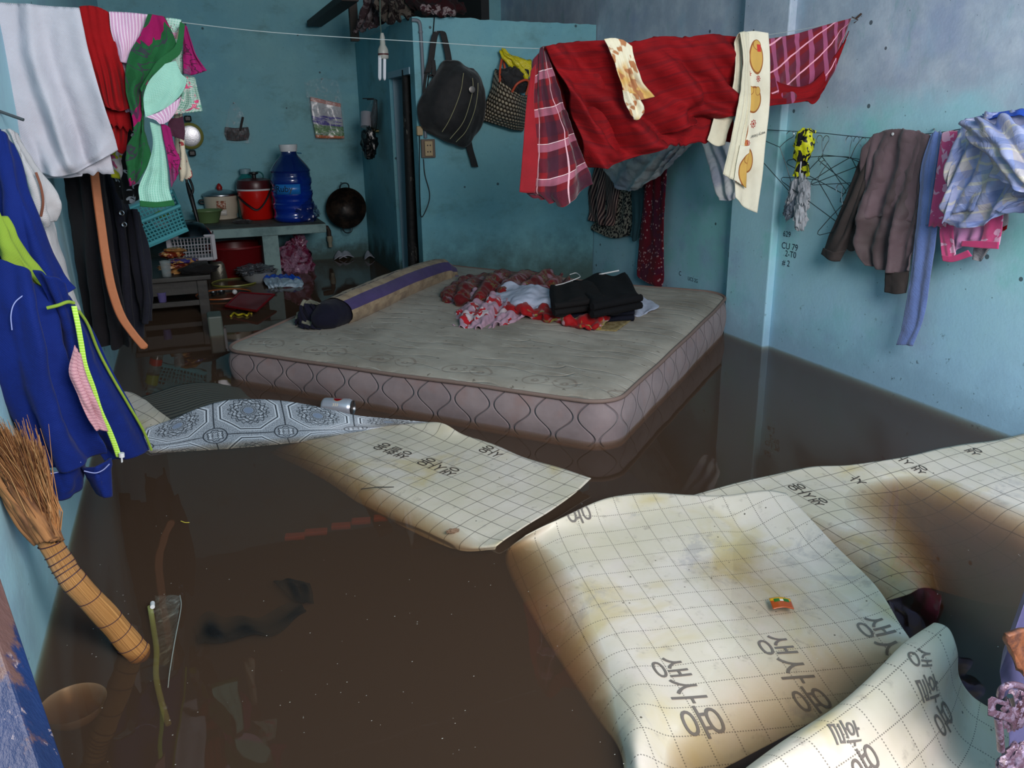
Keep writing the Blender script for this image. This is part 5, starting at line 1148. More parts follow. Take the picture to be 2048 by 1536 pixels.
# blue water bottle
c = at(590, 442); s = mpp(c)
o = thing('water_bottle', 'big blue 20 litre water bottle with white cap on the counter', 'bottle', tuple(c)); f = Matrix.Translation(c)
M_jug = M('blue_pet', lambda g: g.mix(g.sep(g.OB.k)[2].ss(.5, .75), srgb(8, 46, 148), srgb(12, 34, 96)), .12, spec=.7, coat=.6)
prof = [(0,0),(33*s,0),(38*s,4*s)]
for z in range(8, 96, 3): prof.append(((39.5 - (2.0 if (z//12) % 2 else 0) - .6*math.cos(z))*s, z*s))
prof += [(39*s,98*s),(34*s,106*s),(24*s,118*s),(17*s,126*s),(15*s,130*s),(15*s,136*s)]
MB().lathe(prof, 56, f).build('body', M_jug, o)
MB().lathe([(15*s,134*s),(16*s,134*s),(17.5*s,142*s),(17.5*s,147*s),(0,147*s)], 32, f).build('cap', M_whitep, o)
MB().tube([c+Vector((15*s,-4*s,131*s)), c+Vector((24*s,-5*s,130*s))], 2*s, 6, flat=.5).build('seal_tab', M('tab', srgb(30, 110, 150), .4), o)
on_cyl(c, 39.9*s, -1.0, .3, 55*s, 74*s, 16).build('label', M('blue_label', srgb(36, 120, 200), .3), o, solid=.0006)
tv, tf = text_mesh('Ruby', 17*s)
MB().add([c + Vector((40.4*s*math.sin(-.95+x/(40*s)), -40.4*s*math.cos(-.95+x/(40*s)), 60*s+y)) for x, y in tv], tf).build('lettering', M('olive_ink', srgb(8, 10, 8), .5), o, smooth=False)
inv(o)
M_bfilm = M('blue_film', srgb(14, 40, 110), .2, lambda g: g.noise(g.OB, 30, 4, .6, 1.2), 1, .02, alpha=lambda g: g.noise(g.OB, 18, 3).ss(.4, .7)*.5+.3, coat=.6)
o = blob('crumpled_film', c+Vector((16*s, -14*s, 18*s)), (27*s, 30*s, 26*s), M_bfilm, None, .25, 3, 4, ridge=.2, flat_bottom=True, label='crumpled dark plastic film wrapped round the foot of the blue bottle', cat='plastic film')
# teal flask behind
c = at(499, 428); c = pz(499, 434, T); c.y = min(c.y, YB-.10); s = mpp(c)
o = thing('flask', 'teal plastic flask with a pale cap behind the red bucket', 'bottle', tuple(c)); f = Matrix.Translation(c)
MB().lathe([(0,0),(20*s,0),(21*s,3*s),(21*s,62*s),(19*s,74*s),(10*s,84*s),(9*s,88*s)], 32, f).build('body', M('teal_bottle', srgb(28, 110, 110), .25, coat=.4), o)
MB().lathe([(9*s,86*s),(10*s,86*s),(10.5*s,95*s),(0,96*s)], 24, f).build('cap', M('pale_cap', srgb(130, 160, 168), .4), o); inv(o)
for (x, y, r_, lab) in ((487, 447, .02, 'small black lump lying between the rice cooker and the red bucket'),):
    c = at(x, y); blob('rag', c+Vector((0, 0, .012)), (.06, .03, .014), M_cnv, None, .4, 2.5, 3, flat_bottom=True, label=lab, cat='rag')
# wok
c = py_(690, 415, YB-.11); s = mpp(c)
o = thing('wok', 'soot-black wok hanging on the back wall by its loop handle', 'wok', tuple(c))
f = frame(c, (0, -1, 0), (1, 0, 0)); M_wok = M('sooty_steel', lambda g: g.mix(g.noise(g.OB, 14, 4, .7).ss(.4, .65), srgb(16, 14, 14), srgb(62, 48, 38)), .45, metal=.3)
wk = MB().lathe([(0,-20*s),(14*s,-18*s),(26*s,-10*s),(35*s,2*s),(39*s,12*s),(40*s,14*s),(38*s,12*s),(33*s,3*s),(24*s,-8*s),(12*s,-15*s),(0,-17*s)], 48, f); 
wk.build('pan', M_wok, o)
for sg in (1, -1):
    MB().tube(curve([c+Vector((-9*s, -.03, sg*36*s)), c+Vector((-8*s, -.045, sg*44*s)), c+Vector((-4*s, -.05, sg*48*s)), c+Vector((4*s, -.05, sg*48*s)), c+Vector((8*s, -.045, sg*44*s)), c+Vector((9*s, -.03, sg*36*s))], 16), 1.5*s, 6).build('handle', M_steel, o)
MB().tube([Vector((c.x, YB+.01, c.z+47*s)), Vector((c.x, YB-.12, c.z+47*s))], .003, 6).build('nail', M_wire, o)
inv(o)
# frying pan / lid with olive rim
c = py_(380, 272, YB-.05); s = mpp(c); f = frame(c, (0, -1, 0), (1, 0, 0))
o = thing('saucepan', 'shallow pan with bright steel base and olive rim hanging on the back wall', 'pan', tuple(c))
MB().lathe([(0,4*s),(16*s,4*s),(20*s,3*s)], 40, f).build('base_disc', M('brushed_steel', srgb(190, 190, 194), .35, lambda g: g.noise(g.OB, 90, 2), .3, .002, metal=.7), o)
MB().lathe([(19.5*s,2.5*s),(21*s,3.5*s),(25*s,1*s),(26*s,-2*s),(25*s,-6*s),(0,-6*s)], 40, f).build('rim', M('olive_enamel', srgb(146, 142, 70), .35), o)
for sg in (1, -1): MB().box(tuple(c+Vector((-7*s, -.03, sg*27*s if sg > 0 else -39*s))), tuple(c+Vector((7*s, .0, 39*s if sg > 0 else -27*s)))).build('handle', M_black, o, smooth=False, bevel=.01)
MB().tube([Vector((c.x, YB+.01, c.z+36*s)), Vector((c.x, YB-.09, c.z+36*s))], .003, 6).build('nail', M_wire, o)
inv(o)
# bags on the back wall
def pin(o, px, py, y=YB): 
    p = py_(px, py, y); MB().tube([p+Vector((0, .01, 0)), p+Vector((0, -.05, 0))], .004, 6).build('nail', M_wire, o)
o = thing('plastic_bag', 'clear plastic bag holding dark sticks pinned on the back wall', 'bag', tuple(py_(470, 215, YB)))
cloth('bag_film', [[(463,206),(467,204),(472,207)], [(456,225),(468,222),(486,226)], [(448,262),(472,260),(498,258)], [(444,285),(474,286),(505,287)]], 'y', YB-.03, M_film, o, amp=.006, n=2, seed=2, nu=24, nv=30, back=.0)
cloth('dark_content', [[(450,254),(472,256),(496,254)], [(450,268),(474,270),(499,268)], [(454,280),(474,282),(496,280)]], 'y', YB-.022, M('dark_food', lambda g: g.mix(g.noise(g.UV, 40, 3).gt(.55), srgb(22, 12, 12), srgb(60, 22, 22)), .6), o, amp=.006, n=5, seed=5, nu=30, nv=16, v0=1)
MB().tube([py_(480, 262, YB-.028), py_(486, 234, YB-.028)], .008, 8).build('stick', M('dark_stick', srgb(36, 28, 24), .7), o)
pin(o, 467, 206); inv(o)
o = thing('plastic_bag', 'clear plastic bag with a stack of coloured packets pinned on the back wall', 'bag', tuple(py_(643, 160, YB)))
def packets(g):
    u, v, w = g.sep(g.UV.k); n_ = g.noise(g.comb(u*.5, v*4), 12, 3)
    t = v/.30
    c = g.mix(t.gt(.10), srgb(196, 90, 60), srgb(190, 190, 196)); c = g.mix(t.gt(.38)*n_.gt(.5), c, srgb(84, 70, 160)); c = g.mix(t.gt(.60)*n_.gt(.42), c, srgb(92, 140, 76)); c = g.mix(t.gt(.84), c, srgb(204, 104, 30))
    return g.mix(((v/.009).frac().lt(.25))*t.lt(.2), c, srgb(230, 230, 230))
cloth('packets', [[(620,193),(650,200),(681,207)], [(624,232),(654,236),(684,240)], [(632,276),(660,277),(688,277)]], 'y', YB-.05, M('packet_film', packets, .25, lambda g: g.noise(g.OB, 20, 4, .6, 1), .8, .015, coat=.4), o, amp=.006, n=2, seed=3, nu=30, nv=30, thick=.02)
cloth('bag_film', [[(608,164),(643,156),(676,162)], [(612,190),(648,192),(684,196)], [(622,232),(654,232),(688,238)], [(628,284),(658,285),(690,283)]], 'y', YB-.075, M_film, o, amp=.008, n=2, seed=4, nu=24, nv=30)
pin(o, 643, 158); inv(o)
# on the cubicle side wall
def xs(px, py, d=.03): return px_(px, py, XQ-d)
o = thing('plastic_bag', 'clear bag with a plastic cup hanging on the cubicle side wall', 'bag', tuple(xs(748, 198)))
cloth('bag_film', [[(744,198),(748,196),(751,199)], [(730,225),(740,228),(752,222)], [(718,245),(734,252),(750,245)], [(715,258),(730,266),(742,262)]], 'x', XQ-.05, M_film, o, amp=.006, n=2, nu=20, nv=30)
MB().lathe([(.035,-.05),(.04,.05),(.042,.05),(.037,-.05),(0,-.05)], 24, frame(xs(733, 240, .065), (.2, .3, 1), (1, 0, 0))).build('cup', M('clear_cup', srgb(170, 168, 176), .2, alpha=lambda g: .75, coat=.5), o)
p = px_(748, 197, XQ); MB().tube([p, p+Vector((-.08, 0, 0))], .004, 6).build('nail', M_wire, o); inv(o)
o = thing('plastic_bag', 'black plastic bag dangling under the clear bag on the cubicle wall', 'bag', tuple(xs(752, 200)))
cloth('neck', [[(748,198),(751,198),(754,200)], [(742,230),(748,232),(755,230)], [(732,262),(742,264),(752,262)]], 'x', XQ-.04, M_black, o, amp=.004, n=2, nu=14, nv=24)
blob('sack', xs(738, 288, .095), (.05, .08, .10), M('black_film', srgb(12, 12, 13), .3, lambda g: g.noise(g.OB, 22, 4, .6, 1), .9, .02, coat=.3), o, .3, 2, 3, ridge=.15); 
p = px_(751, 199, XQ); MB().tube([p, p+Vector((-.06, 0, 0))], .004, 6).build('nail', M_wire, o); inv(o)
c = px_(757, 262, XQ); knob = (MB().lathe([(0,0),(.012,0),(.012,.03),(.026,.04),(.03,.055),(.024,.068),(0,.072)], 24, frame(c, (-1, 0, 0), (0, 1, 0))).build('door_knob', M('brass', srgb(180, 160, 110), .25, metal=1), bpy.data.objects['wall_cubicle_side']))
# black pole in the doorway
o = thing('pole', 'charred black wooden pole standing in the cubicle doorway', 'pole', (1.36, 4.99, FZ))
MB().tube([py_(812, 140, 5.10), py_(818, 300, 5.10), py_(826, 520, 5.10), Vector((py_(826, 520, 5.10).x, 5.10, FZ))], [.026, .030, .032, .032], 14).build('shaft', M('charred', lambda g: g.mix(g.noise(g.comb(g.sep(g.OB.k)[0]*3, g.sep(g.OB.k)[1]*3, g.sep(g.OB.k)[2]), 6, 4, .7).gt(.62), srgb(12, 10, 10), srgb(88, 84, 78)), .7, lambda g: g.noise(g.OB, 20, 4), .8, .01), o); inv(o)
# energy-saving lamp
c = py_(764, 100, 4.4); s = mpp(c)
o = thing('hanging_lamp', 'unlit white energy-saving lamp hanging from its cable near the cubicle', 'lamp', tuple(py_(762, 40, 4.4)))
M_cer = M('ivory_plastic', srgb(176, 176, 168), .4)
def zz(py): return py_(764, py, 4.4)
MB().tube(curve([py_(760, -30, 4.4), py_(760, 20, 4.4), py_(761, 50, 4.4), py_(763, 78, 4.4)], 16), .003, 6).build('cable', M('green_cable', srgb(70, 90, 80), .6), o)
MB().lathe([(0, 0), (3*s, 0), (5*s, -8*s), (5.5*s, -22*s), (10*s, -30*s), (10.5*s, -36*s), (10.5*s, -46*s), (9*s, -48*s), (0, -48*s)], 28, Matrix.Translation(zz(66))).build('ballast', M_cer, o)
MB().lathe([(10.6*s, -38*s), (10.9*s, -39*s), (10.9*s, -40.5*s), (10.6*s, -41*s)], 28, Matrix.Translation(zz(66))).build('band', M('maroon_band', srgb(80, 24, 30), .5), o)
M_tb = M('lamp_tube', srgb(226, 230, 238), .25)
for k in range(4):
    a = k*PI/2 + .4; b = a + .55; z0 = zz(112); z1 = zz(158)
    P0 = Vector((math.cos(a)*7*s, math.sin(a)*7*s, 0)); P1 = Vector((math.cos(b)*7*s, math.sin(b)*7*s, 0))
    MB().tube([z0+P0, z1+P0+Vector((0,0,3*s)), z1+(P0*.85+P1*.15)-Vector((0,0,0)), z1+(P0+P1)/2-Vector((0,0,1.5*s)), z1+(P0*.15+P1*.85), z1+P1+Vector((0,0,3*s)), z0+P1], 1.9*s, 8).build('tube', M_tb, o)
inv(o)
# heap of rags stored on planks above the cubicle
o = thing('plank', 'dark plank jutting out above the cubicle, end of the storage loft', 'plank', tuple(py_(925, 5, 4.9)))
MB().box((.95, 5.05, 1.66), (1.05, 6.4, 1.70)).box((1.15, 4.95, 1.74), (1.85, 5.05, 1.79)).build('board', M('dark_wood', srgb(48, 38, 34), .7), o, smooth=False, bevel=.004); inv(o)
M_post = M('brown_post', srgb(70, 60, 54), .7)
tag(MB().box(tuple(py_(703, 82, 5.6)), tuple(py_(710, -20, 5.64))).build('hanging_post', M_post, None, smooth=False, bevel=.003), 'short brown post hanging down left of the energy-saving lamp', 'post')
rag = lambda a, b, sc: fabric('rag', lambda g: g.mix(g.noise(g.OB, sc, 4, .65, .8).gt(.52), a, b), .3, crs if False else .9)
def ragc(lab, rows, m_, seed, y=5.0): 
    o_ = thing('cloth', lab, 'cloth', tuple(py_(rows[0][1][0], rows[0][1][1], y))); cloth('cloth', rows, None if False else 'y', y, m_, o_, nu=40, nv=34, amp=.03, n=4, seed=seed, v0=.8, cr_amp=.016, crs=14); inv(o_)
ragc('maroon and grey patterned cloth drooping over the cubicle top at the left', [[(728,-12,5.15),(760,-15,5.1),(800,-15,5.1)], [(722,20,5.2),(750,26,5.12),(790,24,5.1)], [(714,50,5.25),(736,52,5.2),(770,44,5.12)], [(712,62,5.3),(722,60,5.25),(752,44,5.15)]], rag(srgb(64, 48, 52), srgb(120, 110, 112), 20), 3)
ragc('dark brown rag with pale patches bunched above the hanging lamp', [[(752,-14,4.95),(790,-16,4.9),(830,-14,4.92)], [(752,10,4.95),(790,8,4.88),(832,12,4.92)], [(758,28,4.98),(790,32,4.92),(828,26,4.94)], [(764,38,5.0),(790,40,4.95),(824,34,4.96)]], rag(srgb(34, 26, 26), srgb(96, 88, 80), 14), 5)
ragc('deep red fringed cloth lying along the partition top', [[(806,-14,4.86),(850,-18,4.82),(900,-12,4.84),(925,8,4.86)], [(812,6,4.84),(855,8,4.79),(900,10,4.80),(930,18,4.84)], [(822,20,4.84),(860,18,4.78),(900,22,4.80),(932,24,4.84)], [(830,24,4.85),(868,30,4.80),(905,30,4.82),(926,28,4.84)]], rag(srgb(50, 14, 18), srgb(34, 20, 22), 10), 7, 4.84)
ragc('pale lace edging hanging over the ragged partition top', [[(838,8,4.80),(870,12,4.77),(905,16,4.78)], [(845,16,4.80),(872,22,4.76),(908,24,4.78)], [(858,24,4.80),(876,32,4.77),(900,28,4.79)]], rag(srgb(150, 134, 134), srgb(70, 40, 46), 30), 9, 4.80)
# water pipe stub under the wok
o = thing('drain_pipe', 'rusty pipe stub with a cream tap at the end of the counter', 'pipe', tuple(py_(655, 450, 6.3)))
MB().tube([py_(636, 454, 6.42), py_(655, 455, 6.42), py_(658, 462, 6.42), py_(659, 474, 6.42)], .016, 10).build('pipe', M('rust_pipe', srgb(56, 42, 36), .7), o)
MB().tube([py_(659, 472, 6.42), py_(660, 482, 6.42), py_(660, 484, 6.42), py_(661, 494, 6.42)], [.022, .022, .016, .015], 12).build('tap', M('ivory_tap', srgb(150, 148, 130), .5), o); inv(o)
# ---------------------------------------------------------------- things under and before the counter
def lathe_thing(name, lab, cat, c, parts, group=None):
    o_ = thing(name, lab, cat, tuple(c), group)
    for nm, prof, m_, sg in parts: MB().lathe(prof, sg, Matrix.Translation(c)).build(nm, m_, o_)
    inv(o_); return o_
M_red2 = M('maroon_plastic', srgb(112, 20, 26), .4); M_dkrp = M('deep_red', srgb(120, 14, 24), .35)
c = pz(478, 545, 0); c.y = 6.08; c.z = -.05
lathe_thing('tub', 'big dark red tub pushed under the counter slab', 'tub', c, [('tub_body', [(0,0),(.15,0),(.17,.03),(.205,.24),(.22,.25),(.22,.262),(.198,.25),(.16,.03),(0,.02)], M_red2, 48)])
c = pz(519, 562); s = mpp(c); c.z = -.02
lathe_thing('bowl', 'white enamel bowl floating before the counter pillar', 'bowl', c, [('bowl_body', [(0,0),(16*s,0),(30*s,12*s),(37*s,26*s),(38.5*s,27*s),(36*s,26*s),(28*s,13*s),(14*s,3*s),(0,3*s)], M('grey_white_enamel', srgb(160, 166, 168), .3), 40)])
blob('plastic_bag', c+Vector((-5*s, 0, 29*s)), (34*s, 34*s, 10*s), M('grey_film', srgb(92, 96, 102), .2, lambda g: g.noise(g.OB, 34, 4, .6, 1.2), 1, .015, coat=.6), None, .4, 3, 2, ridge=.3, label='crumpled clear plastic bag lying in the white enamel bowl', cat='bag')
c = pz(441, 556); s = mpp(c); c.z = -.01
lathe_thing('tin_can', 'dull open metal can standing in the water beside the stool', 'can', c, [('can_body', [(0,0),(17*s,0),(17.5*s,2*s),(17.5*s,32*s),(15*s,37*s),(13*s,38*s),(13*s,36*s)], M('dull_tin', srgb(110, 108, 98), .4, lambda g: g.noise(g.OB, 20, 3), .5, .01, metal=.7), 32), ('can_rim', [(12.4*s,36*s),(13.5*s,38*s),(14.2*s,36.5*s)], M_steel, 32)])
c = pz(448, 592); s = mpp(c); c.z = -.01
lathe_thing('basin', 'wide shallow basin with an orange rim floating by the stool', 'basin', c, [('basin_body', [(0,-.03),(30*s,-.03),(50*s,0),(52*s,.022)], M('dark_basin', srgb(50, 48, 46), .4), 56), ('rim', [(51*s,.020),(53.5*s,.026),(54*s,.020),(52*s,.016)], M('orange_rim', srgb(170, 92, 48), .4), 56)])
c = pz(470, 566); s = mpp(c); c.z = -.012
lathe_thing('basin', 'floating basin with a yellow-green rim behind the orange-rimmed one', 'basin', c, [('basin_body', [(0,-.02),(28*s,-.02),(40*s,0),(42*s,.018)], M('dark_basin2', srgb(48, 46, 42), .4), 48), ('rim', [(41*s,.012),(44.5*s,.022),(45*s,.014)], M('yellow_rim', srgb(130, 132, 56), .4), 48)])
for k, (x, y) in enumerate(((428,590),(444,588),(470,589))):
    c = pz(x, y, .012); r_ = (.022, .022, .016)[k]
    lathe_thing('cup' if k < 2 else 'ball', ('small metal cup lying in the orange-rimmed basin, leftmost', 'small metal cup in the orange-rimmed basin beside the leftmost one', 'little white ball in the orange-rimmed basin')[k], 'cup' if k < 2 else 'ball', c,
        [('body', [(0,0),(r_*.7,0),(r_,.02),(r_*.92,.02),(r_*.6,.004),(0,.004)] if k < 2 else [(0,0),(r_*.7,r_*.3),(r_,r_),(r_*.7,r_*1.7),(0,r_*2)], M_steel if k < 2 else M_whitep, 20)])
# red crate tray
a, b = pz(447, 602, .05), pz(545, 600, .05)
o = thing('tray', 'dark red plastic tray sticking out of the water beyond the mattress corner', 'tray', (.3, 5.1, 0))
t_ = MB(); p0, p1, p2, p3 = pz(452, 612, .03), pz(512, 622, .035), pz(548, 590, .05), pz(480, 586, .045)
g_ = surf([[p0, (p0+p1)/2, p1], [(p0+p3)/2, (p0+p1+p2+p3)/4-Vector((0,0,.02)), (p1+p2)/2], [p3, (p3+p2)/2, p2]], 20, 20); grid_mesh(t_, g_)
t_.build('tray_floor', M_dkrp, o, solid=.006); MB().tube([p0, p1, p2, p3, p0], .008, 8).build('tray_rim', M_dkrp, o); inv(o)
o = thing('rope', 'short yellow cord floating between the red tray and the mattress', 'rope', tuple(pz(480, 628)))
MB().tube(curve([pz(x, y, .006) for x, y in ((462,632),(468,626),(476,630),(486,628),(494,631),(500,624),(503,627))], 30), .006, 8).build('cord', M('yellow_cord', srgb(180, 164, 24), .6), o); inv(o)
M_bp = M('blue_wrapper', lambda g: g.mix(((g.sep(g.UV.k)[1]+g.noise(g.UV, 12, 2)*.03-.1)).gt(0.0), srgb(20, 84, 200), srgb(170, 190, 206)), .25, lambda g: g.noise(g.OB, 24, 4, .6, 1), .8, .01, coat=.4)
o = thing('floating_wrapper', 'blue and white plastic wrapper floating before the counter', 'wrapper', tuple(pz(568, 562)))
cloth('film', [[(530,552,.05),(560,548,.055),(596,552,.05)], [(526,560,.03),(562,558,.04),(604,560,.03)], [(534,570,.015),(564,569,.02),(607,567,.015)], [(538,576,.0),(560,574,.006),(604,574,.0)]], 'z', 0, M_bp, o, nu=50, nv=30, amp=.010, n=6, seed=7, v0=1, cr_amp=.006, crs=22); inv(o)
M_pkf = M('pink_film', lambda g: g.mix(g.noise(g.OB, 12, 4, .6, .8).ss(.45, .6), srgb(150, 110, 134), srgb(110, 30, 62)), .2, lambda g: g.noise(g.OB, 26, 4, .6, 1.3), 1, .02, coat=.3)
o = thing('plastic_bag', 'pink plastic bag full of rubbish under the right end of the counter', 'bag', (.66, 5.96, 0))
blob('sack', (.665, 5.98, .085), (.125, .10, .115), M_pkf, o, .3, 2.2, 6, ridge=.25); blob('knot', (.70, 5.98, .21), (.05, .04, .05), M_pkf, o, .5, 3, 7, ridge=.3); inv(o)
for k, (x, y, w_, lab) in enumerate(((680,516,.05,'white paper scrap floating at the foot of the back wall, left one'), (692,515,.06,'folded white paper scrap floating beside the left one'), (738,516,.04,'white scrap lying at the foot of the cubicle side wall'))):
    c = pz(x, y, .01); cloth('paper_scrap', [[c+Vector((-w_, -.03, -.005)), c+Vector((0, -.04, .02)), c+Vector((w_, -.03, 0))], [c+Vector((-w_*.8, .03, 0)), c+Vector((0, .05, .05)), c+Vector((w_*.9, .03, .01))]], None, 0, fabric('paper%d' % k, srgb(190, 192, 204), .1), None, nu=12, nv=10, amp=.004, n=2, seed=k, label=lab, cat='paper', group='paper scraps on the water')
# stool
o = thing('stool', 'dark wooden stool standing in the water by the left wall', 'stool', (-.16, 5.0, FZ))
M_dw = M('dark_wet_wood', lambda g: g.mix(g.noise(g.comb(g.sep(g.OB.k)[0], g.sep(g.OB.k)[1]*6, g.sep(g.OB.k)[2]*6), 5, 4).ss(.4, .65), srgb(52, 50, 46), srgb(34, 32, 30)), .55, lambda g: g.noise(g.OB, 14, 4), .4, .006)
ZT = .215; x0, x1, y0, y1 = -.355, .045, 4.84, 5.62
MB().box((x0-.01, y0-.02, ZT-.028), (x1+.03, y1+.02, ZT)).build('seat', M_dw, o, smooth=False, bevel=.005)
MB().box((x0+.03, y0+.01, ZT-.105), (x1-.02, y0+.035, ZT-.028)).box((x1-.035, y0+.03, ZT-.10), (x1-.01, y1-.02, ZT-.028)).build('apron', M_dw, o, smooth=False, bevel=.003)
for (lx, ly) in ((x0+.03, y0+.03), (x1-.02, y0+.03), (x0+.03, y1-.03), (x1-.02, y1-.03)): MB().box((lx-.028, ly-.028, FZ+.001), (lx+.028, ly+.028, ZT-.028)).build('leg', M_dw, o, smooth=False, bevel=.004)
MB().box((x0+.05, y0+.005, .045), (x1-.03, y0+.03, .075)).build('stretcher', M_dw, o, smooth=False, bevel=.003)
inv(o)
def onst(px, py): return pz(px, py, ZT)
# bottle, glass, snack packs on the stool
c = onst(292, 553); d_ = (Vector((-.085, .02, .26))).normalized()
o = thing('bottle', 'clear squashed drink bottle with a red cap leaning on the stool', 'bottle', tuple(c)); f = frame(c+Vector((0,0,.01)), d_, (1, 0, 0))
M_pet = M('clear_pet', srgb(150, 160, 150), .08, alpha=lambda g: g.noise(g.OB, 20, 3).ss(.4, .7)*.4+.25, coat=1, spec=.8)
MB().lathe([(0,0),(.028,0),(.033,.01),(.031,.06),(.033,.12),(.034,.17),(.028,.20),(.014,.235),(.013,.25)], 28, f, sy=.8).build('body', M_pet, o)
MB().lathe([(.0345,.13),(.0350,.13),(.0350,.185),(.0345,.185)], 28, f, sy=.8).build('label', M('yellow_green_label', srgb(150, 168, 60), .4), o)
MB().lathe([(.0335,.03),(.0340,.03),(.0340,.065),(.0335,.065)], 28, f, sy=.8).build('red_band', M_rd, o)
MB().lathe([(0,.25),(.016,.245),(.017,.265),(.0,.268)], 20, f).build('cap', M_rd, o); inv(o)
c = onst(334, 556); c.y = max(c.y, 4.87)
lathe_thing('drinking_glass', 'empty clear drinking glass standing near the front edge of the stool', 'glass', c, [('tumbler', [(0,.002),(.022,.002),(.024,.0),(.030,.085),(.0285,.085),(.021,.006),(0,.006)], M('clear_glass', srgb(170, 180, 180), .05, alpha=lambda g: .28, coat=1), 28)])
for k, (x, y, z, w_, h_, cc, lab) in enumerate((
    (366,545,.018,.085,.018,(150,84,54),'orange-red snack packet at the bottom of the pile on the stool'),
    (352,545,.045,.095,.018,(112,36,30),'dark red snack packet second from the bottom of the pile'),
    (372,545,.068,.08,.014,(66,46,120),'purple snack packet in the middle of the pile'),
    (348,542,.095,.08,.022,(120,40,20),'red snack packet near the top of the pile'),
    (356,542,.118,.06,.016,(166,120,70),'tan snack packet on top of the pile'))):
    c = onst(x, y) + Vector((0, 0, z)); col_ = srgb(*cc)
    blob('snack_packet', c, (w_, .055, h_), M('packet_%d' % k, lambda g, c_=col_: g.mix(g.noise(g.OB, 24, 2).gt(.56), c_, srgb(190, 140, 80)), .3, lambda g: g.noise(g.OB, 40, 3, .6, 1), .6, .008, coat=.4), None, .25, 2.4, k+20, rot=(0, .1*(k-2), .3*k), ridge=.1, label=lab, cat='snack packet', group='snack packets piled on the stool')
blob('rag', onst(398, 548)+Vector((0,0,.028)), (.10, .05, .03), fabric('black_rag', srgb(26, 24, 24), .2), None, .3, 2, 2, label='black rag rolled up on the right side of the stool', cat='rag')
# white crate, steel bowl, teal basket
def basket(o, mat, c, wx, wy, h, taper, nx, nz, rim, m, th=.004, bars=True):
    mb = MB()
    def P3(u, v, t): k = 1 - taper*(1-t); return m @ Vector((u*wx*k, v*wy*k, t*h))
    cs = [(-1,-1),(1,-1),(1,1),(-1,1)]
    for q in range(4):
        a, b = cs[q], cs[(q+1) % 4]; n_ = nx if q % 2 == 0 else max(4, int(nx*wy/wx))
        for k in range(n_+1):
            t = k/n_; u, v = lerp(a[0], b[0], t), lerp(a[1], b[1], t); mb.tube([P3(u, v, .06), P3(u, v, 1)], th*.6, 4, False)
        for k in range(nz+1):
            t = .08 + .86*k/nz; mb.tube([P3(a[0], a[1], t), P3(b[0], b[1], t)], th*.6, 4, False)
    mb.add([P3(u, v, .05) for u, v in cs], [(0,1,2,3)])
    mb.tube([P3(u, v, .02) for u, v in cs+cs[:1]], th*2, 6, False)
    mb.build('lattice', mat, o, smooth=False)
    MB().tube([P3(u, v, 1) for u, v in cs+cs[:1]], rim, 8, False).build('rim', mat, o)
M_wc2 = M('white_crate_plastic', srgb(176, 176, 182), .45); M_tb2 = M('teal_basket_plastic', srgb(96, 186, 196), .4)
cc = Vector((-.005, 5.47, ZT+.002))
o = thing('crate', 'white plastic crate standing on the far side of the stool', 'crate', tuple(cc))
basket(o, M_wc2, cc, .135, .09, .145, .06, 14, 3, .009, Matrix.Translation(cc), .005)
for sx in (-1, 1): MB().box(tuple(cc+Vector((sx*.128-.012, -.098, 0))), tuple(cc+Vector((sx*.128+.012, -.078, .15)))).build('corner_post', M_wc2, o, smooth=False, bevel=.003)
inv(o)
c = cc + Vector((.005, -.0, .140))
lathe_thing('steel_bowl', 'dark steel bowl turned upside down on the white crate', 'bowl', c, [('bowl_body', [(.118,0),(.122,.004),(.11,.035),(.08,.07),(.03,.088),(0,.09)], M('dark_steel', srgb(70, 70, 74), .25, metal=1), 44), ('rim', [(.121,0),(.125,.003),(.121,.007)], M_steel, 44)])
bc = py_(322, 455, 5.22); bc.z -= .03
o = thing('basket', 'teal plastic basket tilted on top of the steel bowl and crate', 'basket', tuple(bc))
mt = Matrix.Translation(bc) @ Matrix.Rotation(math.radians(-20), 4, 'Y') @ Matrix.Rotation(math.radians(22), 4, 'X')
basket(o, M_tb2, bc, .165, .10, .16, .18, 15, 6, .011, mt, .008)
inv(o)
for k, (dx, dy, dz, r_, cc_, lab) in enumerate(((-.06,0,.05,.05,(60,150,160),'teal plastic lid lying in the teal basket'), (.02,.0,.05,.045,(170,190,200),'pale plastic tub lying in the teal basket'), (.08,.02,.06,.04,(120,180,190),'light blue plastic piece at the right end of the teal basket'), (-.10,.02,.09,.04,(130,30,40),'dark red piece poking out of the teal basket'), (.05,0,.10,.04,(130,170,80),'yellow-green piece on top in the teal basket'))):
    p = mt @ Vector((dx, dy, dz)); blob('plastic_tub', p, (r_, r_*.7, r_*.6), M('tub_%d' % k, srgb(*cc_), .35), None, .15, 2, k+40, label=lab, cat='plastic tub', group='things in the teal basket')
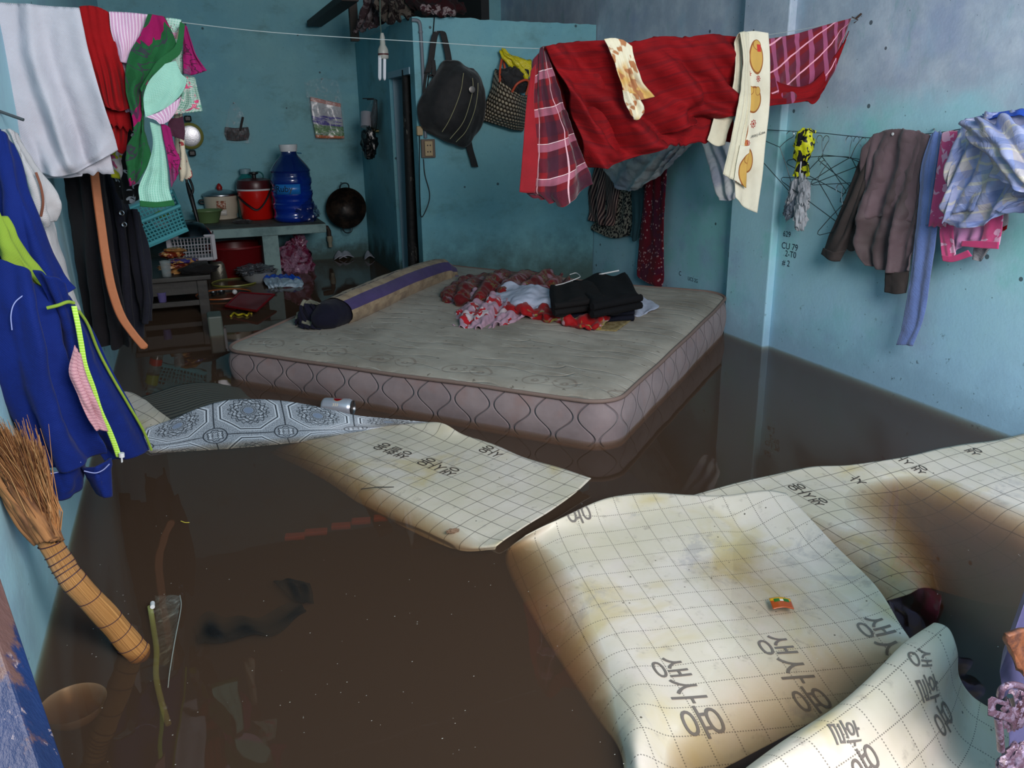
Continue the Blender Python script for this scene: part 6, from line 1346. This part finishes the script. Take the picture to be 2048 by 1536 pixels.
# umbrella leaning behind the basket
o = thing('umbrella', 'closed black umbrella leaning between basket and counter', 'umbrella', tuple(py_(400, 462, 5.65)))
MB().tube([py_(402, 466, 5.65), py_(392, 430, 5.66), py_(380, 385, 5.7), py_(374, 366, 5.72)], [.004, .012, .016, .010], 10).build('canopy', M_black, o)
MB().tube([Vector((py_(410, 474, 5.70).x, 5.72, FZ)), py_(404, 474, 5.65), py_(402, 466, 5.65)], .004, 6).build('tip', M_steel, o)
MB().tube(curve([py_(374, 366, 5.72), py_(372, 352, 5.72), py_(378, 356, 5.7), py_(386, 378, 5.68), py_(382, 392, 5.68)], 16), .008, 8).build('handle', M_black, o); inv(o)
lathe_thing('drinking_glass', 'small purple-tinted glass standing on the stool stretcher', 'glass', Vector((-.19, 4.86, .077)), [('tumbler', [(0,0),(.02,0),(.026,.055),(.024,.055),(.018,.004),(0,.004)], M('purple_glass', srgb(120, 110, 170), .08, alpha=lambda g: .5, coat=1), 24)])
# things at the near side of the stool, half in the dark water
c = pz(432, 668, .0); o = thing('bucket', 'grey plastic container beside the left corner of the mattress', 'container', tuple(c))
cx_ = pz(434, 672, 0)
MB().box((cx_.x-.035, cx_.y+.02, -.06), (cx_.x+.035, cx_.y+.16, .095)).build('container_body', M('grey_green_plastic', srgb(84, 92, 84), .5), o, smooth=False, bevel=.008); inv(o)
# ---------------------------------------------------------------- on the mattress
def om(px, py, h=0.): p = on_m(px, py); r = ray(px, py); return p + Vector((0, 0, .014+h)) 
def omh(px, py, h):                                # the point under a pixel that lies h above the mattress
    N = (mA-mL).cross(mR-mA).normalized(); N = N if N.z > 0 else -N; r = ray(px, py); t = (mA+N*(h+.014)-CAM).dot(N)/r.dot(N); return CAM + r*t
# sack-covered bolster
o = thing('bolster', 'long bolster in a beige sack with a purple stripe, lying on the mattress', 'bolster', tuple(om(750, 600)))
axp = [omh(672, 625, .055), omh(740, 596, .062), omh(810, 566, .064), omh(870, 546, .060), omh(905, 545, .045)]
def sackf(g):
    u, v, w = g.sep(g.UV.k); n_ = g.noise(g.comb(u, v*3), 5, 4, .6)
    c = g.mix(n_.ss(.4, .65), srgb(166, 146, 118), srgb(136, 116, 94)); st = (u-.10).abs().lt(.060)
    c = g.mix(st, c, srgb(74, 62, 108)); return g.mix((u-.27+n_*.03).abs().lt(.012)*g.noise(g.UV, 40, 2).gt(.45), c, srgb(60, 50, 46))
M_sack = fabric('sack_cloth', sackf, .2, .9, .1, wr=12); M_sackd = fabric('maroon_sack', srgb(70, 34, 40), .1)
def rod(name, pts, radf, mat, n=60, seg=36, jit=.003, seed=0, par=None, vrange=None):
    pc = curve(pts, n); vs = []; uv = []; fs = []
    for i, p in enumerate(pc):
        T_ = (pc[min(i+1, n)]-pc[max(i-1, 0)]).normalized(); a = T_.cross(Vector((0, 0, 1))).normalized(); b = a.cross(T_)
        for k in range(seg+1):
            t = 2*PI*k/seg; r_ = radf(i/n) * (1 + .05*noise.noise(Vector((i*.12, math.cos(t)*1.5, math.sin(t)*1.5+seed)))) + jit*noise.noise(Vector((i*.5, math.cos(t)*4, math.sin(t)*4)))
            vs.append(p + a*(r_*1.12*math.cos(t)) + b*(r_*.88*math.sin(t))); uv.append((k/seg, i/n))
    for i in range(n):
        for k in range(seg): q = i*(seg+1)+k; fs.append((q, q+1, q+seg+2, q+seg+1))
    return MB().add(vs, fs, uv).build(name, mat, par)
rod('sack', axp, lambda t: .082*min(1, .93+.3*t)*(1 if t < .85 else max(.25, 1-(t-.85)*3.2)), M_sack, par=o)
M_nav = fabric('navy_bolster', lambda g: g.mix(((g.sep(g.UV.k)[1]/.16).frac()).lt(.2), srgb(20, 20, 40), srgb(130, 128, 112)), .1)
M_navp = fabric('navy_plain', srgb(16, 16, 34), .1)
rod('bolster_end', [omh(628, 640, .040), omh(642, 636, .048), omh(660, 629, .052), omh(690, 618, .054)], lambda t: .030 + .042*min(1, t*2.2), M_navp, par=o, n=24)
cloth('ruffle', [[omh(598,628,.05), omh(606,606,.10), omh(622,600,.12), omh(640,606,.12)], [omh(592,645,.02), omh(600,625,.07), omh(612,614,.09), omh(628,612,.10)], [omh(590,650,.0), omh(608,650,.015), omh(632,648,.02), omh(668,646,.02)]], None, 0, M_nav, o, nu=50, nv=24, amp=.012, n=5, seed=6, v0=1, sharp=1.0)
cloth('ruffle', [[omh(604,642,.03), omh(626,640,.04), omh(648,640,.035), omh(672,632,.03)], [omh(596,654,.01), omh(622,658,.01), omh(650,656,.01), omh(684,648,.0)]], None, 0, M_nav, o, nu=50, nv=12, amp=.012, n=6, seed=8, v0=1)
cloth('tied_corner', [[omh(896,548,.05), omh(900,553,.03), omh(898,560,.02)], [omh(912,548,.04), omh(914,553,.03), omh(912,562,.01)], [omh(919,547,.03), omh(920,553,.02), omh(917,560,.01)]], None, 0, M_sack, o, nu=14, nv=14, amp=.008, n=2, seed=3, v0=1)
inv(o)
def heap(name, rows, mat, lab, cat, amp=.02, n=4, seed=0, nu=70, nv=40, group=None, crs=16, cra=.012, thick=.004):
    o_ = thing(name, lab, cat, tuple(omh(*rows[len(rows)//2][1])))
    cloth('cloth', [[omh(*p) for p in r] for r in rows], None, 0, mat, o_, nu=nu, nv=nv, amp=amp, n=n, seed=seed, v0=1, cr_amp=cra, crs=crs, thick=thick); inv(o_); return o_
def redfl(g):
    n1 = g.noise(g.UV, 9, 3, .55, .6); n2 = g.noise(g.comb(g.sep(g.UV.k)[0]+4, g.sep(g.UV.k)[1]), 13, 3, .5, .8)
    c = g.mix(n1.ss(.36, .42), srgb(150, 112, 128), srgb(98, 8, 16)); c = g.mix(n2.gt(.60), c, srgb(128, 14, 18)); return g.mix((n2-.56).abs().lt(.012), c, srgb(110, 110, 60))
M_rf = fabric('red_floral', redfl, .2, .75, .1)
heap('bedsheet', [[(905,565,.03),(960,548,.05),(1040,540,.06),(1110,545,.05),(1135,560,.03)], [(880,585,.02),(935,575,.07),(1010,565,.08),(1080,565,.07),(1135,575,.04)], [(875,600,.01),(925,598,.05),(985,595,.06),(1040,590,.05),(1090,590,.03)], [(885,612,.0),(925,612,.01),(960,606,.02),(1010,606,.02),(1060,606,.01)]], M_rf, 'crumpled red flowered bedsheet heaped behind the white shirt on the mattress', 'bedsheet', .026, 5, 91, 110, 60)
M_pw = fabric('pink_white_floral', lambda g: g.mix(g.noise(g.UV, 8, 3, .5, .8).ss(.5, .54), srgb(176, 142, 160), g.mix(g.noise(g.UV, 20, 2).gt(.5), srgb(176, 20, 34), srgb(206, 190, 196))), .12, .75, .1)
heap('blouse', [[(945,580,.06),(985,584,.07),(1030,590,.05),(1075,600,.03)], [(925,605,.03),(970,606,.06),(1010,612,.05),(1060,620,.03)], [(905,632,.01),(950,632,.04),(1000,634,.03),(1050,634,.02)], [(905,655,.0),(940,660,.005),(980,658,.005),(1020,648,.005)]], M_pw, 'pink and red flowered garment spilling towards the front on the mattress', 'garment', .022, 5, 93, 90, 60)
heap('garment', [[(1010,606,.05),(1060,608,.05),(1120,612,.05),(1180,616,.04),(1220,624,.03)], [(1005,618,.04),(1060,622,.05),(1125,628,.05),(1185,632,.04),(1224,634,.02)], [(1030,628,.01),(1075,636,.02),(1130,646,.02),(1180,654,.02),(1205,650,.01)], [(1040,636,.0),(1085,642,.0),(1135,652,.0),(1175,660,.0),(1192,660,.0)]], fabric('bright_red_floral', lambda g: g.mix(g.noise(g.UV, 10, 3, .5, .7).ss(.56, .60), srgb(160, 6, 14), g.mix(g.noise(g.UV, 24, 2).gt(.5), srgb(150, 140, 70), srgb(196, 150, 160))), .15, .7, .1), 'bright red flowered garment stretched along the front of the heap', 'garment', .016, 5, 95, 100, 40)
M_wsh = fabric('white_shirt', srgb(176, 184, 204), .1)
heap('shirt', [[(1022,566,.10),(1060,570,.10),(1110,580,.09),(1150,590,.07)], [(1000,576,.08),(1050,586,.09),(1095,596,.08),(1140,605,.06)], [(990,596,.06),(1035,604,.07),(1080,608,.06),(1130,614,.05)], [(1004,604,.05),(1028,616,.04),(1070,618,.04),(1118,618,.04)]], M_wsh, 'pale blue-white shirt lying crumpled left of the black trousers', 'shirt', .014, 3, 97, 80, 50, cra=.006)
heap('shirt', [[(1245,588,.02),(1275,592,.03),(1300,600,.02)], [(1250,605,.02),(1285,606,.02),(1318,614,.01)], [(1255,625,.0),(1272,634,.0),(1290,628,.0)]], M_wsh, 'corner of a white shirt poking out right of the dark trousers', 'shirt', .006, 2, 98, 30, 30, cra=.003)
M_bt3 = fabric('black_trousers', srgb(10, 10, 14), .2, sheen=0); M_bt4 = fabric('charcoal_trousers', srgb(20, 18, 19), .2, sheen=0); M_nj = fabric('navy_jeans', srgb(13, 17, 32), .15, sheen=0)
M_blk2 = fabric('soaked_black', srgb(5, 6, 8), .1, sheen=0)
def folded(name, corners, h0, h1, mat, lab, cat, seed):
    """a folded garment with real thickness: top surface with rolled sides"""
    a, b, c_, d_ = [omh(*p, h1) for p in corners]; n = 24; g_ = []
    for j in range(n+1):
        row = []
        for i in range(n+1):
            u, v = i/n, j/n; p = lerp(lerp(a, b, u), lerp(d_, c_, u), v); m = max(abs(2*u-1), abs(2*v-1)); dz = -(h1-h0)*max(0, (m-.88)/.12)**2*.98
            cen = (a+b+c_+d_)/4; p = p + (p-cen)*(.02 if m > .88 else 0)*math.sin(PI*min(1, (m-.88)/.12) if m > .88 else 0)
            row.append(p + Vector((0, 0, dz + .007*noise.noise(Vector((u*3, v*3, seed))) + .022*noise.noise(Vector((u*3.3, v*2, seed+4))))))
        g_.append(row)
    m_ = MB(); grid_mesh(m_, g_); ob_ = thing(name, lab, cat, tuple((a+c_)/2)); m_.build('folded_cloth', mat, ob_, solid=.005)
    # the fold edge seen from the front: stacked layers
    for k in range(2):
        t0 = lerp(h0, h1, (k+.5)/2); q = [omh(*corners[3], h1), omh(*corners[2], h1)]
        zz_ = [(lerp(q[0], q[1], t)) + Vector((0, 0, -(h1-t0))) for t in (0, .25, .5, .75, 1)]
        MB().tube(curve(zz_, 16), (h1-h0)/4*1.0, 8).build('fold_edge', mat, ob_)
    inv(ob_); return ob_
folded('jeans', [(1110,605),(1255,585),(1268,618),(1135,628)], .0, .05, M_nj, 'folded navy jeans at the bottom of the dark stack', 'jeans', 3)
folded('trousers', [(1142,556),(1252,541),(1282,588),(1184,606)], .055, .12, M_bt3, 'glossy black trousers on top of the stack at its right end', 'trousers', 5)
folded('trousers', [(1098,566),(1192,564),(1215,592),(1108,606)], .065, .12, M_bt4, 'charcoal trousers folded on the left of the dark stack', 'trousers', 7)
MB_ = MB().tube(curve([omh(1110, 571, .12), omh(1130, 566, .13), omh(1156, 556, .15), omh(1160, 552, .15), omh(1152, 546, .15), omh(1140, 549, .15)], 24), .0022, 6).tube([omh(1198, 549, .135), omh(1238, 541, .15)], .0035, 6)
tag(MB_.build('wire_hanger', M('white_wire', srgb(206, 206, 206), .4), None), 'white wire hanger sticking out of the black trousers', 'hanger')
# ---------------------------------------------------------------- small things in the water
c0, c1 = pz(642, 826, .022), pz(708, 832, .022); c0 = py_(646, 812, 2.86); c1 = py_(706, 810, 2.80)
ctr = (c0+c1)/2; ctr.z = .030; d_ = (c1-c0); d_.z = 0; d_.normalize()
o = thing('beer_can', 'silver beer can with a red emblem lying behind the grey patterned strip', 'can', tuple(ctr)); f = frame(ctr - d_*.058, d_, (0, 0, 1))
def canf(g):
    u, v, w = g.sep(g.UV.k)
    a = (u-.98).abs().min((u+.02).abs())*.207; b = v-.062; e = ((a/.020)*(a/.020) + (b/.017)*(b/.017)).sqrt()
    c = g.mix(g.noise(g.UV, 3, 2).ss(.3, .7), srgb(190, 192, 204), srgb(214, 216, 226)); c = g.mix(e.lt(1.12), c, srgb(220, 190, 140)); c = g.mix(e.lt(1.0), c, srgb(176, 12, 30)); return c
M_can = M('printed_can', canf, .28, metal=.55)
MB().lathe([(.024,0),(.0305,.006),(.0325,.012),(.0325,.100),(.030,.106),(.0265,.112)], 48, f).build('body', M_can, o)
MB().lathe([(0,.002),(.022,.003),(.0245,-.001),(.026,.003),(.0265,.010)], 40, f).build('base', M('gold_rim', srgb(170, 130, 60), .3, metal=1), o)
MB().lathe([(.0265,.112),(.027,.115),(.0255,.115),(.025,.111),(0,.111)], 40, f).build('lid', M_steel, o)
tv, tf = text_mesh('333', .015); xa_, ya_ = Vector((0, 0, 1)), None
Yc = d_.cross(Vector((0, 0, 1))); Yc = Yc if Yc.dot(CAM-ctr) > 0 else -Yc
def oncan(x, y):                                   # y runs round the can, x along it
    t = .62 + (y-.006)/.0325; return ctr + d_*(.000+x-.010) + (Yc*math.cos(t) + Vector((0, 0, 1))*math.sin(t))*.0331
MB().add([oncan(x, y) for x, y in tv], tf).build('lettering', M('white_ink', srgb(236, 214, 180), .5), o, smooth=False)
inv(o)
# sweet wrapper on the big sheet
q = [pz(1538, 1197, .012), pz(1580, 1198, .012), pz(1588, 1218, .012), pz(1546, 1218, .012)]
def wrp(g):
    u, v, w = g.sep(g.UV.k); c = g.mix(v.gt(.011), srgb(222, 160, 20), srgb(176, 76, 24)); gr = ((u-.014).abs().max((v-.011).abs())).lt(.006).max(((u-.034).abs().max((v-.011).abs())).lt(.006))
    c = g.mix(gr, c, srgb(30, 110, 34)); return g.mix(((u-.024).abs().max((v-.012).abs())).lt(.0035), c, srgb(230, 224, 210))
g_ = surf([[q[0], (q[0]+q[1])/2+Vector((0,0,.004)), q[1]], [q[3], (q[3]+q[2])/2+Vector((0,0,.004)), q[2]]], 16, 12); m_ = MB(); grid_mesh(m_, g_)
o = thing('sweet_wrapper', 'small orange and green sachet lying on the large vinyl sheet', 'wrapper', tuple(q[0])); m_.build('sachet', M('sachet', wrp, .3, coat=.5), o, solid=.002); inv(o)
# submerged things near the broom
def sub(name, rows, mat, lab, cat, **k):
    o_ = thing(name, lab, cat, tuple(pz(*rows[0][0]))); cloth('cloth', rows, 'z', 0, mat, o_, **k); inv(o_)
sub('cloth', [[(385,1250,-.045),(430,1225,-.035),(480,1238,-.03),(540,1225,-.03),(600,1195,-.03)], [(392,1272,-.022),(432,1262,-.003),(485,1262,-.012),(548,1250,-.012),(606,1215,-.012)], [(400,1290,-.024),(438,1285,-.010),(488,1275,-.010),(552,1264,-.012),(612,1225,-.016)]], M_blk2, 'black cloth just under the water surface right of the broom', 'cloth', nu=50, nv=20, amp=.006, n=3, seed=3, v0=1)
sub('cloth', [[(548,1165,-.018),(580,1158,-.008),(620,1168,-.014)], [(565,1180,-.020),(595,1172,-.008),(626,1185,-.018)], [(590,1205,-.014),(610,1205,-.008),(628,1205,-.016)]], M_blk2, 'upper end of black clothing drifting under the water beyond the other', 'cloth', nu=30, nv=20, amp=.005, n=2, seed=5, v0=1)
o = thing('stick', 'olive strip of plant stem drifting just under the surface', 'stick', tuple(pz(300, 1215)))
MB().tube(curve([pz(300, 1212, .002), pz(306, 1250, -.012), pz(313, 1300, -.016), pz(312, 1350, -.020), pz(322, 1400, -.026), pz(337, 1450, -.036)], 40), .0055, 8, flat=.5).build('stem', M('olive_stem', srgb(120, 124, 70), .6), o)
MB().tube([pz(305, 1206, .004), pz(305, 1214, .006)], .005, 8).build('white_tip', M_whitep, o); inv(o)
o = thing('plastic_film', 'clear film ghosting in the water right of the stem', 'plastic film', tuple(pz(350, 1250)))
cloth('film', [[(310,1192,-.006),(340,1190,.001),(362,1192,.002)], [(312,1260,-.012),(336,1262,-.010),(352,1262,-.001)], [(316,1330,-.02),(334,1334,-.016),(344,1340,-.006)]], 'z', 0, film('thin_film', (.5, .55, .5), .06), o, nu=20, nv=30, amp=.002, n=1, thick=.0005)
MB().tube(curve([pz(360, 1191, .001), pz(362, 1215, .001), pz(350, 1280, .0), pz(340, 1340, -.002), pz(336, 1375, -.006)], 24), .0012, 5).build('edge', M('film_edge', srgb(140, 146, 140), .3), o); inv(o)
c = pz(150, 1425, -.045)
lathe_thing('bowl', 'clear plastic bowl sunk in the water at the foot of the blue door', 'bowl', c, [('bowl_body', [(0,-.02),(.03,-.018),(.048,0),(.056,.020),(.058,.022),(.055,.018)], M('sunk_plastic', srgb(190, 180, 170), .3, alpha=lambda g: .65), 48)])
M_tile = M('orange_tile', srgb(190, 76, 40), .6)
for k, (x, y, w_) in enumerate(((590,1073,.026),(632,1064,.03),(682,1052,.026),(722,1042,.026),(762,1036,.02))):
    c = pz(x, y, -.048); m_ = Matrix.Translation(c) @ Matrix.Rotation(-.25, 4, 'Z')
    tag(MB().box((-w_, -.012, -.006), (w_, .012, .006), m_).build('floor_tile', M_tile, None, smooth=False, bevel=.002), ('sunken orange tile fragment, leftmost of the row', 'sunken orange tile fragment, second from the left', 'brightest sunken orange tile fragment in the middle of the row', 'sunken orange tile fragment, second from the right', 'sunken orange tile fragment, rightmost of the row under the middle vinyl sheet')[k], 'tile', 'orange tile fragments under water')
# floating specks
rnd = random.Random(11); m_ = MB()
for k in range(170):
    x, y = (rnd.uniform(100, 1250), rnd.uniform(930, 1530)) if k < 120 else (rnd.uniform(1500, 2040), rnd.uniform(720, 1330)); p = pz(x, y, .0008)
    r_ = rnd.uniform(.0006, .0016); a = rnd.random()*3; m_.add([p+Vector((r_*math.cos(a+t), r_*.6*math.sin(a+t), 0)) for t in (0, 1.6, 3.1, 4.7)], [(0,1,2,3)])
tag(m_.build('floating_specks', M('pale_speck', srgb(200, 200, 190), .5), None, smooth=False), 'tiny pale specks floating on the brown water', 'specks', kind='stuff')
for k, (pts, cc_, lab) in enumerate(((((560-60+0,1088-40),),0,0),)): pass
tag(MB().tube([pz(722, 978, .003), pz(755, 974, .004), pz(788, 974, .003)], .0013, 5).build('twig', M('dark_twig', srgb(24, 20, 18), .7), None), 'thin dark twig lying at the wet edge of the middle vinyl sheet', 'twig')
tag(MB().tube(curve([pz(362, 1042, .001), pz(370, 1045, .002), pz(379, 1045, .001)], 6), .0016, 5, flat=.4).build('leaf', M('yellow_leaf', srgb(206, 190, 70), .6), None), 'tiny yellow leaf floating on the open water', 'leaf')
blob('debris_clump', pz(905, 1062, .002), (.016, .006, .006), M('clump', srgb(120, 96, 76), .8), None, .5, 3, 3, label='little clump of debris at the submerged edge of the middle sheet', cat='debris')
# glass lamp globe floating by the patterned strip is only a mirror image of the pan: nothing is built for it
# ---------------------------------------------------------------- rusty latch of the right-hand door, close to the camera
M_vio = M('violet_paint', lambda g: g.mix(g.noise(g.OB, 30, 4, .6).ss(.4, .65), srgb(92, 92, 134), srgb(80, 80, 120)), .5, lambda g: g.noise(g.OB, 60, 3), .3, .002)
M_vrust = M('worn_violet_metal', lambda g: g.mix(g.noise(g.OB, 60, 5, .7).ss(.45, .6), srgb(104, 80, 98), g.mix(g.noise(g.OB, 120, 3).gt(.5), srgb(62, 38, 44), srgb(134, 120, 144))), .4, lambda g: g.noise(g.OB, 90, 4, .7), .8, .003, metal=.2, coat=.2)
M_orust = M('orange_rust', lambda g: g.mix(g.noise(g.OB, 50, 4, .7).ss(.4, .65), srgb(130, 80, 52), srgb(84, 52, 42)), .6, lambda g: g.noise(g.OB, 80, 4), .6, .002)
YG = .62
ed_ = [py_(x, y, YG+.03) for x, y in ((2200,760),(2052,1195),(2022,1280),(1999,1345),(2004,1380),(2014,1420),(2018,1480),(2012,1560),(2012,1700))]; m = len(ed_)
mb = MB(); rt = [Vector((1.35, p.y+.03, p.z)) for p in ed_]; tv_ = Vector((.05, .035, 0)); al = ed_+rt; vs = al+[v+tv_ for v in al]; fs = []
for k in range(m-1): fs += [(k, k+1, m+k+1, m+k), (2*m+k+1, 2*m+k, 3*m+k, 3*m+k+1), (k+1, k, 2*m+k, 2*m+k+1), (m+k, m+k+1, 3*m+k+1, 3*m+k)]
mb.add(vs, fs+[(0, m, 3*m, 2*m), (2*m-1, m-1, 3*m-1, 4*m-1)])
tag(mb.build('door_2', M_vio, None, smooth=False, bevel=.003), kind='structure')
o = thing('door_latch', 'rusty latch with a slotted staple on the violet door edge at the near right', 'latch', tuple(py_(2010, 1420, YG)))
cloth('bracket', [[(2012,1268),(2030,1262),(2052,1258),(2090,1256)], [(2010,1282),(2030,1290),(2055,1290),(2095,1290)], [(2020,1300),(2034,1310),(2056,1312),(2098,1315)], [(2030,1330),(2042,1345),(2060,1360),(2100,1370)]], 'y', YG-.012, M_orust, o, nu=30, nv=30, amp=.0015, n=2, thick=.008, seed=3)
sl = MB(); P_ = lambda x, y, d=0: py_(x, y, YG-.02-d)
outer = [(1976,1398),(1984,1394),(2024,1408),(2030,1440),(2022,1446),(1976,1430)]; inner = [(1990,1410),(1994,1407),(2016,1413),(2020,1424),(2014,1426),(1992,1420)]
for dd in (0, .008): sl.add([P_(x, y, dd) for x, y in outer+inner], [(i, (i+1) % 6, 6+(i+1) % 6, 6+i) for i in range(6)])
n0 = len(sl.v)
for ring in (0, 6):
    for i in range(6): j = (i+1) % 6; sl.f.append([ring+i, ring+j, 12+ring+j, 12+ring+i]); sl.uv.append([(0,0)]*4); sl.mi.append(0)
sl.build('staple_plate', M_vrust, o, smooth=False, bevel=.0008)
MB().tube(curve([P_(2000, 1392), P_(2004, 1378, .004), P_(2020, 1370, .006), P_(2040, 1372, .006), P_(2060, 1384, .004)], 20), .0045, 10).build('hasp_loop', M_vrust, o)
MB().tube([P_(2020, 1392, .008), P_(2026, 1410, .01)], [.004, .003], 8).build('pin', M_steel, o)
MB().tube(curve([P_(1996, 1436, .002), P_(2000, 1470, .004), P_(2002, 1500, .002)], 10), .0050, 10).build('bolt', M_vrust, o)
blob('mount', py_(2035, 1420, YG-.002), (.022, .012, .030), M_vrust, o, .35, 2.5, 3, ridge=.15)
blob('base_plate', py_(2030, 1530, YG-.004), (.034, .014, .034), M_vrust, o, .25, 2.5, 9, ridge=.12)
inv(o)
